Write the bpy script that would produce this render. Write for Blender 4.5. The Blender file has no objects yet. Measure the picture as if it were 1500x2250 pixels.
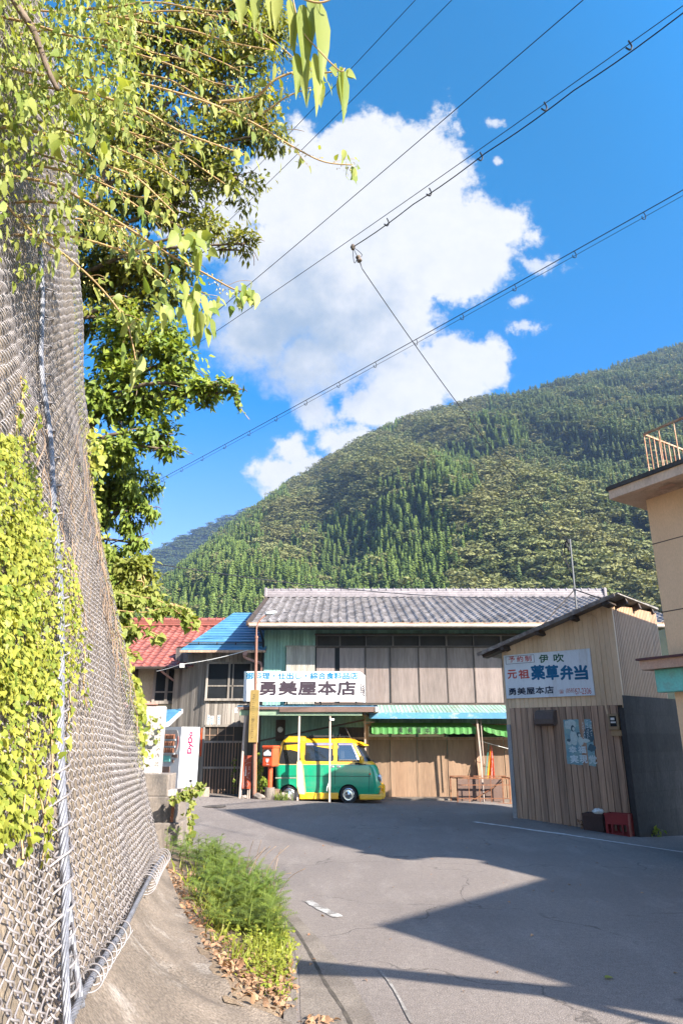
import bpy, bmesh, math, random
import numpy as np
from mathutils import Vector, Matrix

random.seed(7)
RNG = np.random.default_rng(11)
SC = bpy.context.scene
COL = SC.collection
R = math.radians

# ------------------------------------------------------------------ camera
CAMZ = 1.75
TP = 0.33
PITCH = math.atan(TP)
S_, C_ = math.sin(PITCH), math.cos(PITCH)
FPX = 1500.0
cd = bpy.data.cameras.new('camera')
cam = bpy.data.objects.new('camera', cd)
COL.objects.link(cam)
cam.location = (0, 0, CAMZ)
cam.rotation_euler = (math.pi / 2 + PITCH, 0, 0)
cd.sensor_fit = 'VERTICAL'
cd.sensor_height = 36
cd.lens = 24
cd.clip_start = 0.05
cd.clip_end = 6000
SC.camera = cam


def ray(px, py):
    u = (px - 750) / FPX
    v = (py - 1125) / FPX
    return u, C_ + S_ * v, S_ - C_ * v


def P(px, py, Y):
    u, h, w = ray(px, py)
    k = Y / h
    return Vector((u * k, Y, CAMZ + w * k))


def Pz(px, py, z):
    u, h, w = ray(px, py)
    k = (z - CAMZ) / w
    return Vector((u * k, h * k, z))


def Xat(px, Y, z):
    return (px - 750) / FPX * (Y * C_ + (z - CAMZ) * S_)


def Zat(py, Y):
    u, h, w = ray(750, py)
    return CAMZ + w / h * Y


def proj(p):
    d = p[1] * C_ + (p[2] - CAMZ) * S_
    up = (p[2] - CAMZ) * C_ - p[1] * S_
    return 750 + FPX * p[0] / d, 1125 - FPX * up / d


def sstep(a, b, x):
    t = min(1.0, max(0.0, (x - a) / (b - a)))
    return t * t * (3 - 2 * t)


def terrain(x, y):
    z = 0.04 * max(0.0, -x - 1) * sstep(12, 18, y)
    z -= 0.085 * max(0.0, x - 4.2) * sstep(8, 14, y)
    z += 0.13 * math.exp(-((y - 19.7) / 0.75) ** 2) * (1 - sstep(-0.9, 0.9, x))
    return z


def GP(px, py):
    """where the pixel's ray meets the ground"""
    u, h, w = ray(px, py)
    k = -CAMZ / w
    for _ in range(12):
        z = terrain(u * k, h * k)
        k = (z - CAMZ) / w
    return Vector((u * k, h * k, terrain(u * k, h * k)))


def interp(x, xs, ys):
    if x <= xs[0]:
        return ys[0]
    for i in range(1, len(xs)):
        if x <= xs[i]:
            t = (x - xs[i - 1]) / (xs[i] - xs[i - 1])
            return ys[i - 1] * (1 - t) + ys[i] * t
    return ys[-1]


# ------------------------------------------------------------------ scene helpers
def tag(o, label=None, cat=None, group=None, kind=None):
    if label:
        o['label'] = label
    if cat:
        o['category'] = cat
    if group:
        o['group'] = group
    if kind:
        o['kind'] = kind
    return o


def thing(name, label, cat, loc, group=None):
    o = bpy.data.objects.new(name, None)
    o.empty_display_size = 0.2
    COL.objects.link(o)
    o.location = Vector(loc)
    o['_w'] = list(loc)
    return tag(o, label, cat, group)


class Fr:
    """a local frame: x along, y out of the face, z up"""
    def __init__(self, o=(0, 0, 0), x=(1, 0, 0), z=(0, 0, 1)):
        self.o = Vector(o)
        self.x = Vector(x).normalized()
        self.z = Vector(z).normalized()
        self.y = self.z.cross(self.x)       # for x=+X: y=+Y (away); outwards is -y
        self.y.normalize()

    def __call__(self, x, y, z):
        return self.o + self.x * x + self.y * y + self.z * z


ID = Fr()


class MB:
    def __init__(self):
        self.v = []
        self.f = []
        self.r = []
        self.m = []

    def add(self, vs, fs, rnd=None, mi=0):
        b = len(self.v)
        self.v += [tuple(p) for p in vs]
        rv = random.random() if rnd is None else rnd
        for f in fs:
            self.f.append([i + b for i in f])
            self.r.append(rv)
            self.m.append(mi)

    def quad(self, a, b, c, d, rnd=None, mi=0):
        self.add([a, b, c, d], [(0, 1, 2, 3)], rnd, mi)

    def poly(self, pts, rnd=None, mi=0):
        self.add(pts, [tuple(range(len(pts)))], rnd, mi)

    def box(self, x0, x1, y0, y1, z0, z1, F=ID, rnd=None, mi=0, bev=0.0):
        if bev <= 0:
            vs = [F(x, y, z) for z in (z0, z1) for y in (y0, y1) for x in (x0, x1)]
            self.add(vs, [(0, 2, 3, 1), (4, 5, 7, 6), (0, 1, 5, 4), (2, 6, 7, 3), (0, 4, 6, 2), (1, 3, 7, 5)], rnd, mi)
        else:
            bm = bmesh.new()
            bmesh.ops.create_cube(bm, size=1)
            for v in bm.verts:
                v.co = Vector(((x0 + x1) / 2 + v.co.x * (x1 - x0), (y0 + y1) / 2 + v.co.y * (y1 - y0), (z0 + z1) / 2 + v.co.z * (z1 - z0)))
            bmesh.ops.bevel(bm, geom=bm.edges[:], offset=bev, segments=2, affect='EDGES', profile=0.5)
            bm.verts.index_update()
            self.add([F(*v.co) for v in bm.verts], [[v.index for v in f.verts] for f in bm.faces], rnd, mi)
            bm.free()

    def bar(self, a, b, w, h=None, rnd=None, mi=0, up=(0, 0, 1)):
        """a square bar from a to b"""
        h = h or w
        a, b = Vector(a), Vector(b)
        d = (b - a).normalized()
        s = d.cross(Vector(up))
        if s.length < 1e-3:
            s = d.cross(Vector((1, 0, 0)))
        s.normalize()
        t = s.cross(d)
        vs = []
        for p in (a, b):
            for i, j in ((-1, -1), (1, -1), (1, 1), (-1, 1)):
                vs.append(p + s * (i * w / 2) + t * (j * h / 2))
        self.add(vs, [(3, 2, 1, 0), (4, 5, 6, 7), (0, 1, 5, 4), (1, 2, 6, 5), (2, 3, 7, 6), (3, 0, 4, 7)], rnd, mi)

    def tube(self, pts, r, n=6, rnd=None, mi=0, cap=True):
        pts = [Vector(p) for p in pts]
        m = len(pts)
        rs = r if isinstance(r, (list, tuple)) else [r] * m
        vs = []
        prev = None
        for i, p in enumerate(pts):
            d = (pts[min(i + 1, m - 1)] - pts[max(i - 1, 0)])
            d = d.normalized() if d.length > 1e-9 else Vector((0, 0, 1))
            if prev is None:
                s = d.cross(Vector((0, 0, 1)))
                if s.length < 1e-2:
                    s = d.cross(Vector((1, 0, 0)))
            else:
                s = prev - d * prev.dot(d)
                if s.length < 1e-4:
                    s = d.cross(Vector((1, 0, 0)))
            s.normalize()
            prev = s
            t = d.cross(s)
            for k in range(n):
                a = 2 * math.pi * k / n
                vs.append(p + (s * math.cos(a) + t * math.sin(a)) * rs[i])
        fs = []
        for i in range(m - 1):
            for k in range(n):
                k2 = (k + 1) % n
                fs.append((i * n + k, i * n + k2, (i + 1) * n + k2, (i + 1) * n + k))
        if cap:
            fs.append(tuple(range(n - 1, -1, -1)))
            fs.append(tuple((m - 1) * n + k for k in range(n)))
        self.add(vs, fs, rnd, mi)

    def prism(self, poly, d0, d1, F=ID, rnd=None, mi=0):
        """poly: (x,z) points; extruded along the frame's y from d0 to d1"""
        n = len(poly)
        vs = [F(x, d0, z) for x, z in poly] + [F(x, d1, z) for x, z in poly]
        fs = [tuple(range(n)), tuple(range(2 * n - 1, n - 1, -1))]
        for i in range(n):
            j = (i + 1) % n
            fs.append((j, i, n + i, n + j))
        self.add(vs, fs, rnd, mi)

    def lathe(self, prof, F=ID, n=20, rnd=None, mi=0):
        """prof: (radius, height along frame z)"""
        vs = []
        for r, h in prof:
            for k in range(n):
                a = 2 * math.pi * k / n
                vs.append(F(r * math.cos(a), r * math.sin(a), h))
        fs = []
        for i in range(len(prof) - 1):
            for k in range(n):
                k2 = (k + 1) % n
                fs.append((i * n + k, i * n + k2, (i + 1) * n + k2, (i + 1) * n + k))
        fs.append(tuple(range(n - 1, -1, -1)))
        fs.append(tuple((len(prof) - 1) * n + k for k in range(n)))
        self.add(vs, fs, rnd, mi)

    def ribs(self, F, x0, x1, z0, ztop, pitch, depth, duty=0.75, rj=True):
        """ribbed cladding in the frame's x/z plane, ribs out towards -y"""
        zt = ztop if callable(ztop) else (lambda x: ztop)
        zb = z0 if callable(z0) else (lambda x: z0)
        n = max(1, int(round((x1 - x0) / pitch)))
        p = (x1 - x0) / n
        g = p * (1 - duty)
        for i in range(n):
            a = x0 + i * p
            prof = [(a, 0), (a + g * 0.3, 0), (a + g * 0.55, -depth), (a + p - g * 0.45, -depth), (a + p, 0)]
            rv = random.random()
            for (xa, ya), (xb, yb) in zip(prof, prof[1:]):
                self.quad(F(xa, ya, zb(xa)), F(xb, yb, zb(xb)), F(xb, yb, zt(xb)), F(xa, ya, zt(xa)), rv)

    def planks(self, F, x0, x1, z0, ztop, pitch, thick=0.012, gap=0.006, jit=0.004):
        zt = ztop if callable(ztop) else (lambda x: ztop)
        zb = z0 if callable(z0) else (lambda x: z0)
        x = x0
        while x < x1 - 0.02:
            w = min(pitch * random.uniform(0.85, 1.15), x1 - x)
            a, b = x + gap / 2, x + w - gap / 2
            y = -thick + random.uniform(-jit, jit)
            vs = [F(a, 0.01, zb(a)), F(b, 0.01, zb(b)), F(b, 0.01, zt(b)), F(a, 0.01, zt(a)),
                  F(a, y, zb(a)), F(b, y, zb(b)), F(b, y, zt(b)), F(a, y, zt(a))]
            self.add(vs, [(4, 5, 6, 7), (0, 4, 7, 3), (5, 1, 2, 6), (7, 6, 2, 3), (0, 1, 5, 4)])
            x += w

    def build_each(self, name, mats, parent, smooth=False):
        """every loose piece becomes an object of its own"""
        n = len(self.v)
        par = list(range(n))

        def find(i):
            while par[i] != i:
                par[i] = par[par[i]]
                i = par[i]
            return i
        for f in self.f:
            a = find(f[0])
            for i in f[1:]:
                par[find(i)] = a
        groups = {}
        for f, r, m in zip(self.f, self.r, self.m):
            groups.setdefault(find(f[0]), []).append((f, r, m))
        for fl in groups.values():
            ids = sorted({i for f, _, _ in fl for i in f})
            ix = {k: j for j, k in enumerate(ids)}
            q = MB()
            q.v = [self.v[i] for i in ids]
            for f, r, m in fl:
                q.f.append([ix[i] for i in f])
                q.r.append(r)
                q.m.append(m)
            q.build(name, mats, parent, smooth)

    def build(self, name, mats, parent=None, smooth=False):
        base = Vector((0, 0, 0))
        if parent is not None:
            base = Vector(parent['_w'])
        me = bpy.data.meshes.new(name)
        me.from_pydata([(v[0] - base.x, v[1] - base.y, v[2] - base.z) for v in self.v], [], self.f)
        a = me.attributes.new('rnd', 'FLOAT', 'FACE')
        a.data.foreach_set('value', self.r)
        mats = mats if isinstance(mats, (list, tuple)) else [mats]
        for m in mats:
            me.materials.append(m)
        if len(mats) > 1:
            me.polygons.foreach_set('material_index', self.m)
        if smooth:
            me.polygons.foreach_set('use_smooth', [True] * len(me.polygons))
            if smooth != 'all':
                me.set_sharp_from_angle(angle=R(40))
        me.update()
        o = bpy.data.objects.new(name, me)
        COL.objects.link(o)
        if parent is not None:
            o.parent = parent
            o['_w'] = list(base)
        else:
            o['_w'] = [0, 0, 0]
        return o


def arr_mesh(name, V, F, rnd, mats, parent=None, mi=None, smooth=False):
    """big meshes from numpy arrays; F is (n,k)"""
    base = np.array(parent['_w']) if parent is not None else np.zeros(3)
    V = np.asarray(V, dtype=np.float32) - base.astype(np.float32)
    n, k = F.shape
    me = bpy.data.meshes.new(name)
    me.vertices.add(len(V))
    me.vertices.foreach_set('co', V.ravel())
    me.loops.add(n * k)
    me.loops.foreach_set('vertex_index', F.ravel().astype(np.int32))
    me.polygons.add(n)
    me.polygons.foreach_set('loop_start', np.arange(0, n * k, k, dtype=np.int32))
    me.polygons.foreach_set('loop_total', np.full(n, k, dtype=np.int32))
    a = me.attributes.new('rnd', 'FLOAT', 'FACE')
    a.data.foreach_set('value', np.asarray(rnd, dtype=np.float32))
    mats = mats if isinstance(mats, (list, tuple)) else [mats]
    for m in mats:
        me.materials.append(m)
    if mi is not None:
        me.polygons.foreach_set('material_index', np.asarray(mi, dtype=np.int32))
    if smooth:
        me.polygons.foreach_set('use_smooth', np.ones(n, dtype=bool))
    me.update(calc_edges=True)
    me.validate()
    o = bpy.data.objects.new(name, me)
    COL.objects.link(o)
    if parent is not None:
        o.parent = parent
    o['_w'] = [float(x) for x in base]
    return o


def frames_from(dirs, ups):
    """rotation matrices whose y axis follows dirs and z axis leans to ups"""
    d = dirs / np.maximum(np.linalg.norm(dirs, axis=1, keepdims=True), 1e-9)
    x = np.cross(d, ups)
    x /= np.maximum(np.linalg.norm(x, axis=1, keepdims=True), 1e-9)
    z = np.cross(x, d)
    return np.stack([x, d, z], axis=2)


def scatter(tv, tf, pos, rot, size):
    """copies of a template (tv: k,3 ; tf: m,q) -> V, F, owner"""
    n = len(pos)
    size = np.asarray(size)
    if size.ndim == 1:
        size = size[:, None]
    V = np.einsum('nij,kj->nki', rot, tv) * size[:, None, :] + pos[:, None, :]
    F = tf[None, :, :] + (np.arange(n) * len(tv))[:, None, None]
    own = np.repeat(np.arange(n), len(tf))
    return V.reshape(-1, 3), F.reshape(-1, tf.shape[1]), own


# leaf templates: base at the origin, tip at y=1
LEAF = (np.array([[0, 0, 0], [-.26, .35, .07], [0, .45, -.02], [.26, .35, .07], [0, 1, -.12]], dtype=float),
        np.array([[0, 1, 2, 2], [0, 2, 3, 3], [1, 4, 2, 2], [2, 4, 3, 3]]))
LEAF = (np.array([[0, 0, 0], [.25, .38, .06], [0, 1, -.1], [-.25, .38, .06]], dtype=float), np.array([[0, 1, 2], [0, 2, 3]]))
HEART = (np.array([[0, 0.05, 0], [.30, -.06, .05], [.46, .22, .06], [.30, .62, .02], [0, 1, -.16], [-.30, .62, .02], [-.46, .22, .06], [-.30, -.06, .05]], dtype=float),
         np.array([[0, 1, 2], [0, 2, 3], [0, 3, 4], [0, 4, 5], [0, 5, 6], [0, 6, 7]]))
BIGLEAF = (np.array([[0, 0, 0], [.19, .08, .03], [.33, .30, .06], [.27, .55, .04], [.13, .8, -.03], [0, 1, -.16],
                     [-.13, .8, -.03], [-.27, .55, .04], [-.33, .30, .06], [-.19, .08, .03], [0, .3, -.02], [0, .6, -.03]], dtype=float),
           np.array([[0, 1, 10], [1, 2, 10], [2, 3, 11], [2, 11, 10], [3, 4, 11], [4, 5, 11], [5, 6, 11], [6, 7, 11], [7, 8, 11], [8, 10, 11], [8, 9, 10], [9, 0, 10]]))


# ------------------------------------------------------------------ materials
def nn(nt, kind, **kw):
    n = nt.nodes.new(kind)
    for k, v in kw.items():
        setattr(n, k, v)
    return n


def mixc(nt, fac, a, b, mode='MIX'):
    n = nt.nodes.new('ShaderNodeMix')
    n.data_type = 'RGBA'
    n.blend_type = mode
    for s, v in ((n.inputs[0], fac), (n.inputs[6], a), (n.inputs[7], b)):
        if hasattr(v, 'is_linked'):
            nt.links.new(v, s)
        elif isinstance(v, (tuple, list)):
            s.default_value = (*v[:3], 1)
        else:
            s.default_value = v
    return n.outputs[2]


def mth(nt, op, a, b=None, c=None, clamp=False):
    n = nt.nodes.new('ShaderNodeMath')
    n.operation = op
    n.use_clamp = clamp
    for i, v in enumerate((a, b, c)):
        if v is None:
            continue
        if hasattr(v, 'is_linked'):
            nt.links.new(v, n.inputs[i])
        else:
            n.inputs[i].default_value = v
    return n.outputs[0]


def maprange(nt, v, a, b, c=0.0, d=1.0, smooth=True):
    n = nt.nodes.new('ShaderNodeMapRange')
    n.interpolation_type = 'SMOOTHSTEP' if smooth else 'LINEAR'
    nt.links.new(v, n.inputs[0])
    for i, x in enumerate((a, b, c, d)):
        n.inputs[i + 1].default_value = x
    return n.outputs[0]


def noise(nt, vec, scale, detail=4, rough=0.55, dist=0.0):
    n = nt.nodes.new('ShaderNodeTexNoise')
    n.inputs['Scale'].default_value = scale
    n.inputs['Detail'].default_value = detail
    n.inputs['Roughness'].default_value = rough
    n.inputs['Distortion'].default_value = dist
    nt.links.new(vec, n.inputs['Vector'])
    return n.outputs['Fac']


def mapping(nt, vec, scale=(1, 1, 1), loc=(0, 0, 0), rot=(0, 0, 0)):
    n = nt.nodes.new('ShaderNodeMapping')
    n.inputs['Scale'].default_value = scale
    n.inputs['Location'].default_value = loc
    n.inputs['Rotation'].default_value = rot
    nt.links.new(vec, n.inputs['Vector'])
    return n.outputs[0]


def mat(name, c1, c2=None, scale=1.5, rough=0.75, metal=0.0, bump=0.0, bscale=60, grain=0.15, gscale=30, streak=1.0,
        rnd=0.2, dirt=None, dirtamt=0.5, dirtscale=1.2, dirtlo=0.5, spec=0.35, coat=0.0, trans=0.0, patch=None):
    m = bpy.data.materials.new(name)
    m.use_nodes = True
    nt = m.node_tree
    nt.nodes.clear()
    out = nn(nt, 'ShaderNodeOutputMaterial')
    tc = nn(nt, 'ShaderNodeTexCoord').outputs['Object']
    v = mapping(nt, tc, (1, 1, streak))
    base = noise(nt, v, scale, 5, 0.6)
    c2 = c2 or tuple(x * 0.75 for x in c1)
    col = mixc(nt, maprange(nt, base, 0.32, 0.68), c1, c2)
    if dirt:
        d = noise(nt, mapping(nt, tc, (1, 1, streak * 0.6 if streak < 1 else 1), (3.1, 7.7, 1.3)), dirtscale, 6, 0.65)
        col = mixc(nt, mth(nt, 'MULTIPLY', maprange(nt, d, dirtlo, dirtlo + 0.16), dirtamt), col, dirt)
    g = noise(nt, v, gscale, 3, 0.6)
    gv = maprange(nt, g, 0.25, 0.75, 1 - grain, 1 + grain, False)
    at = nn(nt, 'ShaderNodeAttribute', attribute_name='rnd').outputs['Fac']
    rv = maprange(nt, at, 0, 1, 1 - rnd, 1 + rnd * 0.6, False)
    k = mth(nt, 'MULTIPLY', gv, rv)
    cc = nn(nt, 'ShaderNodeCombineColor')
    for i in range(3):
        nt.links.new(k, cc.inputs[i])
    col = mixc(nt, 1.0, col, cc.outputs[0], 'MULTIPLY')
    b = nn(nt, 'ShaderNodeBsdfPrincipled')
    nt.links.new(col, b.inputs['Base Color'])
    b.inputs['Roughness'].default_value = rough
    b.inputs['Metallic'].default_value = metal
    b.inputs['Specular IOR Level'].default_value = spec
    b.inputs['Coat Weight'].default_value = coat
    b.inputs['Coat Roughness'].default_value = 0.08
    if bump > 0:
        bn = nn(nt, 'ShaderNodeBump')
        bn.inputs['Strength'].default_value = bump
        bn.inputs['Distance'].default_value = 0.02
        nt.links.new(noise(nt, v, bscale, 4, 0.6), bn.inputs['Height'])
        nt.links.new(bn.outputs[0], b.inputs['Normal'])
    sh = b.outputs[0]
    if trans > 0:
        t = nn(nt, 'ShaderNodeBsdfTranslucent')
        nt.links.new(mixc(nt, 1.0, col, (1.0, 1.0, 0.55), 'MULTIPLY'), t.inputs['Color'])
        ms = nn(nt, 'ShaderNodeMixShader')
        ms.inputs[0].default_value = trans
        nt.links.new(sh, ms.inputs[1])
        nt.links.new(t.outputs[0], ms.inputs[2])
        sh = ms.outputs[0]
    nt.links.new(sh, out.inputs['Surface'])
    m.diffuse_color = (*c1, 1)
    return m


def leafmat(name, c1, c2, c3, trans=0.35, rough=0.5, scale=0.7):
    """per-leaf colour from the rnd attribute, with drifts between clumps"""
    m = bpy.data.materials.new(name)
    m.use_nodes = True
    nt = m.node_tree
    nt.nodes.clear()
    out = nn(nt, 'ShaderNodeOutputMaterial')
    tc = nn(nt, 'ShaderNodeTexCoord').outputs['Object']
    at = nn(nt, 'ShaderNodeAttribute', attribute_name='rnd').outputs['Fac']
    n = maprange(nt, noise(nt, tc, scale, 3, 0.6), 0.35, 0.65)
    a = mixc(nt, at, c1, c2)
    col = mixc(nt, mth(nt, 'MULTIPLY', n, 0.6), a, c3)
    b = nn(nt, 'ShaderNodeBsdfPrincipled')
    nt.links.new(col, b.inputs['Base Color'])
    b.inputs['Roughness'].default_value = rough
    b.inputs['Specular IOR Level'].default_value = 0.3
    t = nn(nt, 'ShaderNodeBsdfTranslucent')
    nt.links.new(mixc(nt, 1.0, col, (1.3, 1.25, 0.5), 'MULTIPLY'), t.inputs['Color'])
    ms = nn(nt, 'ShaderNodeMixShader')
    ms.inputs[0].default_value = trans
    nt.links.new(b.outputs[0], ms.inputs[1])
    nt.links.new(t.outputs[0], ms.inputs[2])
    nt.links.new(ms.outputs[0], out.inputs['Surface'])
    return m


def glass(name, c=(0.02, 0.022, 0.025), rough=0.06):
    m = mat(name, c, tuple(x * 1.6 for x in c), rough=rough, spec=0.6, grain=0.05, rnd=0.3, scale=1.0)
    return m


def text(s, F, x0, x1, z0, z1, m, parent, off=0.006, bold=0.0, name='lettering', thick=0.002, vertical=False):
    """lettering fitted to a box of the frame's x/z plane, 'off' out of its face"""
    cu = bpy.data.curves.new('lettering_curve', 'FONT')
    cu.body = s
    cu.size = 1.0
    cu.resolution_u = 3
    cu.align_x = 'CENTER'
    if vertical:
        cu.space_line = 1.0
    o = bpy.data.objects.new('lettering_curve', cu)
    COL.objects.link(o)
    dg = bpy.context.evaluated_depsgraph_get()
    dg.update()
    me = bpy.data.meshes.new_from_object(o.evaluated_get(dg))
    co = [v.co.copy() for v in me.vertices]
    fs = [tuple(p.vertices) for p in me.polygons]
    bpy.data.objects.remove(o)
    bpy.data.curves.remove(cu)
    bpy.data.meshes.remove(me)
    if not co:
        return None
    ax, bx = min(c.x for c in co), max(c.x for c in co)
    ay, by = min(c.y for c in co), max(c.y for c in co)
    mb = MB()
    # brush weight: the same outline stacked with small shifts, each a hair prouder than the last
    sh = [(0, 0)]
    if bold > 0.004:
        sh += [(math.cos(k * math.pi / 4), math.sin(k * math.pi / 4)) for k in range(8)]
    hh = (z1 - z0) * bold
    x0, x1, z0, z1 = x0 + hh, x1 - hh, z0 + hh, z1 - hh
    for i, (a, b) in enumerate(sh):
        vs = [F(x0 + (c.x - ax) / (bx - ax) * (x1 - x0) + a * hh, -off - i * .00012, z0 + (c.y - ay) / (by - ay) * (z1 - z0) + b * hh) for c in co]
        mb.add(vs, fs, 0.5)
    return mb.build(name, m, parent)


def catmull(pts, n=6):
    pts = [Vector(p) for p in pts]
    out = []
    for i in range(len(pts) - 1):
        p0, p1, p2, p3 = pts[max(i - 1, 0)], pts[i], pts[i + 1], pts[min(i + 2, len(pts) - 1)]
        for k in range(n):
            t = k / n
            out.append(0.5 * ((2 * p1) + (p2 - p0) * t + (2 * p0 - 5 * p1 + 4 * p2 - p3) * t * t + (3 * p1 - p0 - 3 * p2 + p3) * t ** 3))
    out.append(pts[-1])
    return out
# ------------------------------------------------------------------ light and sky
EXPO = 1.82
SUN_EL, SUN_AZ = 30.0, 132.0            # azimuth clockwise from +Y
sv = SC.view_settings
sv.view_transform = 'Standard'
sv.look = 'None'
sv.exposure = EXPO
sv.gamma = 1.0
sv.use_curve_mapping = False
SC.render.engine = 'CYCLES'
SC.cycles.use_denoising = True
SC.cycles.max_bounces = 7
SC.cycles.diffuse_bounces = 3
SC.cycles.transmission_bounces = 5
SC.cycles.glossy_bounces = 3
SC.cycles.sample_clamp_indirect = 6
sunv = Vector((math.sin(R(SUN_AZ)) * math.cos(R(SUN_EL)), math.cos(R(SUN_AZ)) * math.cos(R(SUN_EL)), math.sin(R(SUN_EL))))
ld = bpy.data.lights.new('sun', 'SUN')
ld.energy = 4.6
ld.angle = R(0.53)
ld.color = (1.0, 0.93, 0.82)
sun = bpy.data.objects.new('sun', ld)
COL.objects.link(sun)
sun.rotation_euler = sunv.to_track_quat('Z', 'Y').to_euler()
sun.location = sunv * 60

world = bpy.data.worlds.new('World')
SC.world = world
world.use_nodes = True
nt = world.node_tree
nt.nodes.clear()
wo = nn(nt, 'ShaderNodeOutputWorld')
bg = nn(nt, 'ShaderNodeBackground')
nt.links.new(bg.outputs[0], wo.inputs[0])
bg.inputs['Strength'].default_value = 0.15
sky = nn(nt, 'ShaderNodeTexSky')
sky.sky_type = 'NISHITA'
sky.sun_disc = False
sky.sun_elevation = R(SUN_EL)
sky.sun_rotation = R(SUN_AZ)
sky.altitude = 300
sky.air_density = 1.0
sky.dust_density = 0.4
sky.ozone_density = 2.5
hs = nn(nt, 'ShaderNodeHueSaturation')
hs.inputs['Saturation'].default_value = 1.2
hs.inputs['Value'].default_value = 1.0
hs.inputs['Hue'].default_value = 0.5
sep = nn(nt, 'ShaderNodeSeparateXYZ')
nt.links.new(nn(nt, 'ShaderNodeTexCoord').outputs['Generated'], sep.inputs[0])
tint = mixc(nt, maprange(nt, sep.outputs[2], .12, .78), (.60, .51, .58), (.02, .43, .58))
sdn = nn(nt, 'ShaderNodeVectorMath', operation='DOT_PRODUCT')       # sky tinted darker away from the sun, brighter towards it to fill shade
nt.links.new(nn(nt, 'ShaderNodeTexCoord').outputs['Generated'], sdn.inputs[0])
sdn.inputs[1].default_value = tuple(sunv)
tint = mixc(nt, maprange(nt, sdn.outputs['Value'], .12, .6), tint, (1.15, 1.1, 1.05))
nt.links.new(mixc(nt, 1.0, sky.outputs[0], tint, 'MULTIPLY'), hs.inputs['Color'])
# cumulus: a sum of puffs placed by direction on the sky
gen = nn(nt, 'ShaderNodeTexCoord').outputs['Generated']


def dotc(v):
    n = nn(nt, 'ShaderNodeVectorMath', operation='DOT_PRODUCT')
    nt.links.new(gen, n.inputs[0])
    n.inputs[1].default_value = v
    return n.outputs['Value']


dr, du, df = dotc((1, 0, 0)), dotc((0, -S_, C_)), dotc((0, C_, S_))
dfc = mth(nt, 'MAXIMUM', df, 0.02)
U = mth(nt, 'MULTIPLY_ADD', mth(nt, 'DIVIDE', dr, dfc), 15.0, 7.5)
V = mth(nt, 'MULTIPLY_ADD', mth(nt, 'DIVIDE', du, dfc), -15.0, 11.25)
cx = nn(nt, 'ShaderNodeCombineXYZ')
nt.links.new(U, cx.inputs[0])
nt.links.new(V, cx.inputs[1])
q = cx.outputs[0]


def puff(c, r):
    n = nn(nt, 'ShaderNodeVectorMath', operation='SUBTRACT')
    nt.links.new(q, n.inputs[0])
    n.inputs[1].default_value = (c[0], c[1], 0)
    d = nn(nt, 'ShaderNodeVectorMath', operation='DIVIDE')
    nt.links.new(n.outputs[0], d.inputs[0])
    d.inputs[1].default_value = (r[0], r[1], 1)
    L = nn(nt, 'ShaderNodeVectorMath', operation='LENGTH')
    nt.links.new(d.outputs[0], L.inputs[0])
    return mth(nt, 'SUBTRACT', 1.0, L.outputs['Value'])


PUFFS = [(8.35, 3.3, 1.1, 1.0), (9.1, 3.9, 1.25, 1.25), (7.6, 4.2, 1.9, 1.5), (6.4, 4.2, 1.3, 1.3), (6.65, 3.1, .55, .55), (9.0, 5.2, 2.0, 1.5),
         (10.4, 5.2, 1.35, .9), (11.1, 5.05, .75, .68), (9.9, 5.95, 1.3, .8), (7.0, 6.0, 2.2, 1.8), (7.9, 6.9, 1.9, 1.4), (5.7, 7.3, 1.3, 1.1),
         (6.8, 7.9, 1.4, .9), (10.0, 8.15, 1.15, .85), (9.0, 8.5, 1.1, 1.0), (10.7, 8.0, .62, .68), (8.3, 9.0, 1.0, .55), (7.9, 9.7, 1.1, .5),
         (6.4, 9.85, .6, .42), (6.0, 10.4, .62, .5), (6.9, 10.25, .65, .3), (8.8, 9.3, .7, .5), (6.9, 9.0, .5, .5), (4.6, 4.6, 1.2, 1.2)]
WISPS = [(9.75, 2.72, .42, .62), (11.45, 7.2, .5, .2), (11.9, 5.85, .6, .25), (10.85, 2.68, .3, .13), (11.4, 6.62, .25, .2), (9.95, 3.1, .13, .25), (10.9, 3.55, .13, .12)]
Fm = None
for x, y, a, b in PUFFS:
    p = puff((x, y), (a, b))
    p = mth(nt, 'MULTIPLY', p, (min(a, b) + 0.35) / 1.35)
    Fm = p if Fm is None else mth(nt, 'SMOOTH_MAX', Fm, p, 0.12)
warp = noise(nt, q, 1.1, 9, 0.60)
fine = noise(nt, q, 3.0, 9, 0.66)
w2 = mth(nt, 'MULTIPLY_ADD', mth(nt, 'SUBTRACT', warp, 0.5), 1.25, mth(nt, 'MULTIPLY', mth(nt, 'SUBTRACT', fine, 0.5), 0.75))
dens = mth(nt, 'ADD', Fm, w2)
mask = maprange(nt, dens, -0.07, 0.27)
Wm = None
for x, y, a, b in WISPS:
    p = puff((x, y), (a, b))
    Wm = p if Wm is None else mth(nt, 'MAXIMUM', Wm, p)
wm = maprange(nt, mth(nt, 'ADD', Wm, mth(nt, 'MULTIPLY', mth(nt, 'SUBTRACT', fine, 0.5), 3.2)), 0.0, 0.9, 0, 0.8)
softl = maprange(nt, puff((5.6, 7.4), (3.4, 2.4)), 0.0, 0.6)
mask_soft = maprange(nt, dens, -0.12, 0.62)
mask = mth(nt, 'ADD', mth(nt, 'MULTIPLY', mask, mth(nt, 'SUBTRACT', 1.0, softl)), mth(nt, 'MULTIPLY', mask_soft, softl))
mask = mth(nt, 'MAXIMUM', mask, wm)
mask = mth(nt, 'MULTIPLY', mask, mth(nt, 'GREATER_THAN', df, 0.05))
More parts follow.
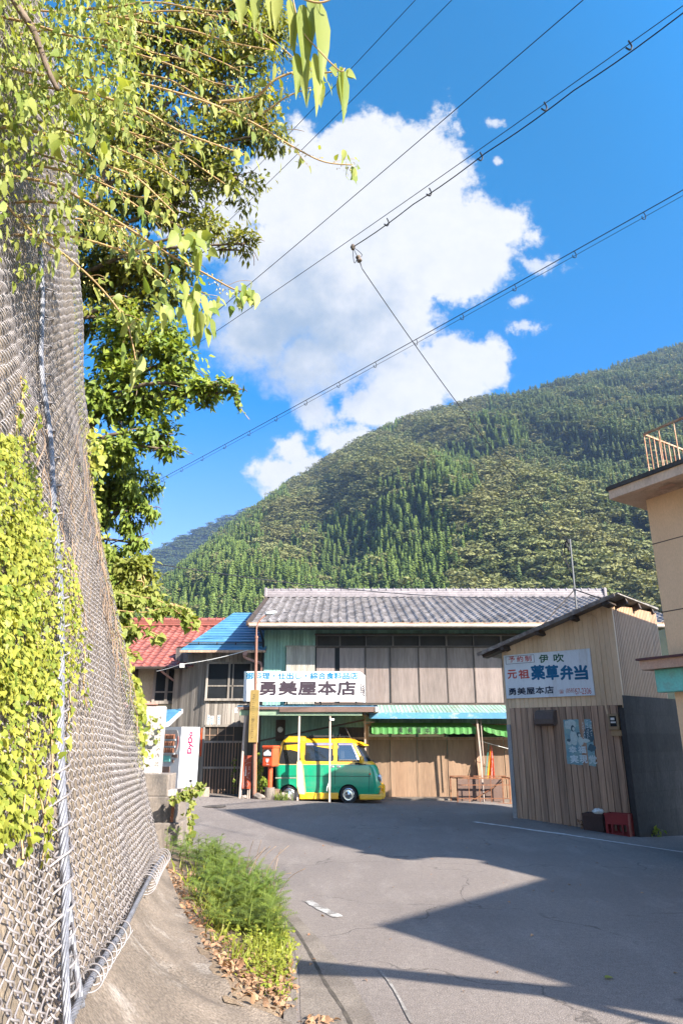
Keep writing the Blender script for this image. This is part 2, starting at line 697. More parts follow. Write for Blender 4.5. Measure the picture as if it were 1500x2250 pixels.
g1 = maprange(nt, mth(nt, 'ADD', puff((6.4, 7.3), (3.3, 2.4)), mth(nt, 'MULTIPLY', mth(nt, 'SUBTRACT', warp, 0.5), 1.6)), -0.1, 1.15)  # shaded lower left of the cloud, painted in as grey-blue colour
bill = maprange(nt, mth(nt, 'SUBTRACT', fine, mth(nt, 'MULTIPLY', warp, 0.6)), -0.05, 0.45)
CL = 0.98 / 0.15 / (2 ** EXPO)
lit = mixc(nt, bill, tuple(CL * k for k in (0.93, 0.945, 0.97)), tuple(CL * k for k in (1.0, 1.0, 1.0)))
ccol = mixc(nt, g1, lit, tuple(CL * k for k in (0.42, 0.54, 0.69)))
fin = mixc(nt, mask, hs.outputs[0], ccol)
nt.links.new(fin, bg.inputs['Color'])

# ------------------------------------------------------------------ materials
m_white = mat('white_paint', (.72, .72, .70), (.62, .62, .60), dirt=(.35, .33, .28), dirtamt=.35, dirtscale=2, rough=.55)
m_green_sheet = mat('green_sheet', (.26, .44, .37), (.21, .37, .31), scale=.8, streak=.25, rough=.55, dirt=(.07, .08, .06), dirtamt=.4)
m_mint = mat('mint_sheet', (.28, .44, .37), (.23, .37, .31), scale=2, streak=.3, rough=.6, dirt=(.22, .2, .15), dirtamt=.55, dirtscale=2.4)
m_bluestrip = mat('blue_strip', (.08, .24, .40), (.10, .29, .44), rough=.55, dirt=(.42, .44, .42), dirtamt=.75, dirtscale=3.5, dirtlo=.52)
m_panel = mat('grey_pink_panel', (.235, .185, .168), (.18, .142, .128), scale=2.5, streak=.12, grain=.22, gscale=22, rough=.7, dirt=(.12, .085, .07), dirtamt=.5, dirtscale=1.3, bump=.15)
m_shutter = mat('tan_shutter', (.255, .165, .105), (.20, .128, .082), scale=2.2, streak=.12, grain=.2, gscale=24, rough=.7, dirt=(.17, .095, .055), dirtamt=.45, dirtscale=1.1, bump=.15)
m_box = mat('pale_panel', (.36, .33, .28), (.28, .26, .23), scale=2.5, streak=.1, grain=.25, rough=.7)
m_darkwood = mat('dark_wood', (.075, .055, .045), (.05, .038, .032), scale=3, streak=.2, rough=.75, grain=.3)
m_greywood = mat('grey_weathered_board', (.30, .265, .23), (.20, .175, .155), scale=2.0, streak=.06, grain=.35, gscale=14, rough=.85, dirt=(.09, .075, .065), dirtamt=.5, dirtscale=1.6, bump=.3, rnd=.35)
m_brownwood = mat('brown_weathered_board', (.44, .28, .19), (.33, .21, .145), scale=2.6, streak=.05, grain=.38, gscale=22, rough=.85, dirt=(.14, .09, .07), dirtamt=.65, dirtscale=1.6, bump=.35, rnd=.2)
m_beige_sheet = mat('beige_sheet', (.70, .51, .34), (.62, .44, .285), scale=1.0, streak=.25, rough=.5, dirt=(.16, .12, .09), dirtamt=.35, rnd=.08, grain=.07)
m_brown_sheet = mat('brown_sheet', (.46, .29, .18), (.38, .235, .145), streak=.3, rough=.5, dirt=(.1, .075, .06), dirtamt=.4, rnd=.1)
m_glass = glass('dark_glass')
m_glassgrey = mat('grey_glass', (.045, .042, .042), (.03, .028, .028), rough=.6, spec=.15, rnd=.4, scale=2)
m_kawara = mat('grey_roof_tile', (.25, .230, .232), (.18, .166, .168), scale=2.5, rough=.45, grain=.25, gscale=18, rnd=.38, dirt=(.12, .10, .10), dirtamt=.5, dirtscale=2.0, spec=.5)
m_kawara_d = mat('ridge_tile', (.26, .228, .235), (.19, .165, .172), scale=3, rough=.5, grain=.25, rnd=.3)
m_redtile = mat('red_roof_tile', (.34, .11, .085), (.27, .085, .066), scale=2.0, rough=.5, grain=.2, rnd=.3, dirt=(.17, .08, .07), dirtamt=.4, dirtscale=2)
m_blueroof = mat('blue_roof_sheet', (.085, .24, .38), (.065, .19, .32), scale=1.5, rough=.38, rnd=.15, dirt=(.16, .36, .48), dirtamt=.5, dirtscale=1.5)
m_beigewall = mat('beige_plaster', (.45, .385, .29), (.40, .34, .255), scale=1.0, rough=.85, dirt=(.2, .16, .12), dirtamt=.4, streak=.4, bump=.1)
m_concrete = mat('stained_concrete', (.225, .18, .142), (.135, .108, .086), scale=1.8, rough=.9, grain=.5, gscale=70, dirt=(.38, .34, .30), dirtamt=.65, dirtscale=2.2, dirtlo=.56, streak=.25, bump=.7, bscale=90)
m_shotcrete = mat('sprayed_concrete', (.26, .205, .15), (.17, .135, .10), scale=2.2, rough=.95, grain=.4, gscale=45, dirt=(.13, .11, .09), dirtamt=.55, dirtscale=1.5, bump=.9, bscale=35)
m_stone = mat('pale_granite', (.40, .365, .345), (.31, .28, .26), scale=3, rough=.8, grain=.3, gscale=60, dirt=(.12, .10, .09), dirtamt=.75, dirtscale=2.6, dirtlo=.53, streak=.5, bump=.2)
m_block = mat('weathered_stone_block', (.29, .24, .20), (.19, .16, .14), scale=3, rough=.9, grain=.25, gscale=50, dirt=(.075, .07, .068), dirtamt=.7, dirtscale=1.9, dirtlo=.5, streak=.4, bump=.3)
m_wire = mat('galvanised_wire', (.29, .265, .262), (.21, .19, .19), scale=6, rough=.55, metal=.2, grain=.15)
m_rope = mat('steel_rope', (.22, .22, .245), (.15, .152, .17), scale=8, rough=.5, metal=.35, grain=.25, gscale=60)
m_blackwire = mat('black_cable', (.012, .013, .02), rough=.6)
m_rust = mat('rusty_steel', (.17, .058, .03), (.26, .13, .065), scale=9, rough=.85, grain=.4, gscale=50, dirt=(.13, .05, .03), dirtamt=.7, dirtscale=7)
m_rustpole = mat('rust_brown_pole', (.27, .135, .095), (.21, .10, .07), scale=5, rough=.7, grain=.2, streak=.3)
m_tanpole = mat('pale_pole', (.46, .38, .33), (.36, .29, .25), scale=5, rough=.6, grain=.2, streak=.2, dirt=(.27, .14, .08), dirtamt=.4, dirtscale=4)
m_redpaint = mat('red_orange_enamel', (.62, .085, .028), (.55, .07, .025), scale=3, rough=.4, grain=.06, dirt=(.5, .2, .1), dirtamt=.3, dirtscale=3)
m_redboard = mat('faded_red_board', (.42, .085, .04), (.36, .07, .04), scale=3, rough=.6, grain=.1, dirt=(.25, .08, .05), dirtamt=.4)
m_yellow = mat('van_yellow', (.78, .42, .012), (.70, .36, .01), scale=2, rough=.33, grain=.05, rnd=.0, spec=.5, coat=.5, dirt=(.55, .34, .06), dirtamt=.5, dirtscale=3)
m_vangreen = mat('van_green', (.004, .285, .150), (.006, .25, .13), scale=2, rough=.33, grain=.05, rnd=.0, spec=.5, coat=.5, dirt=(.07, .24, .14), dirtamt=.5, dirtscale=2.5)
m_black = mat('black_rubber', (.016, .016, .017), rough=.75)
m_tyre = mat('tyre_rubber', (.03, .03, .032), rough=.85, grain=.2)
m_chrome = mat('chrome', (.62, .63, .65), rough=.22, metal=.9, grain=.05, rnd=0)
m_vanglass = glass('van_glass', (.014, .015, .017), .04)
m_visor = mat('smoky_lilac_visor', (.24, .23, .36), rough=.15, rnd=0)
m_orange = mat('orange_lens', (.75, .12, .02), rough=.2)
m_sign = mat('white_sign_board', (.70, .685, .675), (.62, .605, .60), scale=1.6, streak=.3, rough=.5, grain=.08, rnd=0, dirt=(.45, .37, .28), dirtamt=.6, dirtscale=3.0, dirtlo=.55)
m_signpale = mat('pale_green_band', (.62, .70, .62), (.66, .74, .68), rough=.5, grain=.05, rnd=0, dirt=(.6, .62, .45), dirtamt=.4)
m_signblue2 = mat('cool_white_sign', (.66, .69, .72), (.58, .61, .65), scale=1.4, streak=.3, rough=.45, grain=.06, rnd=0, dirt=(.40, .36, .33), dirtamt=.45, dirtscale=3, dirtlo=.57)
l_blue = mat('blue_lettering', (.006, .15, .31), rough=.5, grain=.1, rnd=0)
l_dark = mat('plum_black_lettering', (.045, .03, .04), rough=.5, grain=.15, rnd=0)
l_navy = mat('navy_lettering', (.012, .028, .065), rough=.5, rnd=0)
l_blue2 = mat('strong_blue_lettering', (.01, .12, .26), rough=.5, rnd=0)
l_red = mat('red_lettering', (.50, .06, .045), rough=.5, rnd=0, dirt=(.55, .35, .33), dirtamt=.5, dirtscale=9)
l_green = mat('green_lettering', (.025, .10, .055), rough=.5, rnd=0)
l_pink = mat('faded_pink_lettering', (.60, .40, .37), (.68, .56, .53), scale=6, rough=.6, rnd=0)
l_white = mat('white_lettering', (.78, .78, .78), rough=.5, rnd=0)
l_paleblue = mat('pale_blue_lettering', (.55, .65, .70), rough=.5, rnd=0)
l_magenta = mat('magenta_lettering', (.30, .004, .06), rough=.5, rnd=0)
l_black = mat('black_lettering', (.015, .02, .015), rough=.6, rnd=0)
l_brown = mat('faded_brown_lettering', (.10, .07, .025), rough=.7, rnd=0)
l_grey = mat('worn_carving', (.12, .105, .095), rough=.9, rnd=0)
m_awning = mat('green_awning', (.12, .36, .10), (.09, .29, .08), scale=3, rough=.8, trans=.35, grain=.12, rnd=.1, dirt=(.16, .26, .12), dirtamt=.5, dirtscale=4)
m_palegreen = mat('pale_green_beam', (.30, .40, .27), (.24, .34, .23), scale=3, rough=.6, dirt=(.33, .13, .06), dirtamt=.5, dirtscale=3, dirtlo=.55)
m_brownpaint = mat('brown_paint', (.16, .10, .08), rough=.6)
m_ochre = mat('ochre_board', (.27, .19, .055), (.20, .13, .04), scale=4, rough=.7, streak=.3, grain=.2)
m_turq = mat('turquoise_paint', (.17, .50, .44), (.14, .44, .39), rough=.6, dirt=(.2, .25, .22), dirtamt=.35, dirtscale=4)
m_pinkbrown = mat('pink_brown_fascia', (.48, .29, .21), (.41, .25, .18), rough=.7, dirt=(.5, .37, .28), dirtamt=.4, dirtscale=2)
m_stucco = mat('tan_stucco', (.74, .49, .30), (.67, .44, .27), scale=1.2, rough=.9, grain=.1, gscale=60, bump=.15, bscale=90, dirt=(.17, .115, .08), dirtamt=.55, dirtscale=.8, dirtlo=.56, streak=.35)
m_slab = mat('stained_slab', (.58, .42, .31), (.47, .33, .24), scale=2, rough=.9, grain=.15, dirt=(.15, .105, .085), dirtamt=.6, dirtscale=1.4, streak=.6)
m_blackwall = mat('blackened_block', (.062, .058, .057), (.040, .038, .038), scale=1.2, rough=.9, grain=.3, streak=.4, dirt=(.10, .095, .09), dirtamt=.35, dirtscale=2)
m_bitumen = mat('dark_roof_edge', (.045, .04, .04), (.07, .06, .055), rough=.8, grain=.3)
m_sheet_old = mat('old_grey_sheet', (.22, .20, .18), (.13, .115, .10), scale=4, rough=.7, dirt=(.07, .05, .04), dirtamt=.5, dirtscale=4)
m_crate = mat('dull_red_crate', (.26, .03, .032), (.20, .025, .028), rough=.5, grain=.1)
m_crate2 = mat('dark_maroon_box', (.075, .04, .035), (.05, .03, .026), rough=.7)
m_meter = mat('meter_tan', (.34, .24, .14), (.3, .21, .12), rough=.5)
m_hood = mat('vent_brown', (.105, .075, .062), (.09, .062, .052), rough=.45)
m_poster = mat('faded_poster_blue', (.13, .27, .34), (.26, .38, .36), scale=4, rough=.6, rnd=0, dirt=(.09, .19, .27), dirtamt=.6, dirtscale=5)
m_posterlight = mat('poster_pale', (.45, .53, .52), (.38, .48, .5), scale=8, rough=.6, rnd=.1)
m_posterdark = mat('poster_dark', (.045, .09, .12), (.07, .12, .15), rough=.6, rnd=0)
m_vend = mat('vending_white', (.46, .47, .50), (.42, .43, .46), scale=1.2, rough=.35, rnd=0, grain=.03, dirt=(.5, .5, .48), dirtamt=.3)
m_vendin = mat('vending_inside', (.36, .33, .32), rough=.5)
m_can = mat('brown_can', (.22, .08, .045), (.30, .14, .08), scale=14, rough=.3, rnd=.5)
m_iron = mat('dark_iron', (.05, .042, .038), rough=.6)
m_flagy = mat('yellow_flag', (.80, .36, .02), (.75, .28, .02), scale=6, rough=.8, rnd=.1, trans=.3)
m_flagr = mat('red_flag', (.68, .07, .035), (.70, .30, .30), scale=14, rough=.8, rnd=.1, trans=.3)
m_teal = mat('teal_rod', (.05, .35, .30), rough=.4)
m_soil = mat('dry_soil', (.20, .145, .095), (.14, .10, .07), scale=5, rough=1, grain=.4, gscale=60, bump=.5)
m_deadleaf = leafmat('dry_leaves', (.34, .18, .095), (.17, .08, .045), (.40, .26, .16), trans=.15, rough=.8)
m_bark = mat('bark', (.19, .14, .10), (.12, .085, .06), scale=6, rough=.9, streak=.3, grain=.3, bump=.4)
m_twig = mat('tan_twig', (.46, .30, .14), (.36, .23, .11), scale=6, rough=.7)
m_drystem = mat('dry_stem', (.29, .20, .135), rough=.8)
m_treeleaf = leafmat('tree_leaves', (.12, .14, .018), (.30, .27, .035), (.085, .11, .018), trans=.3)
m_treeleaf2 = leafmat('tree_leaves_green', (.11, .175, .022), (.27, .30, .035), (.085, .135, .022), trans=.3)
m_shrubleaf = leafmat('shrub_leaves', (.12, .19, .03), (.38, .40, .12), (.22, .22, .035), trans=.45)
m_vineleaf = leafmat('vine_leaves', (.075, .13, .014), (.40, .38, .065), (.20, .21, .03), trans=.3, scale=2.5)
m_bamboo = leafmat('lanceolate_leaves', (.12, .18, .03), (.24, .29, .05), (.17, .22, .04), trans=.35)
m_fern = leafmat('weed_fern', (.095, .165, .025), (.185, .24, .045), (.13, .16, .03), trans=.3)
m_grass = leafmat('short_grass', (.14, .19, .02), (.28, .30, .035), (.22, .21, .045), trans=.3, scale=2)
m_flower = mat('flower_tassel', (.55, .46, .17), (.45, .37, .13), rough=.9)

# asphalt
m_asphalt = bpy.data.materials.new('asphalt')
m_asphalt.use_nodes = True
nt = m_asphalt.node_tree
nt.nodes.clear()
out = nn(nt, 'ShaderNodeOutputMaterial')
tc = nn(nt, 'ShaderNodeTexCoord').outputs['Object']
big = noise(nt, tc, 0.35, 5, 0.6)
col = mixc(nt, maprange(nt, big, .35, .65), (.192, .162, .144), (.158, .134, .121))
mid = noise(nt, mapping(nt, tc, (1.0, .35, 1), (5, 2, 0), (0, 0, R(12))), 2.2, 5, 0.65)
col = mixc(nt, mth(nt, 'MULTIPLY', maprange(nt, mid, .48, .70), .6), col, (.222, .192, .172))
stn = noise(nt, mapping(nt, tc, (1, 1, 1), (21, 3, 0)), .8, 6, 0.7)
col = mixc(nt, mth(nt, 'MULTIPLY', maprange(nt, stn, .58, .76), .35), col, (.115, .10, .092))
sp = noise(nt, tc, 95, 2, 0.7)
spv = maprange(nt, sp, .3, .7, .5, 1.5, False)
sp2 = nn(nt, 'ShaderNodeTexVoronoi')
sp2.inputs['Scale'].default_value = 70
nt.links.new(tc, sp2.inputs['Vector'])
sv2 = maprange(nt, sp2.outputs['Distance'], .08, .30, 1.35, 1.0, False)
k = mth(nt, 'MULTIPLY', mth(nt, 'MULTIPLY', spv, sv2), maprange(nt, noise(nt, tc, 18, 4, 0.7), .3, .7, .84, 1.16, False))
cc = nn(nt, 'ShaderNodeCombineColor')
for i in range(3):
    nt.links.new(k, cc.inputs[i])
col = mixc(nt, 1.0, col, cc.outputs[0], 'MULTIPLY')
# cracks: distorted cell borders, broken up
dn = nn(nt, 'ShaderNodeTexNoise')
dn.inputs['Scale'].default_value = 1.6
dn.inputs['Detail'].default_value = 6
nt.links.new(tc, dn.inputs['Vector'])
ad = nn(nt, 'ShaderNodeVectorMath', operation='MULTIPLY_ADD')
nt.links.new(dn.outputs['Color'], ad.inputs[0])
ad.inputs[1].default_value = (.9, .9, 0)
nt.links.new(tc, ad.inputs[2])
vo = nn(nt, 'ShaderNodeTexVoronoi', feature='DISTANCE_TO_EDGE')
vo.inputs['Scale'].default_value = 0.42
nt.links.new(ad.outputs[0], vo.inputs['Vector'])
line = maprange(nt, vo.outputs['Distance'], .0, .0065, 1, 0, False)
brk = maprange(nt, noise(nt, mapping(nt, tc, (1, 1, 1), (9, 4, 0)), .55, 5, 0.7), .44, .54)
crack = mth(nt, 'MULTIPLY', mth(nt, 'MULTIPLY', line, brk), .6)
col = mixc(nt, crack, col, (.045, .038, .034))
b = nn(nt, 'ShaderNodeBsdfPrincipled')
nt.links.new(col, b.inputs['Base Color'])
b.inputs['Roughness'].default_value = .85
b.inputs['Specular IOR Level'].default_value = .3
bn = nn(nt, 'ShaderNodeBump')
bn.inputs['Strength'].default_value = .55
bn.inputs['Distance'].default_value = .012
nt.links.new(mth(nt, 'SUBTRACT', sp, mth(nt, 'MULTIPLY', crack, 1.2)), bn.inputs['Height'])
nt.links.new(bn.outputs[0], b.inputs['Normal'])
nt.links.new(b.outputs[0], out.inputs['Surface'])
# worn road paint: eaten away to holes
m_paint = mat('worn_road_paint', (.50, .48, .45), (.33, .31, .29), scale=14, rough=.8, grain=.35, gscale=70, dirt=(.17, .15, .135), dirtamt=1.0, dirtscale=9, dirtlo=.45)
m_paint2 = mat('nearly_gone_paint', (.26, .24, .22), (.20, .18, .165), scale=14, rough=.85, grain=.3, dirt=(.17, .15, .135), dirtamt=1.0, dirtscale=9, dirtlo=.46)
m_earth = mat('valley_ground', (.07, .08, .035), (.10, .095, .05), scale=.05, rough=1, grain=.2)
m_gutter = mat('gutter_concrete', (.20, .168, .14), (.135, .112, .094), scale=2.6, rough=.9, grain=.5, gscale=80, bump=.3)

# ------------------------------------------------------------------ ground and road
xs = sorted(set([-3000, -1200, -500, -200, -80, -40, -20, -12] + [round(-9 + i * .45, 3) for i in range(56)] + [18, 25, 40, 80, 200, 500, 1200, 3000]))
ys = sorted(set([-3000, -800, -200, -60, -20, -8] + [round(-4 + i * .4, 3) for i in range(72)] + [27, 32, 45, 70, 120, 200, 400, 900, 2000, 4000]))


def sheet(name, xs, ys, dz, m, kind='structure', zf=None):
    mb = MB()
    nx, ny = len(xs), len(ys)
    for y in ys:
        for x in xs:
            f = 1.0 if (-9 <= x <= 16.2 and -4 <= y <= 24.5) else 0.0
            z = (zf or terrain)(max(-9, min(x, 16)), max(-4, min(y, 24.4)))
            mb.v.append((x, y, z + dz - (0.0 if f else 0.05)))
    for j in range(ny - 1):
        for i in range(nx - 1):
            mb.f.append([j * nx + i, j * nx + i + 1, (j + 1) * nx + i + 1, (j + 1) * nx + i])
            mb.r.append(.5)
            mb.m.append(0)
    return tag(mb.build(name, m, None, 'all'), kind=kind)


sheet('ground', xs, ys, -0.012, m_earth)
sheet('road', [round(-6 + i * .3, 3) for i in range(68)], [round(-4 + i * .3, 3) for i in range(90)], 0.0, m_asphalt)


def ground_strip(name, pts, w, dz, m, label=None, cat=None, parent=None):
    """a painted band along points on the ground"""
    mb = MB()
    pts = catmull([Vector((p[0], p[1], 0)) for p in pts], 8)
    L, Rr = [], []
    for i, p in enumerate(pts):
        d = (pts[min(i + 1, len(pts) - 1)] - pts[max(i - 1, 0)]).normalized()
        s = Vector((d.y, -d.x, 0))
        ww = w * random.uniform(.75, 1.2) / 2
        a, c = p - s * ww, p + s * ww
        L.append((a.x, a.y, terrain(a.x, a.y) + dz))
        Rr.append((c.x, c.y, terrain(c.x, c.y) + dz))
    for i in range(len(pts) - 1):
        mb.quad(L[i], Rr[i], Rr[i + 1], L[i + 1])
    o = mb.build(name, m, parent)
    return o


m_edge = mat('faded_edge_paint', (.60, .585, .56), (.46, .44, .42), scale=9, rough=.8, grain=.3, gscale=60, dirt=(.19, .17, .15), dirtamt=.85, dirtscale=7, dirtlo=.54)
g = [GP(*p) for p in ((1040, 1806), (1120, 1817), (1220, 1831), (1320, 1846), (1400, 1858), (1500, 1873), (1600, 1888))]
tag(ground_strip('road_edge_line', g, .13, .006, m_edge), kind='structure')
g = [GP(*p) for p in ((676, 1980), (692, 1990), (718, 2003), (744, 2016))]
tag(ground_strip('road_marking', g, .11, .006, m_paint), kind='structure')
g = [GP(*p) for p in ((830, 2130), (862, 2170), (905, 2250))]
tag(ground_strip('road_marking', g, .022, .006, m_paint2), kind='structure')
# open joint along the left road edge
m_crackfill = mat('joint_dirt', (.05, .042, .035), (.09, .075, .06), scale=8, rough=1)
g = [GP(*p) for p in ((596, 1985), (622, 2010), (655, 2050), (688, 2105), (712, 2160), (745, 2215), (775, 2260))]
for i in range(len(g)):
    g[i].x += random.uniform(-.02, .02)
tag(ground_strip('road_joint', g, .028, .005, m_crackfill), kind='structure')
# manhole
mp = GP(470, 1772)
t = thing('manhole_cover', 'round iron manhole cover in the asphalt before the grey wooden house', 'manhole cover', (mp.x, mp.y, mp.z + .004))
mb = MB()
Fm_ = Fr((mp.x, mp.y, mp.z + .004))
mb.lathe([(.30, -.01), (.30, .004)], Fm_, 32)
mb.build('ring', m_iron, t)
mb = MB()
mb.lathe([(.26, -.01), (.26, .007)], Fm_, 32)
for i in range(-3, 4):
    mb.box(-.2, .2, i * .06 - .012, i * .06 + .012, .007, .011, Fm_)
mb.build('lid', mat('worn_iron', (.12, .105, .095), rough=.6), t)
def onF(F, px, py, off=0.0):
    """local (x, z) where a pixel's ray meets a frame's face (off = distance out of the face)"""
    u, h, w = ray(px, py)
    d = Vector((u, h, w))
    n = F.y
    p0 = F.o - n * off
    k = n.dot(p0 - Vector((0, 0, CAMZ))) / n.dot(d)
    q = Vector((0, 0, CAMZ)) + d * k - F.o
    return q.dot(F.x), q.dot(F.z)


def tile_roof(F, xl, xr, L, pitch, row, roll=.06, lift=.036):
    """pantiles: xl(t), xr(t) give the ends at slope height t (0..1)"""
    mb = MB()
    nr = int(L / row)
    prof = [(0, 0), (.15, -.012), (.4, -.012), (.58, .0), (.68, roll * .75), (.8, roll), (.92, roll * .75), (1.0, .0)]
    for j in range(nr):
        s0, s1 = j * row, min(L, (j + 1) * row + .03)
        a, b = xl((j + .5) / nr), xr((j + .5) / nr)
        i0, i1 = int(math.floor(a / pitch)), int(math.ceil(b / pitch))
        for i in range(i0, i1):
            x = i * pitch
            if x < a - .05 or x + pitch > b + .3:
                continue
            dz = random.uniform(-.006, .008)
            v0, v1, v2 = [], [], []
            for u, h in prof:
                v0.append(F(x + u * pitch * 1.02, -(h + lift + dz), s0))
                v1.append(F(x + u * pitch * 1.02, -(h + .002), s1))
                v2.append(F(x + u * pitch * 1.02, -(h - .012 + dz), s0 + .004))
            n = len(prof)
            vs = v0 + v1 + v2
            fs = [(k, k + 1, n + k + 1, n + k) for k in range(n - 1)] + [(2 * n + k, 2 * n + k + 1, k + 1, k) for k in range(n - 1)]
            mb.add(vs, fs)
    return mb


def ridge_mb(x0, x1, y, z, h=.22, w=.17, step=.29):
    mb = MB()
    for k in range(3):
        mb.box(x0 - .02 * k, x1 + .02 * k, y - w - .03 + .02 * k, y + w + .03 - .02 * k, z + k * h / 3, z + (k + .86) * h / 3)
    x = x0
    while x < x1:
        pts = []
        for i in range(9):
            a = math.pi * i / 8
            pts.append((y - math.cos(a) * .13, z + h + math.sin(a) * .10))
        e = min(x + step * .93, x1)
        for p, q in zip(pts, pts[1:]):
            mb.quad((x, p[0], p[1]), (e, p[0], p[1]), (e, q[0], q[1]), (x, q[0], q[1]))
        big = [(y - math.cos(math.pi * i / 8) * .16, z + h + math.sin(math.pi * i / 8) * .135) for i in range(9)]
        for p, q in zip(big, big[1:]):
            mb.quad((e, p[0], p[1]), (e + .035, p[0], p[1]), (e + .035, q[0], q[1]), (e, q[0], q[1]))
        mb.poly([(e, p[0], p[1]) for p in big])
        x += step
    return mb


# ================================================================== the shop
Y0 = 22.3
F0 = Fr((0, Y0, 0))
shop = thing('shop_building', 'long two storey green clad shop under grey pantiles behind the van', 'shop building', (3.8, Y0, 0))
X0, X1 = Xat(577, Y0, 3.5), 10.2
zeave = Zat(1369, 20.97)
mb = MB()
mb.ribs(F0, X0, X1, -.5, zeave + .35, .105, .014, .82)
mb.build('wall', m_green_sheet, shop)
mb = MB()
mb.box(X0 + .02, X1, Y0 + .02, Y0 + 7.6, -.5, zeave + .3)
mb.prism([(Y0 + .0, zeave + .3), (Y0 + 7.6, zeave + .3), (Y0 + 3.9, zeave + 1.7)], -X1, -X0 - .02, Fr((0, 0, 0), (0, 1, 0)))
o = mb.build('side_wall', m_greywood, shop)
# roof
YE, YR = 20.97, 26.2
zr = Zat(1312, YR)
L = math.hypot(YR - YE, zr - zeave)
FS = Fr((0, YE, zeave), (1, 0, 0), (0, YR - YE, zr - zeave))
xl0, xl1 = Xat(541, YE, zeave), Xat(588, YR, zr)
xr0 = 10.35
tile_roof(FS, lambda t: xl0 + (xl1 - xl0) * t * .5, lambda t: xr0, L, .275, .262).build('roof', m_kawara, shop, True)
mb = MB()
mb.box(xl0 + .05, xr0 - .05, .01, .07, .05, L - .02, FS)
FB = Fr((0, 2 * YR - YE, zeave), (-1, 0, 0), (0, YE - YR, zr - zeave))
mb.box(-xr0 + .05, -xl0 - .05, .0, .07, .0, L, FB)
mb.build('roof_boarding', m_darkwood, shop)
rd = ridge_mb(xl1 - .02, Xat(1322, YR, zr), YR, zr - .03, .26, .17)
rd.box(xl1 - .12, xl1 - .0, YR - .24, YR + .24, zr - .05, zr + .33, bev=.03)
rd.box(Xat(1322, YR, zr), Xat(1322, YR, zr) + .12, YR - .24, YR + .24, zr - .05, zr + .33, bev=.03)
rd.build('ridge', m_kawara_d, shop)
# gutter under the eave
mb = MB()
mb.tube([(xl0 + .1, YE - .02, zeave - .07), (xr0, YE - .02, zeave - .09)], .045, 8)
mb.build('gutter', mat('pale_gutter', (.42, .36, .32), rough=.5), shop)
mb = MB()
mb.box(xl0 + .15, xr0, YE + .08, Y0, zeave - .02, zeave + .02)
mb.build('soffit', m_darkwood, shop)
mb = MB()
mb.box(xl0 + .06, xr0, YE - .005, YE + .05, zeave - .13, zeave + .015)  # added board, stops the sun leaking between gutter and eave
mb.build('eave_fascia', m_brownwood, shop)
# verge edge at the left gable
mb = MB()
mb.bar(FS(xl0 + .02, .02, 0), FS(xl0 + .04, .02, L), .05, .14)
mb.build('verge_board', m_darkwood, shop)


def rect(F, x0y0, x1y1, off=0):
    a = onF(F, *x0y0, off)
    b = onF(F, *x1y1, off)
    return a[0], b[0], b[1], a[1]


# upper windows
zb, zt1, zt = Zat(1546, Y0), Zat(1423, Y0), Zat(1396, Y0)
edges = [Xat(p, Y0, 3.5) for p in (694, 736, 745, 803, 858, 920, 982, 1042, 1104, 1166, 1228)]
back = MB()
back.box(edges[0] - .03, edges[-1], Y0 - .03, Y0 - .018, zb, zt)  # black sheet stands in for the dark interior behind the panels
back.build('dark_interior_sheet', m_black, shop)
for a, b in zip(edges, edges[1:]):
    if b - a < .2:
        continue
    mb = MB()
    y = Y0 - .06 - random.uniform(0, .025)
    mb.box(a + .012, b - .012, y, y + .02, zb + .02, zt1 - .015)
    mb.build('shutter_panel', m_panel, shop)
mb = MB()
for a in edges[3:]:
    mb.box(a - .016, a + .016, Y0 - .10, Y0 - .02, zb, zt1)
mb.box(edges[0] - .05, edges[-1], Y0 - .13, Y0 - .01, zb - .05, zb)
mb.box(edges[0] - .05, edges[-1], Y0 - .12, Y0 - .015, zt1 - .015, zt1 + .025)
mb.box(edges[0] - .05, edges[-1], Y0 - .11, Y0 - .012, zt, zt + .045)
mb.build('window_frame', m_darkwood, shop)
tr = [Xat(p, Y0, 4.6) for p in (695, 745, 803, 861, 920, 978, 1038, 1098, 1158, 1218)]
for i, (a, b) in enumerate(zip(tr, tr[1:])):
    mb = MB()
    mb.box(a + .03, b - .03, Y0 - .055, Y0 - .04, zt1 + .045, zt - .02)
    pane = mb.build('transom_pane', m_glassgrey, shop)
    mb = MB()
    fx = .05 if i % 2 else .025
    mb.box(a - .005, a + fx, Y0 - .085, Y0 - .03, zt1 + .025, zt)
    mb.box(a + fx, b - .005, Y0 - .08, Y0 - .03, zt - .03, zt)
    mb.box(a + fx, b - .005, Y0 - .08, Y0 - .03, zt1 + .025, zt1 + .05)
    mb.build('transom_frame', mat('grey_frame', (.15, .13, .125), rough=.7) if i == 0 else bpy.data.materials['grey_frame'], shop)
# shutter box
a, b = Xat(628, Y0 - .15, 3.5), Xat(691, Y0 - .15, 3.5)
mb = MB()
mb.ribs(Fr((0, Y0 - .17, 0)), a, b, zb - .02, Zat(1421, Y0 - .17), .075, .008, .85)
mb.box(a, b, Y0 - .165, Y0 - .02, zb - .02, Zat(1421, Y0 - .17))
mb.box(a - .03, b + .03, Y0 - .21, Y0 - .01, Zat(1421, Y0 - .17), Zat(1421, Y0 - .17) + .035)
mb.build('shutter_box', m_box, shop)
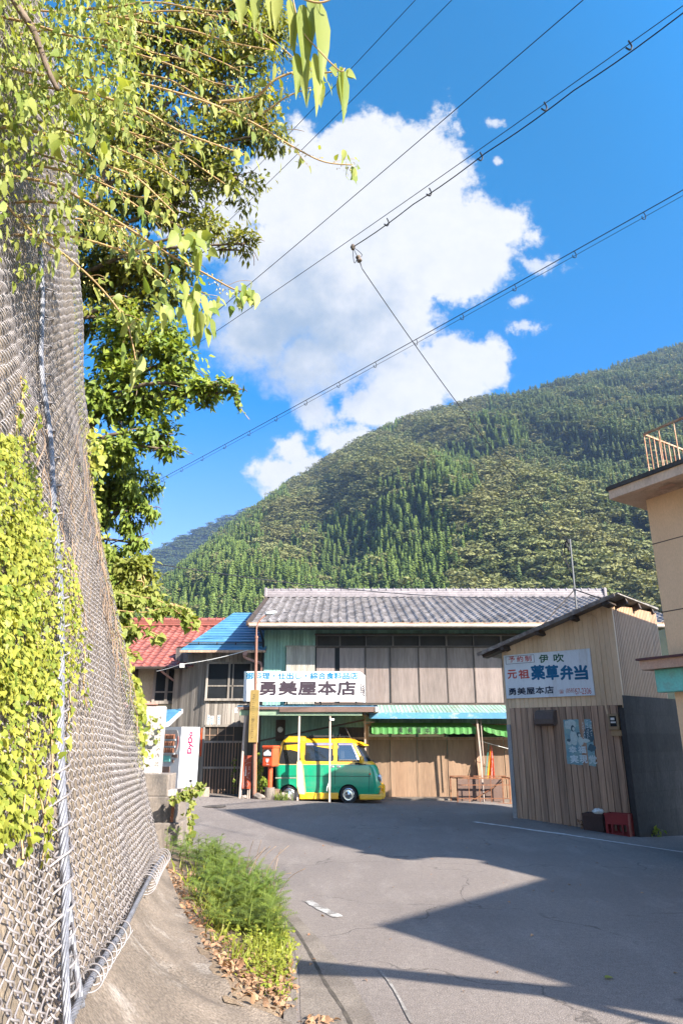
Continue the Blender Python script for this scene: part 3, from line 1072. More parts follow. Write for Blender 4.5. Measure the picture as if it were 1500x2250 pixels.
# pent roof
pw, pl = Zat(1549, Y0), Zat(1567, 21.05)
ph = (Y0 - .02) - 21.05
FP = Fr((0, 21.05, pl), (1, 0, 0), (0, ph, pw - pl))
PL = math.hypot(ph, pw - pl)
a, b = Xat(812, 21.05, 2.4), 9.8
mb = MB()
mb.ribs(FP, a, b, 0, PL, .115, .016, .8)
mb.build('pent_roof', m_mint, shop)
mb = MB()
mb.box(a - .02, b, 21.01, 21.07, Zat(1579, 21.03), pl + .012)
mb.box(a, b, 21.07, Y0 - .02, pl - .09, pl - .06)
mb.build('pent_fascia', m_bluestrip, shop)
# ground floor front
zh = Zat(1625, Y0)
gx = [Xat(p, Y0, .9) for p in (745, 806, 857, 917, 983, 1050, 1108, 1168, 1228)]
mb = MB()
mb.box(gx[0], gx[-1], Y0 - .10, Y0 - .02, zh, zh + .07)
mb.box(gx[1], gx[-1], Y0 - .09, Y0 - .02, Zat(1592, Y0) - .03, Zat(1592, Y0) + .02)
for x in (gx[1], gx[5]):
    mb.box(x - .05, x + .05, Y0 - .12, Y0 - .021, -.4, Zat(1592, Y0))
mb.build('door_frame', m_brownwood, shop)
for i, (a, b) in enumerate(zip(gx[1:], gx[2:])):
    mb = MB()
    y = Y0 - .045 - (.025 if i % 2 else 0)
    mb.box(a + .006, b - .004, y - .014, y, terrain((a + b) / 2, Y0) + .05, zh - .004)
    mb.box(b - .05, b - .01, y - .02, y - .0141, terrain((a + b) / 2, Y0) + .05, zh - .004)
    mb.build('shutter_panel', m_shutter, shop)
    mb = MB()
    mb.box(a + .05, b - .03, Y0 - .05, Y0 - .04, zh + .08, Zat(1594, Y0) - .03)
    mb.build('transom_pane', m_glass, shop)
mb = MB()
mb.box(gx[0], gx[1] - .06, Y0 - .05, Y0 - .022, zh + .07, zh + .36)
mb.box(gx[0] - .9, gx[1] - .06, Y0 - .06, Y0 - .022, -.3, zh)
mb.build('dark_doorway', m_darkwood, shop)
mb = MB()
mb.box(X0, gx[0] - .95, Y0 - .05, Y0 - .022, -.3, 1.0)
mb.build('dado_boards', m_darkwood, shop)
# plinth kerb
mb = MB()
for i, (a, b) in enumerate(zip(gx[1:], gx[2:])):
    za = terrain((a + b) / 2, Y0 - .3)
    mb.box(a, b - .004, Y0 - .75, Y0 - .02, za - .2, za + .045 + .002 * i)
mb.build('doorstep', m_gutter, shop)
# electricity meter on the wall under the canopy
x0, x1, z0, z1 = rect(F0, (607, 1582), (626, 1628))
mb = MB()
mb.box(x0, x1, Y0 - .10, Y0 - .02, z0, z1)
mt = mb.build('meter_board', m_darkwood, shop)
mb = MB()
mb.lathe([(.085, 0), (.085, .06), (.06, .09)], Fr(((x0 + x1) / 2, Y0 - .10, (z0 + z1) / 2 + .02), (1, 0, 0), (0, -1, 0)), 16)
mb.build('meter_dial', m_white, shop)
# down pipes at the left corner
mb = MB()
mb.tube(catmull([(X0 - .05, YE, zeave - .08), (X0 - .02, Y0 - .3, zeave - .3), (X0 + .0, Y0 - .08, zeave - .6), (X0, Y0 - .08, 3.2), (X0 + .0, Y0 - .08, 2.5)], 5), .035, 8)
mb.build('drain_pipe', m_black, shop)


# awnings: canvas on a short slope with a scalloped valance
def awning(px0, px1, py_top, py_val, py_bot, sag=0.0, words=None):
    yv = 21.3
    zw = Zat(py_top, Y0 - .05)
    a, b = Xat(px0, yv, 1.9), Xat(px1, yv, 1.9)
    zv, zz = Zat(py_val, yv), Zat(py_bot, yv)
    mb = MB()
    n = int((b - a) / .055)
    S = .27
    for i in range(n):
        t0, t1 = i / n, (i + 1) / n
        xa, xb = a + (b - a) * t0, a + (b - a) * t1
        fa = lambda t: sag * (math.sin(t * math.pi * .8) * .35 + t * .6)
        w0, w1 = .012 * math.sin(i * 1.9), .012 * math.sin((i + 1) * 1.9)
        sc = lambda x: .035 * abs(math.sin((x - a) / S * math.pi)) ** .7
        za, zc = zv - fa(t0), zv - fa(t1)
        mb.quad((xa, Y0 - .03, zw - fa(t0) * .3), (xb, Y0 - .03, zw - fa(t1) * .3), (xb, yv + w1, zc), (xa, yv + w0, za), .5)
        mb.quad((xa, yv + w0, za), (xb, yv + w1, zc), (xb, yv + w1 * 1.6 - .02, zz - fa(t1) + .03 - sc(xb)), (xa, yv + w0 * 1.6 - .02, zz - fa(t0) + .03 - sc(xa)), .5)
    aw = mb.build('awning', m_awning, shop, 'all')
    if words:
        xs_ = [Xat(p, yv, 1.9) for p in words[1]]
        for ch, x in zip(words[0], xs_):
            FA = Fr((x, yv - .04, zz), (1, 0, 0))
            text(ch, FA, -.062, .062, .035, zv - zz - .012, l_black, aw, .004, .015)


awning(816, 1045, 1588, 1597, 1613, 0.0, ('勇美屋本店', (880, 900, 920, 939, 958)))
awning(1062, 1128, 1588, 1595, 1606, .22)
mb = MB()
a = Xat(1050, 21.2, 1.6)
mb.bar((a, 21.2, Zat(1580, 21.2)), (a + .05, 21.2, Zat(1668, 21.2)), .05)
mb.bar((a + .12, 21.25, Zat(1580, 21.25)), (a + .14, 21.25, Zat(1678, 21.25)), .025)
mb.bar((a + .05, 21.2, Zat(1668, 21.2)), (a + .06, 21.2, terrain(a, 21.2)), .045)
mb.build_each('awning_post', m_tanpole, shop)
mb = MB()
mb.tube([(a + .14, 21.65, Zat(1628, 21.65)), (a + 1.3, 21.65, Zat(1652, 21.65))], .008, 5)
mb.build('clothes_line', m_white, shop)

# ================================================================== carport canopy with the roof sign
YC = 20.2
canopy = thing('canopy', 'low flat carport canopy on thin poles over the parked van', 'canopy', (-1.2, YC, 0))
zc = Zat(1551, YC)
xa, xb = Xat(522, YC, 2.6), Xat(829, YC, 2.6)
mb = MB()
Fc = Fr((0, YC - .1, zc), (1, 0, 0), (0, 1, -.02))
mb.ribs(Fc, xa, xb, 0, Y0 - YC, .16, .02, .7)
mb.box(xa, xb, .004, .02, 0, Y0 - YC, Fc)
mb.build('roof_sheet', m_blueroof, canopy)
mb = MB()
xm = Xat(617, YC, 2.6)
mb.box(xm, Xat(824, YC, 2.6), YC - .13, YC - .08, zc - .17, zc - .025)
mb.box(xm - .03, xm, YC - .135, YC - .075, zc - .17, zc - .02)
mb.box(xa + .02, xm - .031, YC - .12, YC - .08, zc - .10, zc - .025)
mb.build('fascia', m_brownpaint, canopy)
mb = MB()
mb.box(xa + .08, Xat(795, YC, 2.6), YC - .05, YC + .02, Zat(1572, YC), zc - .12)
mb.build('front_beam', m_palegreen, canopy)
mb = MB()
for x in [xa + .1 + i * .62 for i in range(7)]:
    mb.box(x, x + .07, YC + .021, Y0 - .03, zc - .12, zc - .03)
mb.bar((Xat(795, YC, 2.6), YC, zc - .2), (Xat(812, YC, 2.6) + .1, Y0 - .3, zc - .24), .07)
mb.build_each('rafter', m_darkwood, canopy)
mb = MB()
xe = Xat(829, YC, 2.6)
mb.box(xe - .07, xe + .05, YC - .16, Y0 - .9, zc - .16, zc - .03)
mb.box(xa - .05, xa + .02, YC - .14, YC + .1, zc - .19, zc - .06)
mb.build_each('gutter', m_white, canopy)
for px, bp in ((533, 1752), (656, 1757), (725, 1758)):
    x = Xat(px, YC, 1.0)
    zg = terrain(x, YC) - .05
    mb = MB()
    if px == 533:
        mb.tube([(x - .05, YC, zg), (x + .02, YC, zc - .2)], .034, 10)
    else:
        mb.bar((x - .01, YC, zg), (x + .0, YC, zc - .25), .05)
    mb.build('post', m_tanpole, canopy)
x = Xat(802, 21.5, 1.6)
mb = MB()
mb.bar((x, 21.5, 0), (x, 21.5, zc - .12), .045)
mb.bar((x - .05, 21.5, zc - .42), (x + .28, 21.5, zc - .42), .04)
mb.build('post', m_tanpole, canopy)
mb = MB()
mb.bar((Xat(560, 21.4, 1.5), 21.4, Zat(1630, 21.4)), (Xat(800, 21.4, 2.2), 21.4, Zat(1582, 21.4)), .05)
mb.build('brace', m_darkwood, canopy)
mb = MB()
x = Xat(725, YC, 2.1)
mb.box(x, x + .12, YC - .05, YC - .03, Zat(1583, YC), Zat(1579, YC))
mb.tube(catmull([(x - .02, YC - .03, .62), (x - .01, YC - .05, .60), (x - .07, YC - .05, .45), (x - .08, YC - .05, .35)], 4), .012, 5)
mb.build_each('tie', m_white, canopy)

YS = 20.32
FSg = Fr((0, YS, 0))
sx0, sx1, sz0, sz1 = rect(FSg, (537, 1475), (790, 1541))
sgn = thing('roof_sign', 'long white shop signboard with blue and black writing on the canopy', 'signboard', ((sx0 + sx1) / 2, YS, sz0))
mb = MB()
mb.box(sx0, sx1, YS, YS + .06, sz0, sz1)
mb.build('panel', m_sign, sgn)
zband = onF(FSg, 600, 1494)[1]
mb = MB()
mb.box(sx0 + .01, sx1 - .01, YS - .004, YS - .001, zband, sz1 - .01)
mb.build('band', m_signpale, sgn)
FSd = Fr((sx1 + .004, YS + .01, 0), (.30, .95, 0))
mb = MB()
mb.box(0, .62, 0, .05, sz0, sz1 - .07, FSd)
mb.prism([(0, sz1 - .07), (.62, sz1 - .07), (0, sz1)], 0, .05, FSd)
sp_ = mb.build('side_panel', m_sign, sgn)
zA, zB = onF(FSg, 790, 1526)[1], onF(FSg, 790, 1501)[1]
text('勇美屋', FSd, .06, .56, zA - .03, zB, l_dark, sgn, .006, .015)
x0, x1, z0, z1 = rect(FSg, (541, 1477), (786, 1493))
text('御料理・仕出し・綜合食料品店', FSg, x0, x1, z0, z1, l_blue, sgn, .008, .03)
x0, x1, z0, z1 = rect(FSg, (570, 1496), (782, 1528))
text('勇美屋本店', FSg, x0, x1, z0, z1, l_dark, sgn, .008, .038)
x0, x1, z0, z1 = rect(FSg, (664, 1531), (782, 1539))
text('0585-57-2306', FSg, x0, x1, z0, z1, l_pink, sgn, .008, .01)
mb = MB()
for x in (sx0 + .15, sx0 + 1.2, sx0 + 2.2, sx1 - .1):
    mb.bar((x, YS + .08, zc + .0), (x, YS + .08, sz1 - .1), .04)
    mb.bar((x, YS + .9, zc + .0), (x, YS + .09, sz1 - .3), .035)
mb.build_each('support', m_darkwood, sgn)

# ================================================================== grey wooden house with the blue roof
YG = 22.65
gh = thing('wooden_house', 'grey weathered board house with a bright blue sheet roof', 'wooden house', (-3.6, YG, .1))
ze = Zat(1430, 22.0)
gxl = Xat(451, YG, 2.5)
gxr = X0 - .02
Fg = Fr((0, YG, 0))
mb = MB()
mb.planks(Fg, gxl, gxr, -.2, ze + .2, .14, .016, .012)
mb.build('front_wall', m_greywood, gh)
FgL = Fr((gxl - 1.25, YG + .75, 0), (1.25, -.75, 0))
gl = math.hypot(1.25, .75)
mb = MB()
mb.planks(FgL, 0, gl, -.2, ze + .25, .12)
mb.build('side_wall', m_greywood, gh)
mb = MB()
mb.prism([(gxl, -.2), (gxr, -.2), (gxr, ze + .2), (gxl, ze + .2)], YG + .02, YG + 5, Fr((0, 0, 0)))
mb.box(0, gl, .02, 3, -.2, ze + .3, FgL)
mb.build('wall_core', m_darkwood, gh)
YGe, YGr = 22.0, 25.2
zgr = Zat(1347, YGr)
FGS = Fr((0, YGe, ze), (1, 0, 0), (0, YGr - YGe, zgr - ze))
GL = math.hypot(YGr - YGe, zgr - ze)
ax_, bx_ = Xat(396, YGe, ze), Xat(515, YGr, zgr)
cx_ = gxr + .12
mb = MB()
nrow = 15
for j in range(nrow):
    t0, t1 = j / nrow, (j + 1) / nrow
    l0, l1 = ax_ + (bx_ - ax_) * t0, ax_ + (bx_ - ax_) * t1
    vs = [FGS(l0, -.04, t0 * GL), FGS(cx_, -.04, t0 * GL), FGS(cx_, -.008, t1 * GL + .02), FGS(l1, -.008, t1 * GL + .02),
          FGS(l0, -.005, t0 * GL), FGS(cx_, -.005, t0 * GL)]
    mb.add(vs, [(0, 1, 2, 3), (4, 5, 1, 0)])
# the hip facing left and the back slope
mb.poly([FGS(ax_, -.03, 0), FGS(bx_, -.02, GL), (bx_ - .3, YGr + 3.2, ze), (ax_, YGr + 3.2, ze)])
mb.poly([FGS(bx_, -.02, GL), FGS(cx_, -.02, GL), (cx_, YGr + 3.2, ze), (bx_ - .3, YGr + 3.2, ze)])
mb.build('roof', m_blueroof, gh)
mb = MB()
mb.bar(FGS(ax_ + .05, -.09, .45), FGS(cx_ - .1, -.09, .45), .05, .03)
for x in [ax_ + .5 + i * .6 for i in range(4)]:
    mb.bar(FGS(x, -.03, .45), FGS(x, -.12, .45), .03)
mb.build('snow_guard', m_darkwood, gh)
mb = MB()
mb.bar(FGS(ax_, .02, .0), FGS(cx_, .02, .0), .09, .07)
mb.box(ax_ + .1, cx_, .03, .06, 0.05, .8, FGS)
mb.build('eave_board', m_brownwood, gh)
# its upper window
x0, x1, z0, z1 = rect(Fg, (460, 1459), (548, 1535))
mb = MB()
mb.box(x0 - .05, x1 + .05, YG - .10, YG - .02, z1, z1 + .06)
mb.box(x0 - .07, x1 + .05, YG - .12, YG - .02, z0 - .07, z0)
for x in (x0 - .06, (x0 + x1) / 2 - .03, x1):
    mb.box(x, x + .06, YG - .09, YG - .021, z0, z1)
zm = z0 + (z1 - z0) * .36
mb.box(x0, x1, YG - .07, YG - .03, zm - .02, zm + .02)
mb.box(x0 + .78, x0 + .82, YG - .07, YG - .03, z0, z1)
w = mb.build('window', m_greywood, gh)
mb = MB()
mb.box(x0, x1, YG - .05, YG - .035, z0, z1)
mb.build('pane', m_glass, w)
# lattice door below
x0, x1, z0, z1 = rect(Fg, (452, 1597), (530, 1746))
zd = onF(Fg, 480, 1630)[1]
mb = MB()
mb.box(x0 - .06, x0, YG - .10, YG - .02, z0 - .1, z1)
mb.box(x0, x1, YG - .10, YG - .02, z1, z1 + .07)
mb.box(x0, x1, YG - .09, YG - .02, zd - .03, zd + .03)
mb.box(x0, x1, YG - .075, YG - .02, z0 + .75, z0 + .81)
d = mb.build('door', m_greywood, gh)
mb = MB()
n = 13
for i in range(n):
    x = x0 + (i + .5) * (x1 - x0) / n
    mb.box(x - .013, x + .013, YG - .06, YG - .035, z0, zd - .03)
for i in range(4):
    x = x0 + .15 + i * .25
    mb.box(x - .007, x + .007, YG - .06, YG - .035, zd + .03, z1)
mb.box(x0, x1 - .3, YG - .0605, YG - .034, zd + .19, zd + .205)
mb.build('lattice', m_brownwood, d)
mb = MB()
mb.box(x0, x1, YG - .033, YG - .022, z0, z1)
mb.build('pane', mat('door_glass', (.06, .05, .042), rough=.3, spec=.4), d)
for px, py in ((458, 1571), (466, 1573), (481, 1571)):
    x, zz = onF(Fg, px, py, .03)
    mb = MB()
    mb.box(x - .035, x + .055, YG - .030, YG - .026, zz - .36, zz)
    pl_ = mb.build('paper_strip', m_white, gh)
    mb = MB()
    for k in range(5):
        mb.box(x - .012, x + .03, YG - .033, YG - .031, zz - .09 - k * .055, zz - .06 - k * .055)
    mb.build('lettering', l_blue, pl_)
x, zz = onF(Fg, 445, 1600, .05)
mb = MB()
mb.box(x - .03, x + .03, YG - .08, YG - .03, onF(Fg, 443, 1662)[1], zz)
mb.build('red_pole', m_redpaint, gh)
# drain elbow near the corner of the shop
mb = MB()
mb.tube(catmull([P(536, 1436, 21.95), P(538, 1444, 22.05), P(556, 1452, 22.2), P(573, 1458, 22.25), P(575, 1475, 22.25)], 5), .045, 8)
mb.box(Xat(533, 21.9, 4), Xat(542, 21.9, 4), 21.9, 22.05, Zat(1440, 22), Zat(1430, 22))
mb.build('drain_pipe', mat('pink_pipe', (.42, .24, .2), rough=.6), gh)

# ================================================================== red roofed house
YD = 23.6
rh = thing('red_roofed_house', 'cream walled house with a red pantile roof beyond the grey board house', 'house', (-6.6, YD, .2))
yde, ydr = 22.85, 26.8
zde, zdr = Zat(1466, yde), Zat(1374, ydr)
DL = math.hypot(ydr - yde, zdr - zde)
FD = Fr((0, yde, zde), (1, 0, 0), (0, ydr - yde, zdr - zde))
dl0 = Xat(170, yde, zde)
dr0, dr1 = Xat(413, yde, zde), Xat(500, ydr, zdr)
tile_roof(FD, lambda t: dl0, lambda t: dr0 + (dr1 - dr0) * t, DL, .27, .27, .03, .025).build('roof', m_redtile, rh, True)
mb = MB()
mb.poly([FD(dl0, .03, 0), FD(dr0, .03, 0), FD(dr1, .03, DL), FD(dl0, .03, DL)])
mb.poly([FD(dl0, .03, DL), FD(dr1, .03, DL), (dr1, 2 * ydr - yde, zde), (dl0, 2 * ydr - yde, zde)])
mb.box(dl0, dr0, -.03, .03, -.07, .0, FD)
mb.build('roof_boarding', m_darkwood, rh)
ridge_mb(dl0, dr1, ydr, zdr - .03, .22, .15).build('ridge', m_redtile, rh)
Fd = Fr((0, YD, 0))
wl, wr = Xat(200, YD, 3), Xat(398, YD, 3)
mb = MB()
mb.box(wl, wr, YD, YD + 6, -.1, zde + .25)
mb.build('wall', m_beigewall, rh)
x0, x1, z0, z1 = rect(Fd, (346, 1470), (389, 1540))
mb = MB()
mb.box(x0 - .09, x1 + .09, YD - .07, YD - .002, z0 - .1, z0)
mb.box(x0 - .09, x1 + .09, YD - .07, YD - .002, z1, z1 + .1)
for x in (x0 - .09, (x0 + x1) / 2 - .045, x1):
    mb.box(x, x + .09, YD - .06, YD - .003, z0, z1)
mb.box(x0, x1, YD - .05, YD - .01, z0 + .26, z0 + .31)
w = mb.build('window', m_greywood, rh)
mb = MB()
mb.box(x0, x1, YD - .03, YD - .01, z0, z1)
mb.build('pane', m_glass, w)
x0, x1, z0, z1 = rect(Fd, (270, 1470), (299, 1540))
mb = MB()
mb.box(x0, x1, YD - .04, YD - .002, z0, z1)
mb.build('doorway', m_darkwood, rh)
x, zz = onF(Fd, 389, 1470, .1)
mb = MB()
mb.tube(catmull([P(352, 1468, 22.9), P(357, 1476, 23.0), P(380, 1494, 23.45), P(385, 1500, 23.5), P(385, 1555, 23.5)], 5), .035, 8)
mb.build('drain_pipe', bpy.data.materials['pink_pipe'], rh)
mb = MB()
zz = Zat(1552, 22.8)
mb.box(Xat(235, 22.8, 2.7), Xat(326, 22.8, 2.7), 22.2, YD, zz - .06, zz + .03)
for i in range(9):
    xx = Xat(240 + i * 10, 22.2, 2.7)
    mb.tube([(xx, 22.15, zz + .05), (xx, YD, zz + .11)], .045, 8)
mb.build('porch_roof', bpy.data.materials['pink_pipe'], rh)

# small blue lean-to over the vending machine
bt = P(392, 1568, 22.0)
ln = thing('lean_to_canopy', 'small tilted blue sheet roof with a white edge over the vending machine', 'roof', (bt.x, 22.0, bt.z))
A_, B_ = P(355, 1590, 20.9), P(371, 1586, 21.0)
C_2, D_ = P(401, 1558, 22.5), P(362, 1560, 22.5)
mb = MB()
for i in range(8):
    t0, t1 = i / 8, (i + .9) / 8
    mb.quad(A_.lerp(D_, t0), B_.lerp(C_2, t0), B_.lerp(C_2, t1) + Vector((0, 0, .015)), A_.lerp(D_, t1) + Vector((0, 0, .015)))
mb.quad(A_, B_, C_2, D_)
mb.build('sheet', m_blueroof, ln)
mb = MB()
mb.bar(B_ - Vector((0, 0, .06)), C_2 - Vector((0, 0, .06)), .04, .12)
mb.bar(A_ - Vector((0, 0, .06)), B_ - Vector((0, 0, .06)), .04, .12)
mb.build('edge_board', m_white, ln)
# ================================================================== the shed
SL, SR = GP(1128, 1797), GP(1404, 1838)
SL2, SR2 = Vector((SL.x, SL.y, 0)), Vector((SR.x, SR.y, 0))
FH = Fr(SL2, SR2 - SL2)
SW = (SR2 - SL2).length
shed = thing('shed', 'board and beige sheet shed with a single pitch roof at the road edge', 'shed', (SL.x + .9, SL.y - .9, -.2))
hx0, hz0 = onF(FH, 1101, 1428)
hx1, hz1 = onF(FH, 1362, 1322)
ztop = lambda x: hz0 + (hz1 - hz0) * (x - 0) / (SW - 0)
zs = onF(FH, 1230, 1553)[1]
zl = onF(FH, 1118, 1592)[1]
mb = MB()
mb.ribs(FH, .16, SW, zs, ztop, .115, .012, .86)
mb.ribs(FH, 0, .16, zl, ztop, .08, .012, .86)
mb.box(0, .165, -.006, .02, zl, zl + .02, FH)
mb.build('front_cladding', m_beige_sheet, shed)
mb = MB()
mb.planks(FH, .10, SW - .12, -.75, zs - .004, .155, .016, .016, .006)
mb.build('front_boards', m_brownwood, shed)
mb = MB()
mb.box(.0, .095, -.03, .03, -.6, zl - .003, FH)
mb.build('corner_post', mat('pale_grey_post', (.33, .32, .32), (.25, .24, .24), rough=.8), shed)
mb = MB()
D_SH = 1.25
D_S2 = 2.1
mb.prism([(0.01, -.8), (SW - .01, -.8), (SW - .01, ztop(SW) - .02), (0.01, ztop(0) - .02)], .021, D_SH, FH)
mb.prism([(SW - .9, -.8), (SW - .015, -.8), (SW - .015, ztop(SW) - .03), (SW - .9, ztop(SW - .9) - .03)], D_SH, D_S2, FH)
mb.build('wall_core', m_darkwood, shed)
FHR = Fr(FH(SW, 0, 0), (.76, .65, 0))
zs2 = onF(FHR, 1386, 1556)[1]
mb = MB()
mb.ribs(FHR, 0.0, D_S2, lambda x: zs2 - .02 * x, lambda x: ztop(SW), .072, .018, .6)
mb.build('side_cladding', m_brown_sheet, shed)
mb = MB()
mb.box(-.13, D_S2 + .3, -.07, .04, -.9, zs2 - .005, FHR)
for j in range(8):
    z = -.5 + j * .39
    mb.box(-.131, D_S2 + .3, -.074, -.0701, z, z + .37, FHR)
mb.build('block_wall', m_blackwall, shed)
# corner flashing
mb = MB()
mb.box(SW - .012, SW + .02, -.022, .02, zs2, ztop(SW) - .01, FH)
mb.build('corner_flashing', m_beige_sheet, shed)
# roof
ex, ez = onF(FH, 1050, 1442, .35)
sl = (hz1 - hz0) / SW
mb = MB()
xL, xR = ex, SW + .32
FR_ = Fr(FH(xL, -.38, ztop(xL) + .03), FH(xR, -.38, ztop(xR) + .03) - FH(xL, -.38, ztop(xL) + .03), FH.z)
rl = math.hypot(xR - xL, ztop(xR) - ztop(xL))
fx = (FH(xR, 0, ztop(xR)) - FH(xL, 0, ztop(xL))).normalized()
Frf = Fr((0, 0, 0), (1, 0, 0))
Frf.o, Frf.x, Frf.y = FH(xL, -.38, ztop(xL) + .03), fx, FH.y
Frf.z = fx.cross(FH.y).normalized()
if Frf.z.z < 0:
    Frf.z.negate()
n = 30
for i in range(n):
    y0, y1 = i * (D_SH + .45) / n, (i + 1) * (D_SH + .45) / n
    h = lambda y: .028 + .016 * math.sin(y * 2 * math.pi / .16 * .5)
    ym = (y0 + y1) / 2
    za, zb_ = .02 + .018 * (i % 2), .02 + .018 * ((i + 1) % 2)
    mb.quad(Frf(0, y0, za), Frf(rl, y0, za), Frf(rl, y1, zb_), Frf(0, y1, zb_))
mb.box(0, rl, 0, D_SH + .45, -.02, .012, Frf)
mb.box(rl - 1.25, rl, D_SH + .45, D_S2 + .5, -.022, .03, Frf)
mb.build('roof', m_sheet_old, shed)
mb = MB()
x = 0
while x < rl - .1:
    w = random.uniform(.5, .9)
    mb.box(x, min(x + w, rl) - .004, -.03, -.001, -.06 + random.uniform(-.008, .008), .03, Frf)
    x += w
mb.build('verge_board', mat('rotten_verge', (.13, .095, .075), (.22, .19, .17), scale=7, rough=.9, grain=.4), shed)
mb = MB()
for x in (.62, 1.6, 2.5, 3.3, rl - .35):
    if x < rl - .1:
        mb.box(x, x + .09, .0, .42, -.13, -.021, Frf)
mb.box(.05, .55, .12, .36, -.10, -.021, Frf)
for y in (.5, 1.3, 2.2):
    mb.box(rl - .34, rl - .04, y, y + .1, -.15, -.021, Frf)
mb.build_each('purlin', m_darkwood, shed)
# pipe running down the front
pp = [onF(FH, *p, .03) for p in ((1288, 1353), (1300, 1353), (1308, 1362), (1313, 1400), (1322, 1480), (1330, 1550), (1336, 1575))]
mb = MB()
mb.tube(catmull([FH(a, -.035, b) for a, b in pp], 4), .022, 8)
mb.build('conduit', m_beige_sheet, shed)
x0, z0 = onF(FH, 1339, 1604, .06)
x1, z1 = onF(FH, 1358, 1568, .06)
mb = MB()
mb.box(x0, x1, -.12, -.014, z0, z1, FH, bev=.012)
mb.box(x0 + .03, x1 + .02, -.08, -.014, z0 - .12, z0 - .004, FH)
mt = mb.build('electricity_meter', m_meter, shed)
mb = MB()
mb.box(x0 + .045, x1 - .045, -.125, -.121, z0 + .07, z1 - .05, FH)
w = mb.build('window', m_glass, mt)
mb = MB()
mb.box(x0 + .06, x1 - .06, -.128, -.126, z0 + .14, z0 + .17, FH)
mb.box(x0 + .065, x1 - .08, -.128, -.126, z0 + .20, z0 + .25, FH)
mb.build('dial', m_white, mt)
# vent hood
x0, z0 = onF(FH, 1180, 1593, .1)
x1, z1 = onF(FH, 1218, 1560, .1)
mb = MB()
FHv = Fr(FH(x0, 0, 0), FH.y)
w = x1 - x0
pr = [(0, z0 + .03), (-.16, z0 - .02), (-.24, z0 + .02), (-.24, z0 + .12), (-.18, z1 - .03), (-.1, z1), (0, z1)]
bm_ = bmesh.new()
vs = [FH(x0, p, z) for p, z in pr] + [FH(x1, p, z) for p, z in pr]
n = len(pr)
mb.add(vs, [tuple(range(n - 1, -1, -1)), tuple(range(n, 2 * n))] + [(i, (i + 1) % n, n + (i + 1) % n, n + i) for i in range(n)])
bm_.free()
mb.build('vent_hood', m_hood, shed)

# sign on the shed
x0, z1 = onF(FH, 1105, 1439, .05)
x1, z1b = onF(FH, 1294, 1427, .05)
xq, z0 = onF(FH, 1113, 1535, .05)
z1 = (z1 + z1b) / 2
x1 = onF(FH, 1300, 1480, .05)[0]
x0 = onF(FH, 1109, 1490, .05)[0]
bs = thing('wall_sign', 'bluish white painted lunch shop sign on the beige shed front', 'sign', FH((x0 + x1) / 2, -.03, z0))
mb = MB()
mb.box(x0, x1, -.05, -.013, z0, z1, FH)
mb.build('panel', m_signblue2, bs)
mb = MB()
t_ = .012
for a in ((x0, x1, z1 - t_, z1 + .002), (x0, x1, z0 - .002, z0 + t_)):
    mb.box(a[0] - .003, a[1] + .003, -.056, -.012, a[2], a[3], FH)
for a in ((x0 - .002, x0 + t_), (x1 - t_, x1 + .002)):
    mb.box(a[0], a[1], -.055, -.0125, z0 + t_, z1 - t_, FH)
mb.build('frame', m_signblue2, bs)


def st(s, a, b, m, bold=.02):
    xa, za = onF(FH, *a, .05)
    xb, zb_ = onF(FH, *b, .05)
    text(s, FH, xa, xb, min(za, zb_), max(za, zb_), m, bs, .053, bold)


st('予', (1117, 1456), (1130, 1442), l_red)
st('約', (1135, 1455), (1148, 1441), l_red)
st('制', (1153, 1454), (1166, 1440), l_red)
st('伊', (1184, 1457), (1203, 1437), l_green, .03)
st('吹', (1216, 1456), (1237, 1435), l_green, .03)
st('元', (1115, 1492), (1134, 1471), l_red, .035)
st('祖', (1139, 1492), (1161, 1470), l_red, .035)
for ch, a, b in (('薬', 1167, 1195), ('草', 1199, 1225), ('弁', 1231, 1257), ('当', 1262, 1289)):
    st(ch, (a, 1495), (b, 1460), l_blue2, .045)
st('勇美屋本店', (1117, 1528), (1215, 1507), l_navy, .03)
st('☎', (1227, 1524), (1238, 1515), l_red, .002)
st('(0585)', (1243, 1525), (1263, 1512), l_red, .002)
st('57-2306', (1264, 1526), (1297, 1511), l_red, .002)
xa, za = onF(FH, 1111, 1460, .05)
xb, zb_ = onF(FH, 1172, 1438, .05)
mb = MB()
for (a, b, c, d) in ((xa, xb, za, za + .008), (xa, xb, zb_ - .008, zb_), (xa, xa + .008, za + .008, zb_ - .008), (xb - .008, xb, za + .008, zb_ - .008)):
    mb.box(a, b, -.053, -.0505, c, d, FH)
mb.build('box_outline', l_navy, bs)

# poster
x0, z1 = onF(FH, 1236, 1581, .02)
x1, z0 = onF(FH, 1309, 1684, .02)
FPo = Fr(FH(x0, 0, 0), FH.x)
pw_, pz0, pz1 = x1 - x0, z0, z1
x1b = onF(FH, 1303, 1581, .02)[0]
po = thing('poster', 'weather faded blue poster with a family and white lettering on the shed boards', 'poster', FH(x0 + .3, -.03, z0))
mb = MB()
n = 14
top = [(i / n * (pw_ - .02), pz1 + random.uniform(-.008, .004)) for i in range(n + 1)]
rt = [(pw_ + random.uniform(-.012, .004), pz1 - (i / n) * (pz1 - pz0)) for i in range(1, n + 1)]
bt_ = [((1 - i / n) * pw_, pz0 + random.uniform(-.01, .006) + .04 * i / n) for i in range(1, n + 1)]
lf = [(random.uniform(-.008, .006), pz0 + .04 + i / n * (pz1 - pz0 - .04)) for i in range(1, n)]
mb.prism(top + rt + bt_ + lf, -.021, -.0185, FPo)
mb.build('sheet', m_poster, po)


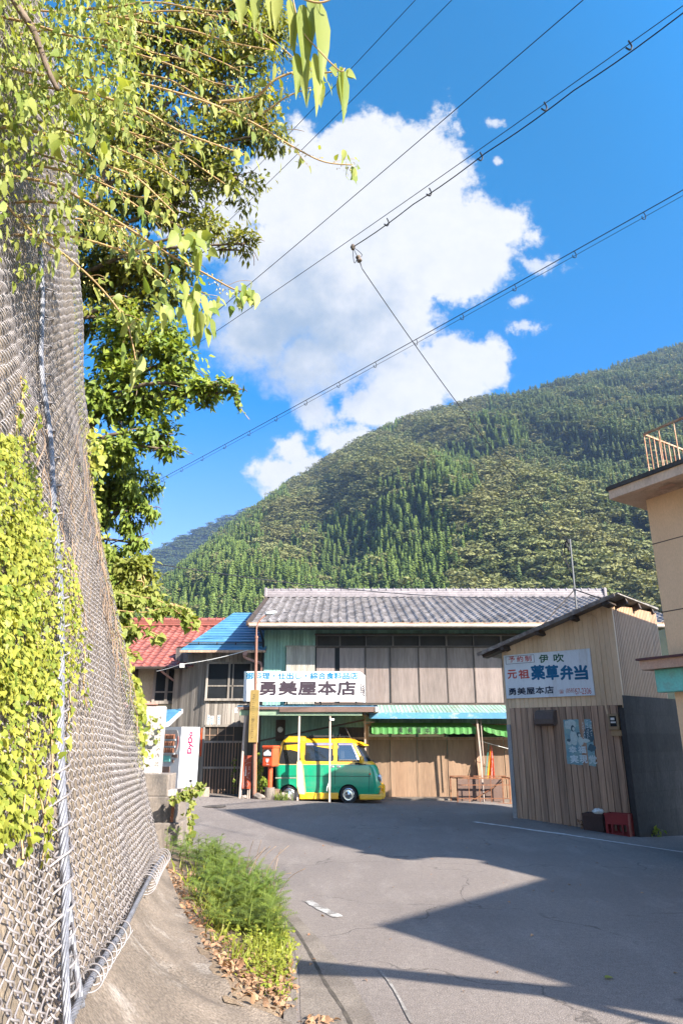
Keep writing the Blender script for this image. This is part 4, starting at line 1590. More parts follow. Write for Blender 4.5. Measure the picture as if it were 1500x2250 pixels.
def blob(mb, cx, cz, rx, rz, off, n=14, F=FPo, jag=.0):
    pts = []
    for i in range(n):
        a = 2 * math.pi * i / n
        k = 1 + random.uniform(-jag, jag)
        pts.append((cx + rx * k * math.cos(a), cz + rz * k * math.sin(a)))
    mb.poly([F(x, -off, z) for x, z in pts], .5)


H_ = pz1 - pz0
mb = MB()
blob(mb, .16, pz0 + .88 * H_, .14, .10 * H_, .0222, 16, jag=.2)
blob(mb, .21, pz0 + .60 * H_, .085, .17 * H_, .0224, jag=.08)
blob(mb, .36, pz0 + .52 * H_, .06, .10 * H_, .0226, jag=.08)
blob(mb, .10, pz0 + .50 * H_, .055, .06 * H_, .0225)
blob(mb, .48, pz0 + .54 * H_, .10, .045 * H_, .0225, jag=.2)
mb.build_each('figure', m_posterlight, po)
mb = MB()
blob(mb, .21, pz0 + .80 * H_, .05, .07 * H_, .0234, jag=.1)
blob(mb, .33, pz0 + .67 * H_, .05, .05 * H_, .0236, jag=.1)
blob(mb, .09, pz0 + .545 * H_, .045, .035 * H_, .0238, jag=.1)
blob(mb, .56, pz0 + .66 * H_, .11, .17 * H_, .0221, jag=.2)
blob(mb, .60, pz0 + .38 * H_, .10, .08 * H_, .0223, jag=.25)
mb.build_each('printed_shadow', m_posterdark, po)
mb = MB()
blob(mb, .225, pz0 + .79 * H_, .03, .042 * H_, .0246)
blob(mb, .345, pz0 + .655 * H_, .027, .032 * H_, .0248)
mb.build_each('face', m_posterlight, po)
for ch, a, b, c, d in (('幸', .07, .25, .27, .42), ('福', .28, .46, .27, .42), ('実', .08, .27, .06, .23), ('現', .29, .47, .06, .23), ('党', .50, .68, .05, .23)):
    text(ch, FPo, a, b, pz0 + c * H_, pz0 + d * H_, l_paleblue, po, .026, .03)
mb = MB()
rr = random.Random(9)
for x, z_, n_ in ((.60, .95, 5), (.52, .97, 6), (.43, .94, 6)):
    for k in range(n_):
        zz = pz0 + (z_ - k * .065) * H_
        for s in range(4):
            xx, zy, l = x + rr.uniform(0, .045), zz - rr.uniform(.0, .045), rr.uniform(.015, .04)
            if s % 2:
                mb.box(xx - l / 2, xx + l / 2, -.0262, -.026, zy - .004, zy + .004, FPo)
            else:
                mb.box(xx - .004, xx + .004, -.0268, -.0266, zy - l / 2, zy + l / 2, FPo)
mb.build('small_lettering', l_paleblue, po)

# aerial mast on the shed roof
mb_, mt_ = P(1267, 1352, SL.y - 1.0), P(1251, 1185, SL.y - .9)
ms = thing('service_mast', 'thin steel service mast strapped to the shed roof edge', 'mast', mb_)
mb = MB()
mb.tube([mb_ - (mt_ - mb_) * .02, mt_], .021, 8)
mb.build('pole', mat('dull_steel', (.16, .155, .15), rough=.5, metal=.3), ms)
mb = MB()
k = mb_.lerp(mt_, .33)
mb.bar(k, FH(1.15, -.2, ztop(1.15) + .06), .025)
mb.bar(k, FH(2.75, .1, ztop(2.75) + .06), .025)
mb.build_each('brace', m_iron, ms)
mb = MB()
for i in range(3):
    q = mb_.lerp(mt_, .86 + .05 * i) + Vector((-.07 - .05 * (i % 2), -.05, 0))
    mb.lathe([(.022, -.06), (.035, -.04), (.035, .04), (.022, .06)], Fr(q), 8)
mb.tube(catmull([mt_, mt_ + Vector((-.12, 0, -.1)), mt_ + Vector((-.16, 0, -.35)), mt_ + Vector((-.1, 0, -.75)), mt_ + Vector((-.03, -.02, -1.0))], 4), .014, 5)
mb.tube(catmull([mt_, mt_ + Vector((-.2, 0, -.15)), mt_ + Vector((-.2, 0, -.5)), mt_ + Vector((-.05, 0, -.7))], 4), .012, 5)
mb.build('insulators', m_black, ms)

# crates at the foot of the shed
x0, z0 = onF(FH, 1285, 1820, .3)
x1, z1 = onF(FH, 1325, 1786, .3)
c0 = FH((x0 + x1) / 2, -.22, 0)
c0.z = terrain(c0.x, c0.y)
bx = thing('wooden_box', 'dark maroon box at the foot of the shed left of the red crate', 'box', c0)
mb = MB()
z0 = c0.z
z1 = z0 + .34
w = .21
Fb = Fr((c0.x, c0.y, 0), FH.x)
mb.box(-w, w, -.16, .16, z0 - .03, z0 + .02, Fb)
for a in ((-w, w, -.17, -.15), (-w, w, .15, .17)):
    mb.box(a[0], a[1], a[2], a[3], z0 - .06, z1, Fb)
for a in ((-w, -w + .02), (w - .02, w)):
    mb.box(a[0], a[1], -.149, .149, z0 - .06, z1, Fb)
mb.box(-w - .01, w + .01, -.18, -.171, z1 - .05, z1 + .005, Fb)
mb.build('body', m_crate2, bx)
pbx = thing('plastic_bag', 'crumpled white plastic bag lying on the dark box', 'bag', (c0.x, c0.y, z1))
bm = bmesh.new()
bmesh.ops.create_icosphere(bm, subdivisions=3, radius=1)
mb = MB()
for v in bm.verts:
    k = 1 + .22 * math.sin(v.co.x * 9 + v.co.y * 7) * math.sin(v.co.z * 8 + v.co.x * 5)
    v.co = Vector((v.co.x * .11 * k, v.co.y * .08 * k, v.co.z * .055 * k))
bm.verts.index_update()
mb.add([Fb(v.co.x + .1, v.co.y - .08, z1 + .045 + v.co.z) for v in bm.verts], [[v.index for v in f.verts] for f in bm.faces])
bm.free()
mb.build('film', m_white, pbx)
x0, z0 = onF(FH, 1330, 1832, .3)
x1, z1 = onF(FH, 1386, 1786, .3)
c1 = FH((x0 + x1) / 2, -.22, 0)
c1.z = terrain(c1.x, c1.y)
cr = thing('bottle_crate', 'red plastic bottle crate at the foot of the shed corner', 'crate', c1)
mb = MB()
Fb = Fr((c1.x, c1.y, 0), FH.x)
z0, w, d = c1.z - .02, .235, .17
z1 = z0 + .42
for s in (-1, 1):
    y0, y1 = (-d, -d + .02) if s < 0 else (d - .02, d)
    mb.box(-w, w, y0, y1, z0 + .22, z1, Fb)
    mb.box(-w, w, y0, y1, z0, z0 + .06, Fb)
    for a, b in ((-w, -w + .05), (-w + .11, -w + .15), (w - .15, w - .11), (w - .05, w)):
        mb.box(a, b, y0, y1, z0 + .0601, z0 + .2199, Fb)
    xx0, xx1 = (-w, -w + .02) if s < 0 else (w - .02, w)
    mb.box(xx0, xx1, -d + .0201, d - .0201, z0, z1, Fb)
mb.box(-w - .012, w + .012, -d - .012, -d + .0, z1 - .04, z1 + .004, Fb)
mb.box(-w + .02, w - .02, -d + .02, d - .02, z0, z0 + .02, Fb)
mb.build('body', m_crate, cr)

# ================================================================== tan rendered building on the right
A = Vector((4.68, 11.27, 0))
fv, gv = Vector((.49, -.872, 0)).normalized(), Vector((.83, .557, 0)).normalized()
Cw = Vector((5.33, 11.3, 0))
ZT, ZB = 5.93, 5.70
tan = thing('tan_building', 'tan rendered building with a flat overhanging roof slab and rusty roof railing', 'building', (7.5, 9.5, -.3))
mb = MB()


def plan(mb, pts, z0, z1):
    n = len(pts)
    mb.add([(p.x, p.y, z0) for p in pts] + [(p.x, p.y, z1) for p in pts],
           [tuple(range(n - 1, -1, -1)), tuple(range(n, 2 * n))] + [(i, (i + 1) % n, n + (i + 1) % n, n + i) for i in range(n)])


ln_ = 7.5
dp = 6.6
plan(mb, [Cw, Cw + gv * (dp - .6), Cw + gv * (dp - .6) + fv * (ln_ - .8), Cw + fv * (ln_ - .8)], -1.2, ZB)
mb.build('wall', m_stucco, tan)
mb = MB()
plan(mb, [Vector((x + 7.207, y - 6.49, 0)) for x, y in ((.2, 12.1), (2.3, 11.55), (2.02, 11.15), (2.61, 10.0), (2.25, 8.7), (4.5, 6.6), (9, 6.5), (9, 15), (3, 14.5))], 5.42, 5.6)  # added unseen slab, outlined to close a lit gap in the road shadow
mb.build('shadow_filler_slab', m_slab, tan)
mb = MB()
plan(mb, [Vector((x + 7.207, y - 6.49, 0)) for x, y in ((2.9, 11.0), (3.2, 10.4), (8, 9.2), (8, 14), (3.4, 13.6))], -1, 5.419)  # added block carrying the shadow slab, out of view
mb.build('shadow_filler_block', m_stucco, tan)
mb = MB()
ft = Fr(Cw, fv)
for z in (Zat(1196, 11.3), Zat(1345, 11.3)):
    mb.box(-.002, ln_ - .85, -.003, .0, z - .008, z + .008, ft)
mb.build('render_joint', m_darkwood, tan)
mb = MB()
plan(mb, [A, A + gv * dp, A + gv * dp + fv * ln_, A + fv * ln_], ZB + .001, ZT - .07)
mb.build('roof_slab', m_slab, tan)
mb = MB()
e = .03
A2 = A - fv * e - gv * e
plan(mb, [A2, A2 + gv * (dp + 2 * e), A2 + gv * (dp + 2 * e) + fv * (ln_ + 2 * e), A2 + fv * (ln_ + 2 * e)], ZT - .07, ZT)
mb.build('roof_edge', m_bitumen, tan)
mb = MB()
for a in (.55, 3.2):
    c = A + fv * (a + .4) + gv * .28
    Fq = Fr((c.x, c.y, 0), fv)
    mb.box(-.12, .12, -.05, .05, ZB - .012, ZB - .001, Fq)
mb.build('soffit_vent', m_pinkbrown, tan)
# lower canopy
T = Pz(1402, 1448, 2.98)
T = Vector((T.x, T.y, 0))
mb = MB()
plan(mb, [T, T + gv * 2.0, T + gv * 2.0 + fv * 7, T + fv * 7], 2.80, 2.95)
mb.build('canopy_slab', m_pinkbrown, tan)
mb = MB()
T2 = T - fv * .04 - gv * .04
plan(mb, [T2, T2 + gv * 1.9, T2 + gv * 1.9 + fv * 7, T2 + fv * 7], 2.951, 2.985)
mb.build('canopy_flashing', mat('maroon_flashing', (.12, .05, .05), rough=.6), tan)
xq, zq0 = onF(ft, 1480, 1520, .12)
xq0 = onF(ft, 1468, 1480, .12)[0]
mb = MB()
mb.box(xq0 - .25, ln_ - 2, -.14, -.002, zq0, 2.799, ft, bev=.02)
mb.build('shutter_housing', m_turq, tan)
# railing on the roof
best = None
for i in range(400):
    a = i * .015
    K = A + fv * a + gv * .35
    q = proj((K.x, K.y, ZT + .9))
    if best is None or abs(q[0] - 1413) < best[0]:
        best = (abs(q[0] - 1413), K, q)
K = best[1]
d_ = K.y * C_
hr = 1.0
for i in range(200):
    q = proj((K.x, K.y, ZT + .4 + i * .01))
    if q[1] <= 955:
        hr = .4 + i * .01
        break
mb = MB()
mb.bar(K + Vector((0, 0, ZT + hr)), K + fv * 7.0 + Vector((0, 0, ZT + hr)), .032)
mb.bar(K + Vector((0, 0, ZT + .10)), K + fv * 7.5 + Vector((0, 0, ZT + .10)), .03)
mb.bar(K + Vector((0, 0, ZT + hr)), K + gv * 3.5 + Vector((0, 0, ZT + hr)), .03)
mb.bar(K + Vector((0, 0, ZT + .10)), K + gv * 3.5 + Vector((0, 0, ZT + .10)), .03)
for i in range(25):
    p = K + fv * (i * .29)
    mb.bar(p + Vector((0, 0, ZT)), p + Vector((0, 0, ZT + hr)), .016)
for i in range(1, 24):
    p = K + gv * (i * .15)
    mb.bar(p + Vector((0, 0, ZT)), p + Vector((0, 0, ZT + hr)), .015)
mb.build('railing', mat('peeling_white_rust', (.40, .27, .18), (.26, .10, .045), scale=7, rough=.8, grain=.2), tan)


# an unseen house, then an added roof shaped only for its shadow on the asphalt
def shadow_src(p, h):
    k = h / math.tan(R(SUN_EL))
    return Vector((p[0] + math.sin(R(SUN_AZ)) * k, p[1] + math.cos(R(SUN_AZ)) * k, 0))


def flat_house(name, label, corner, f, g, lf, lg, h, over, wallm):
    t = thing(name, label, 'house', (corner.x + 1, corner.y - 1, 0))
    mb = MB()
    plan(mb, [corner, corner + g * lg, corner + g * lg + f * lf, corner + f * lf], h - .2, h)
    mb.build('roof_slab', m_slab, t)
    mb = MB()
    c = corner + f * over + g * over
    plan(mb, [c, c + g * (lg - 2 * over), c + g * (lg - 2 * over) + f * (lf - 2 * over), c + f * (lf - 2 * over)], -.2, h - .201)
    mb.build('wall', wallm, t)
    F_ = Fr(c, f)
    mb = MB()
    for i in range(2):
        mb.box(.6 + i * 2.2, 1.9 + i * 2.2, -.05, -.003, 3.2, 4.4, F_)
        mb.box(.6 + i * 2.2, 1.9 + i * 2.2, -.05, -.003, .9, 2.0, F_)
    w = mb.build('window', m_glass, t)
    return t


c2 = shadow_src((.33, 7.62), 6.2)
flat_house('neighbour_house', 'flat roofed rendered house beside the tan building outside the view', c2, Vector((.62, -.78, 0)).normalized(), Vector((.70, .714, 0)).normalized(), 2.3, 3.2, 6.2, .35, m_stucco)
t = thing('unseen_shadow_roof', 'low garage with a thin sloping roof nearer than the neighbouring house', 'garage', (6.5, 0, 0))
hg = 3.4
pts = [tuple(GP(*q))[:2] for q in ((630, 2108), (860, 2130), (1226, 2168), (1500, 2150), (1750, 2190), (1750, 2280), (1500, 2238), (1200, 2191), (860, 2150), (630, 2142))]
mb = MB()
plan(mb, [shadow_src(p, hg) for p in pts], hg, hg + .02)  # added roof, outline traced back along the sun from the wanted shadow
mb.build('roof', m_sheet_old, t)
mb = MB()
a, b = shadow_src((1.5, 5.7), hg), shadow_src((2.8, 5.15), hg)
for q in (a, b):
    mb.bar((q.x, q.y, 0), (q.x, q.y, hg), .08)
mb.build('post', m_darkwood, t)

# ================================================================== vending machine
zb_ = Zat(1732, 20.4)
Kx = Xat(393.5, 20.4, 1.0)
vm = thing('vending_machine', 'white drinks vending machine with magenta lettering on its side', 'vending machine', (Kx, 20.4, zb_))
Ff = Fr((Kx - .76, 20.4 + .58, 0), (.76, -.58, 0))     # front, corner at its right end
fw = math.hypot(.76, .58)
Fs = Fr((Kx, 20.4, 0), (.62, .78, 0))
vh = Zat(1597, 20.4) - zb_
mb = MB()
co = [Vector((Kx, 20.4, 0)), Vector((Kx, 20.4, 0)) + Fs.x * .68, Vector((Kx, 20.4, 0)) + Fs.x * .68 - Ff.x * fw, Vector((Kx, 20.4, 0)) - Ff.x * fw]
plan(mb, co, zb_, zb_ + vh)
mb.build('cabinet', m_vend, vm)
mb = MB()
arc = [(.02, zb_ + vh * .56), (.02, zb_ + vh * .95), (fw - .2, zb_ + vh * .95)]
for i in range(9):
    a = math.pi / 2 - math.pi * i / 8
    arc.append((fw - .21 + .12 * math.cos(a), zb_ + vh * (.755 + .195 * math.sin(a))))
arc.append((fw - .3, zb_ + vh * .56))
mb.prism(arc, -.012, -.001, Ff)
wd = mb.build('display_window', m_vendin, vm)
mb = MB()
for r_ in range(3):
    for c in range(8):
        x = .07 + c * .085
        if x > fw - .24:
            continue
        zz = zb_ + vh * (.80 - r_ * .115)
        mb.lathe([(.028, 0), (.030, .01), (.030, .11), (.022, .125)], Fr(Ff(x + .02, -.03, zz)), 8)
mb.build('can', m_can, wd)
mb = MB()
for r_ in range(3):
    zz = zb_ + vh * (.80 - r_ * .115)
    mb.box(.03, fw - .2, -.04, -.0125, zz - .045, zz - .004, Ff)
mb.build('button_strip', m_vend, wd)
mb = MB()
mb.prism([(fw - .155, zb_ + vh * .62), (fw - .10, zb_ + vh * .66), (fw - .075, zb_ + vh * .755), (fw - .10, zb_ + vh * .85), (fw - .12, zb_ + vh * .84), (fw - .098, zb_ + vh * .755), (fw - .12, zb_ + vh * .67)], -.016, -.0125, Ff)
mb.build('red_curve', m_redpaint, wd)
mb = MB()
mb.box(fw - .22, fw - .08, -.02, -.001, zb_ + vh * .49, zb_ + vh * .545, Ff)
mb.box(fw - .32, fw - .25, -.018, -.001, zb_ + vh * .50, zb_ + vh * .54, Ff)
mb.box(fw - .31, fw - .23, -.018, -.001, zb_ + vh * .41, zb_ + vh * .46, Ff)
mb.box(fw - .19, fw - .13, -.018, -.001, zb_ + vh * .20, zb_ + vh * .25, Ff)
mb.box(.1, fw - .38, -.02, -.001, zb_ + vh * .22, zb_ + vh * .34, Ff)
mb.build('coin_panel', m_brownpaint, vm)
mb = MB()
mb.box(.1, fw - .40, -.018, -.001, zb_ + vh * .42, zb_ + vh * .52, Ff)
mb.build('label_panel', m_turq, vm)
mb = MB()
mb.box(.255, .262, -.004, -.001, zb_ + .05, zb_ + vh * .52, Fs)
mb.box(.255, .262, -.004, -.001, zb_ + vh * .93, zb_ + vh * .98, Fs)
mb.build('stripe', l_magenta, vm)
Fv = Fr(Fs(.42, 0, zb_ + vh * .55), Fs.x)
Fv.x, Fv.z = Vector((0, 0, 1)), -Fs.x.copy()
text('DyDo', Fv, 0, vh * .37, -.04, .17, l_magenta, vm, .006, .05)
mb = MB()
mb.box(.30, .58, -.05, -.001, zb_ + .02, zb_ + .24, Fs)
mb.build('socket_box', m_vend, vm)
mb = MB()
mb.box(.36, .46, -.054, -.0505, zb_ + .14, zb_ + .21, Fs)
mb.tube(catmull([Fs(.43, -.055, zb_ + .15), Fs(.42, -.09, zb_ + .08), Fs(.45, -.1, zb_ + .0)], 4), .012, 5)
mb.build('socket', m_black, vm)
# plinth under it
pk = thing('stone_plinth', 'low stone plinth carrying the vending machine', 'plinth', (Kx, 20.6, .1))
mb = MB()
c_ = Vector((Kx, 20.4, 0))
Fp_ = Fr(c_ + Fs.x * -.1 + Ff.x * .12, -Ff.x)
mb2 = [c_ + Fs.x * -.12 + Ff.x * .3, c_ + Fs.x * .9 + Ff.x * .3, c_ + Fs.x * .9 - Ff.x * 1.3, c_ + Fs.x * -.12 - Ff.x * 1.3]
plan(mb, mb2, -.1, zb_ - .004)
mb.build('slab', m_block, pk)

# ================================================================== stone monument
YM = 12.3
FM = Fr((0, YM, 0))
mo = thing('stone_monument', 'pale inscribed stone slab on stepped stone blocks beside the netted wall', 'monument', P(355, 1840, YM))


def mbox(px0, px1, py0, py1, dep, m, name, bev=.015, y0=0.0):
    z0, z1 = Zat(py1, YM + y0), Zat(py0, YM + y0)
    a, b = Xat(px0, YM + y0, (z0 + z1) / 2), Xat(px1, YM + y0, (z0 + z1) / 2)
    mb = MB()
    mb.box(a, b, YM + y0, YM + y0 + dep, z0, z1, bev=bev)
    return mb.build(name, m, mo), a, b, z0, z1


_, a, b, z0, z1 = mbox(300, 357, 1552, 1701, .16, m_stone, 'slab', .02, .12)
Fmo = Fr((0, YM + .12, 0))
mb = MB()
rr = random.Random(3)
for col_ in range(3):
    for k in range(7):
        cx, cz = a + .10 + col_ * .14, z1 - .2 - k * .125
        for s in range(5):
            x, zz = cx + rr.uniform(-.035, .035), cz + rr.uniform(-.04, .04)
            an = rr.choice((0, 0, 1.57, .8, -.8))
            l = rr.uniform(.02, .045)
            d = Vector((math.cos(an) * l / 2, 0, math.sin(an) * l / 2))
            mb.bar(Vector((x, YM + .12, zz)) - d, Vector((x, YM + .12, zz)) + d, .007, .006, up=(0, 1, 0))
mb.build('inscription', l_grey, mo)
mbox(311, 370, 1701, 1750, .55, m_block, 'pedestal')
mbox(300, 387, 1750.5, 1808, .8, m_block, 'lower_block', .02, -.05)
mbox(296, 392, 1808.5, 1870, .95, m_block, 'foundation', .02, -.12)
mbox(368, 381, 1736, 1750, .3, m_stone, 'small_block', .01, .02)
mb = MB()
p = P(383, 1752, YM - .1)
q = P(377, 1806, YM - .1)
mb.bar(p, q, .05, .012, up=(0, 1, 0))
mb.build('rusty_plate', m_rust, mo)
# ================================================================== rusty frame, flag, lamp, post box, red board
YR_ = 21.0
x0 = Xat(1004, YR_, .4)
x1 = Xat(1119, YR_, .4)
zg = terrain((x0 + x1) / 2, YR_)
rk = thing('steel_rack', 'rusty angle iron rack with a brown panel behind its bars', 'rack', ((x0 + x1) / 2, YR_, zg))
zt_, zb2 = Zat(1709, YR_), Zat(1766, YR_)
mb = MB()
yb = YR_ + .45
for (x, y) in ((x0, YR_), (x1, YR_), (x0 - .12, yb), (x1 - .1, yb)):
    mb.bar((x - .01, y, zb2 - .03), (x, y, zt_), .035)
mb.bar((x0 - .14, YR_, zt_), (x1 + .02, YR_, zt_ - .02), .035)
mb.bar((x0 - .14, yb, zt_ + .02), (x1 + .02, yb, zt_ + .02), .035)
mb.bar((x0, YR_, zt_), (x0 - .12, yb, zt_), .03)
mb.bar((x1, YR_, zt_), (x1 - .1, yb, zt_), .03)
for k in (.28, .8):
    z = zt_ + (zb2 - zt_) * k
    mb.bar((x0, YR_ - .005, z), (x1, YR_ - .005, z), .022)
for k in (.22, .42, .64, .86):
    x = x0 + (x1 - x0) * k
    mb.bar((x, YR_ - .01, zb2), (x, YR_ - .01, zt_), .020)
mb.bar((x0 - .3, YR_ - .08, zb2 + .03), (x1 + .3, YR_ - .08, zb2 + .02), .016)
mb.bar((x0 + .5, YR_ + .18, zb2 + .1), (x1 - .15, YR_ + .15, zt_ - .1), .03)
mb.build('frame', m_rust, rk)
mb = MB()
mb.box(x0 + .05, x1 - .12, yb - .06, yb - .03, zb2 + .03, zt_ - .06)
mb.build('panel', m_brownpaint, rk)
bs_ = P(1079, 1708, 21.75)
tp_ = P(1076, 1633, 21.85)
fl = thing('advertising_flag', 'furled yellow and red banner flag leaning behind the rusty frame', 'flag', (bs_.x, bs_.y, terrain(bs_.x, bs_.y)))
mb = MB()
mb.tube([P(1065, 1768, 21.7), P(1066, 1706, 21.7), P(1073, 1632, 21.85)], .010, 6)
mb.build('rod', m_teal, fl)
mb = MB()
a0, a1 = P(1077, 1640, 21.8), P(1078, 1640, 21.8)
rows = 14
pr_ = []
for j in range(rows + 1):
    t_ = j / rows
    py = 1638 + t_ * 100
    l_, r__ = 1077 - 9 * t_ ** .8, 1079 + 10 * t_ ** .7
    pr_.append([P(l_ + (r__ - l_) * i / 8, py, 21.78 - .07 * math.sin(i * 1.5 + t_ * 2) * (.3 + t_)) for i in range(9)])
for j in range(rows):
    for i in range(8):
        mb.quad(pr_[j][i], pr_[j][i + 1], pr_[j + 1][i + 1], pr_[j + 1][i], random.random(), 0 if i < 4 else 1)
mb.build('cloth', [m_flagy, m_flagr], fl)

YL = 20.0
lb = Vector((Xat(559, YL, .3), YL, 0))
lb.z = terrain(lb.x, YL)
lamp = thing('street_lamp', 'rust brown street lamp post with a curved arm beside the post box', 'street lamp', lb)
mb = MB()
pts = [(lb.x, YL, lb.z - .1), P(559.5, 1660, YL), P(561.5, 1500, YL), P(563.5, 1400, YL)]
rad = [.05, .05, .045, .038]
arm = [P(563.5, 1385, YL), P(565, 1374, YL), P(570, 1364, YL), P(578, 1356, YL), P(587, 1350, YL)]
mb.tube(pts, rad, 10)
mb.tube(catmull([pts[-1]] + arm, 4), .022, 8)
mb.lathe([(.05, -.02), (.05, .02)], Fr(pts[2]), 10)
mb.lathe([(.05, -.03), (.05, .03)], Fr(pts[3]), 10)
mb.build('pole', m_rustpole, lamp)
mb = MB()
hc = P(595, 1347.5, YL)
Fh = Fr(hc, (1, 0, .18), (-.18, 0, 1))
prof = [(-.14, .02), (-.10, .045), (-.02, .05), (.08, .05), (.14, .04), (.17, .01), (.12, -.035), (.0, -.045), (-.1, -.03)]
bm = bmesh.new()
bmesh.ops.create_uvsphere(bm, u_segments=16, v_segments=10, radius=1)
bm.verts.index_update()
mb.add([Fh(v.co.x * .18, v.co.y * .09, v.co.z * .05 + (.012 if v.co.z > 0 else 0)) for v in bm.verts], [[v.index for v in f.verts] for f in bm.faces])
bm.free()
mb.build('lamp_head', m_white, lamp, 'all')
pb = thing('plank_sign', 'tall narrow ochre plank sign with worn brush writing fixed to the lamp post', 'sign', P(558, 1660, YL - .08))
Fpk = Fr((0, YL - .09, 0))
x0, x1, z0, z1 = rect(Fpk, (550.5, 1516), (565, 1631))
x0b = x0
mb = MB()
mb.box(x0, x1, YL - .10, YL - .055, z0, z1)
mb.build('board', m_ochre, pb)
mb = MB()
mb.box(x1 + .001, x1 + .018, YL - .098, YL - .05, z0, z1 - .02)
mb.build('edge', m_tanpole, pb)
mb = MB()
rr = random.Random(5)
for k in range(22):
    zz = z1 - .12 - k * (z1 - z0 - .2) / 22
    mb.box(x0 + rr.uniform(.05, .09), x0 + rr.uniform(.10, .14), YL - .1025, YL - .101, zz - rr.uniform(.004, .025), zz)
mb.build('worn_writing', l_brown, pb)
text('り', Fpk, x0 + .075, x0 + .135, z1 - (z1 - z0) * .62, z1 - (z1 - z0) * .56, l_brown, pb, .0145, .02)
# second thin pole
tp = Vector((Xat(564, YL + .12, .3), YL + .12, 0))
sp = thing('steel_pole', 'thin orange rusty pole standing close behind the lamp post', 'pole', (tp.x, tp.y, terrain(tp.x, tp.y)))
mb = MB()
mb.tube([(tp.x - .03, tp.y, terrain(tp.x, tp.y) - .05), (Xat(563, YL + .12, 2.2), tp.y, Zat(1545, tp.y))], .028, 8)
mb.build('shaft', mat('orange_rust_pole', (.50, .26, .12), (.40, .19, .09), scale=5, rough=.7), sp)

# red enamel board with the bottle
YB = 20.1
FBd = Fr((0, YB, 0), (1, -.12, 0))
x0, z0 = onF(FBd, 529, 1733)
x1, z1 = onF(FBd, 553.5, 1660)
rb = thing('enamel_board', 'faded red upright board with a white bottle drawing beside the lamp post', 'sign board', (FBd(x0, 0, 0).x, YB, terrain(x0, YB)))
mb = MB()
mb.box(x0, x1, -.02, 0, z0, z1, FBd)
mb.build('board', m_redboard, rb)
mb = MB()
for x in (x0 + .01, x0 + .20, x1 - .03):
    mb.bar(FBd(x, .03, terrain(x, YB) - .05), FBd(x, .03, z1 - .02), .03)
mb.build('post', m_tanpole, rb)
mb = MB()
bx_ = x0 + (x1 - x0) * .46
zz = z0 + (z1 - z0) * .38
mb.prism([(bx_ - .018, zz), (bx_ + .018, zz), (bx_ + .018, zz + .14), (bx_ + .008, zz + .2), (bx_ + .007, zz + .26), (bx_ - .007, zz + .26), (bx_ - .008, zz + .2), (bx_ - .018, zz + .14)], -.023, -.0205, FBd)
mb.build('bottle_drawing', l_white, rb)
mb = MB()
q = [(bx_ - .05, z0 + .02), (bx_ - .048, zz + .2), (bx_ - .02, zz + .30), (bx_ + .05, zz + .345), (x1 - .02, zz + .35)]
qq = catmull([Vector((a, 0, b)) for a, b in q], 5)
for a, b in zip(qq, qq[1:]):
    mb.bar(FBd(a.x, -.0215, a.z), FBd(b.x, -.0215, b.z), .008, .002, up=(0, 1, 0))
mb.build('border_line', l_pink, rb)
mb = MB()
rr = random.Random(4)
for cx, cz in ((bx_ + .0, z1 - .11), (bx_ + .075, zz + .20), (bx_ + .075, zz + .08), (bx_ + .075, zz - .05)):
    for k in range(5):
        x, q_, l = cx + rr.uniform(-.035, .035), cz + rr.uniform(-.045, .045), rr.uniform(.03, .07)
        if k % 2:
            mb.box(x - l / 2, x + l / 2, -.0228, -.0225, q_ - .004, q_ + .004, FBd)
        else:
            mb.box(x - .004, x + .004, -.0234, -.0231, q_ - l / 2, q_ + l / 2, FBd)
for k in range(16):
    a, b = 2 * math.pi * k / 16, 2 * math.pi * (k + 1) / 16
    mb.bar(FBd(bx_ + .05 + .045 * math.cos(a), -.0226, z0 + .12 + .06 * math.sin(a)), FBd(bx_ + .05 + .045 * math.cos(b), -.0226, z0 + .12 + .06 * math.sin(b)), .006, .002, up=(0, 1, 0))
mb.build('worn_writing', l_pink, rb)

# post box
YP = 20.05
pc = GP(593, 1745)
pbx = Vector((Xat(593, YP, .5), YP, terrain(Xat(593, YP, .5), YP)))
post = thing('post_box', 'orange red pillar post box on a round concrete foot by the van', 'post box', pbx)
FX = Fr((pbx.x, YP, 0), (.90, -.44, 0))
z0, z1 = Zat(1684, YP), Zat(1639, YP)
mb = MB()
mb.box(-.17, .17, -.17, .17, z0, z1, FX, bev=.03)
mb.box(-.185, .185, -.185, .185, z1 - .06, z1 + .012, FX, bev=.02)
mb.build('body', m_redpaint, post)
mb = MB()
mb.lathe([(.065, 0), (.065, z0 - Zat(1735, YP) + .02)], Fr((pbx.x, YP, Zat(1735, YP))), 14)
mb.build('post', m_redpaint, post, True)
mb = MB()
mb.box(-.13, .13, -.182, -.171, z0 + .26, z1 - .08, FX)
fp = mb.build('collection_panel', m_iron, post)
mb = MB()
mb.box(-.11, .11, -.186, -.1825, z0 + .28, z1 - .16, FX)
mb.prism([(-.12, z0 + .30), (.12, z0 + .30), (.12, z0 + .36), (.02, z0 + .44), (-.12, z0 + .36)], -.189, -.187, FX)
mb.build('notice', l_white, fp)
text('〒', FX, -.045, .045, z0 + .085, z0 + .165, l_white, post, .1735, .06)
mb = MB()
mb.box(-.045, -.012, -.1738, -.1733, z0 + .168, z0 + .21, FX)
mb.box(.012, .045, -.1738, -.1733, z0 + .168, z0 + .21, FX)
mb.box(-.02, .05, -.1738, -.1733, z0 + .045, z0 + .057, FX)
mb.build('mark', l_white, post)
mb = MB()
z_ = pbx.z
mb.lathe([(.26, z_ - .1), (.26, z_ + .055), (.14, z_ + .06), (.135, Zat(1730, YP))], Fr((pbx.x, YP, 0)), 20)
mb.build('foot', m_gutter, post)
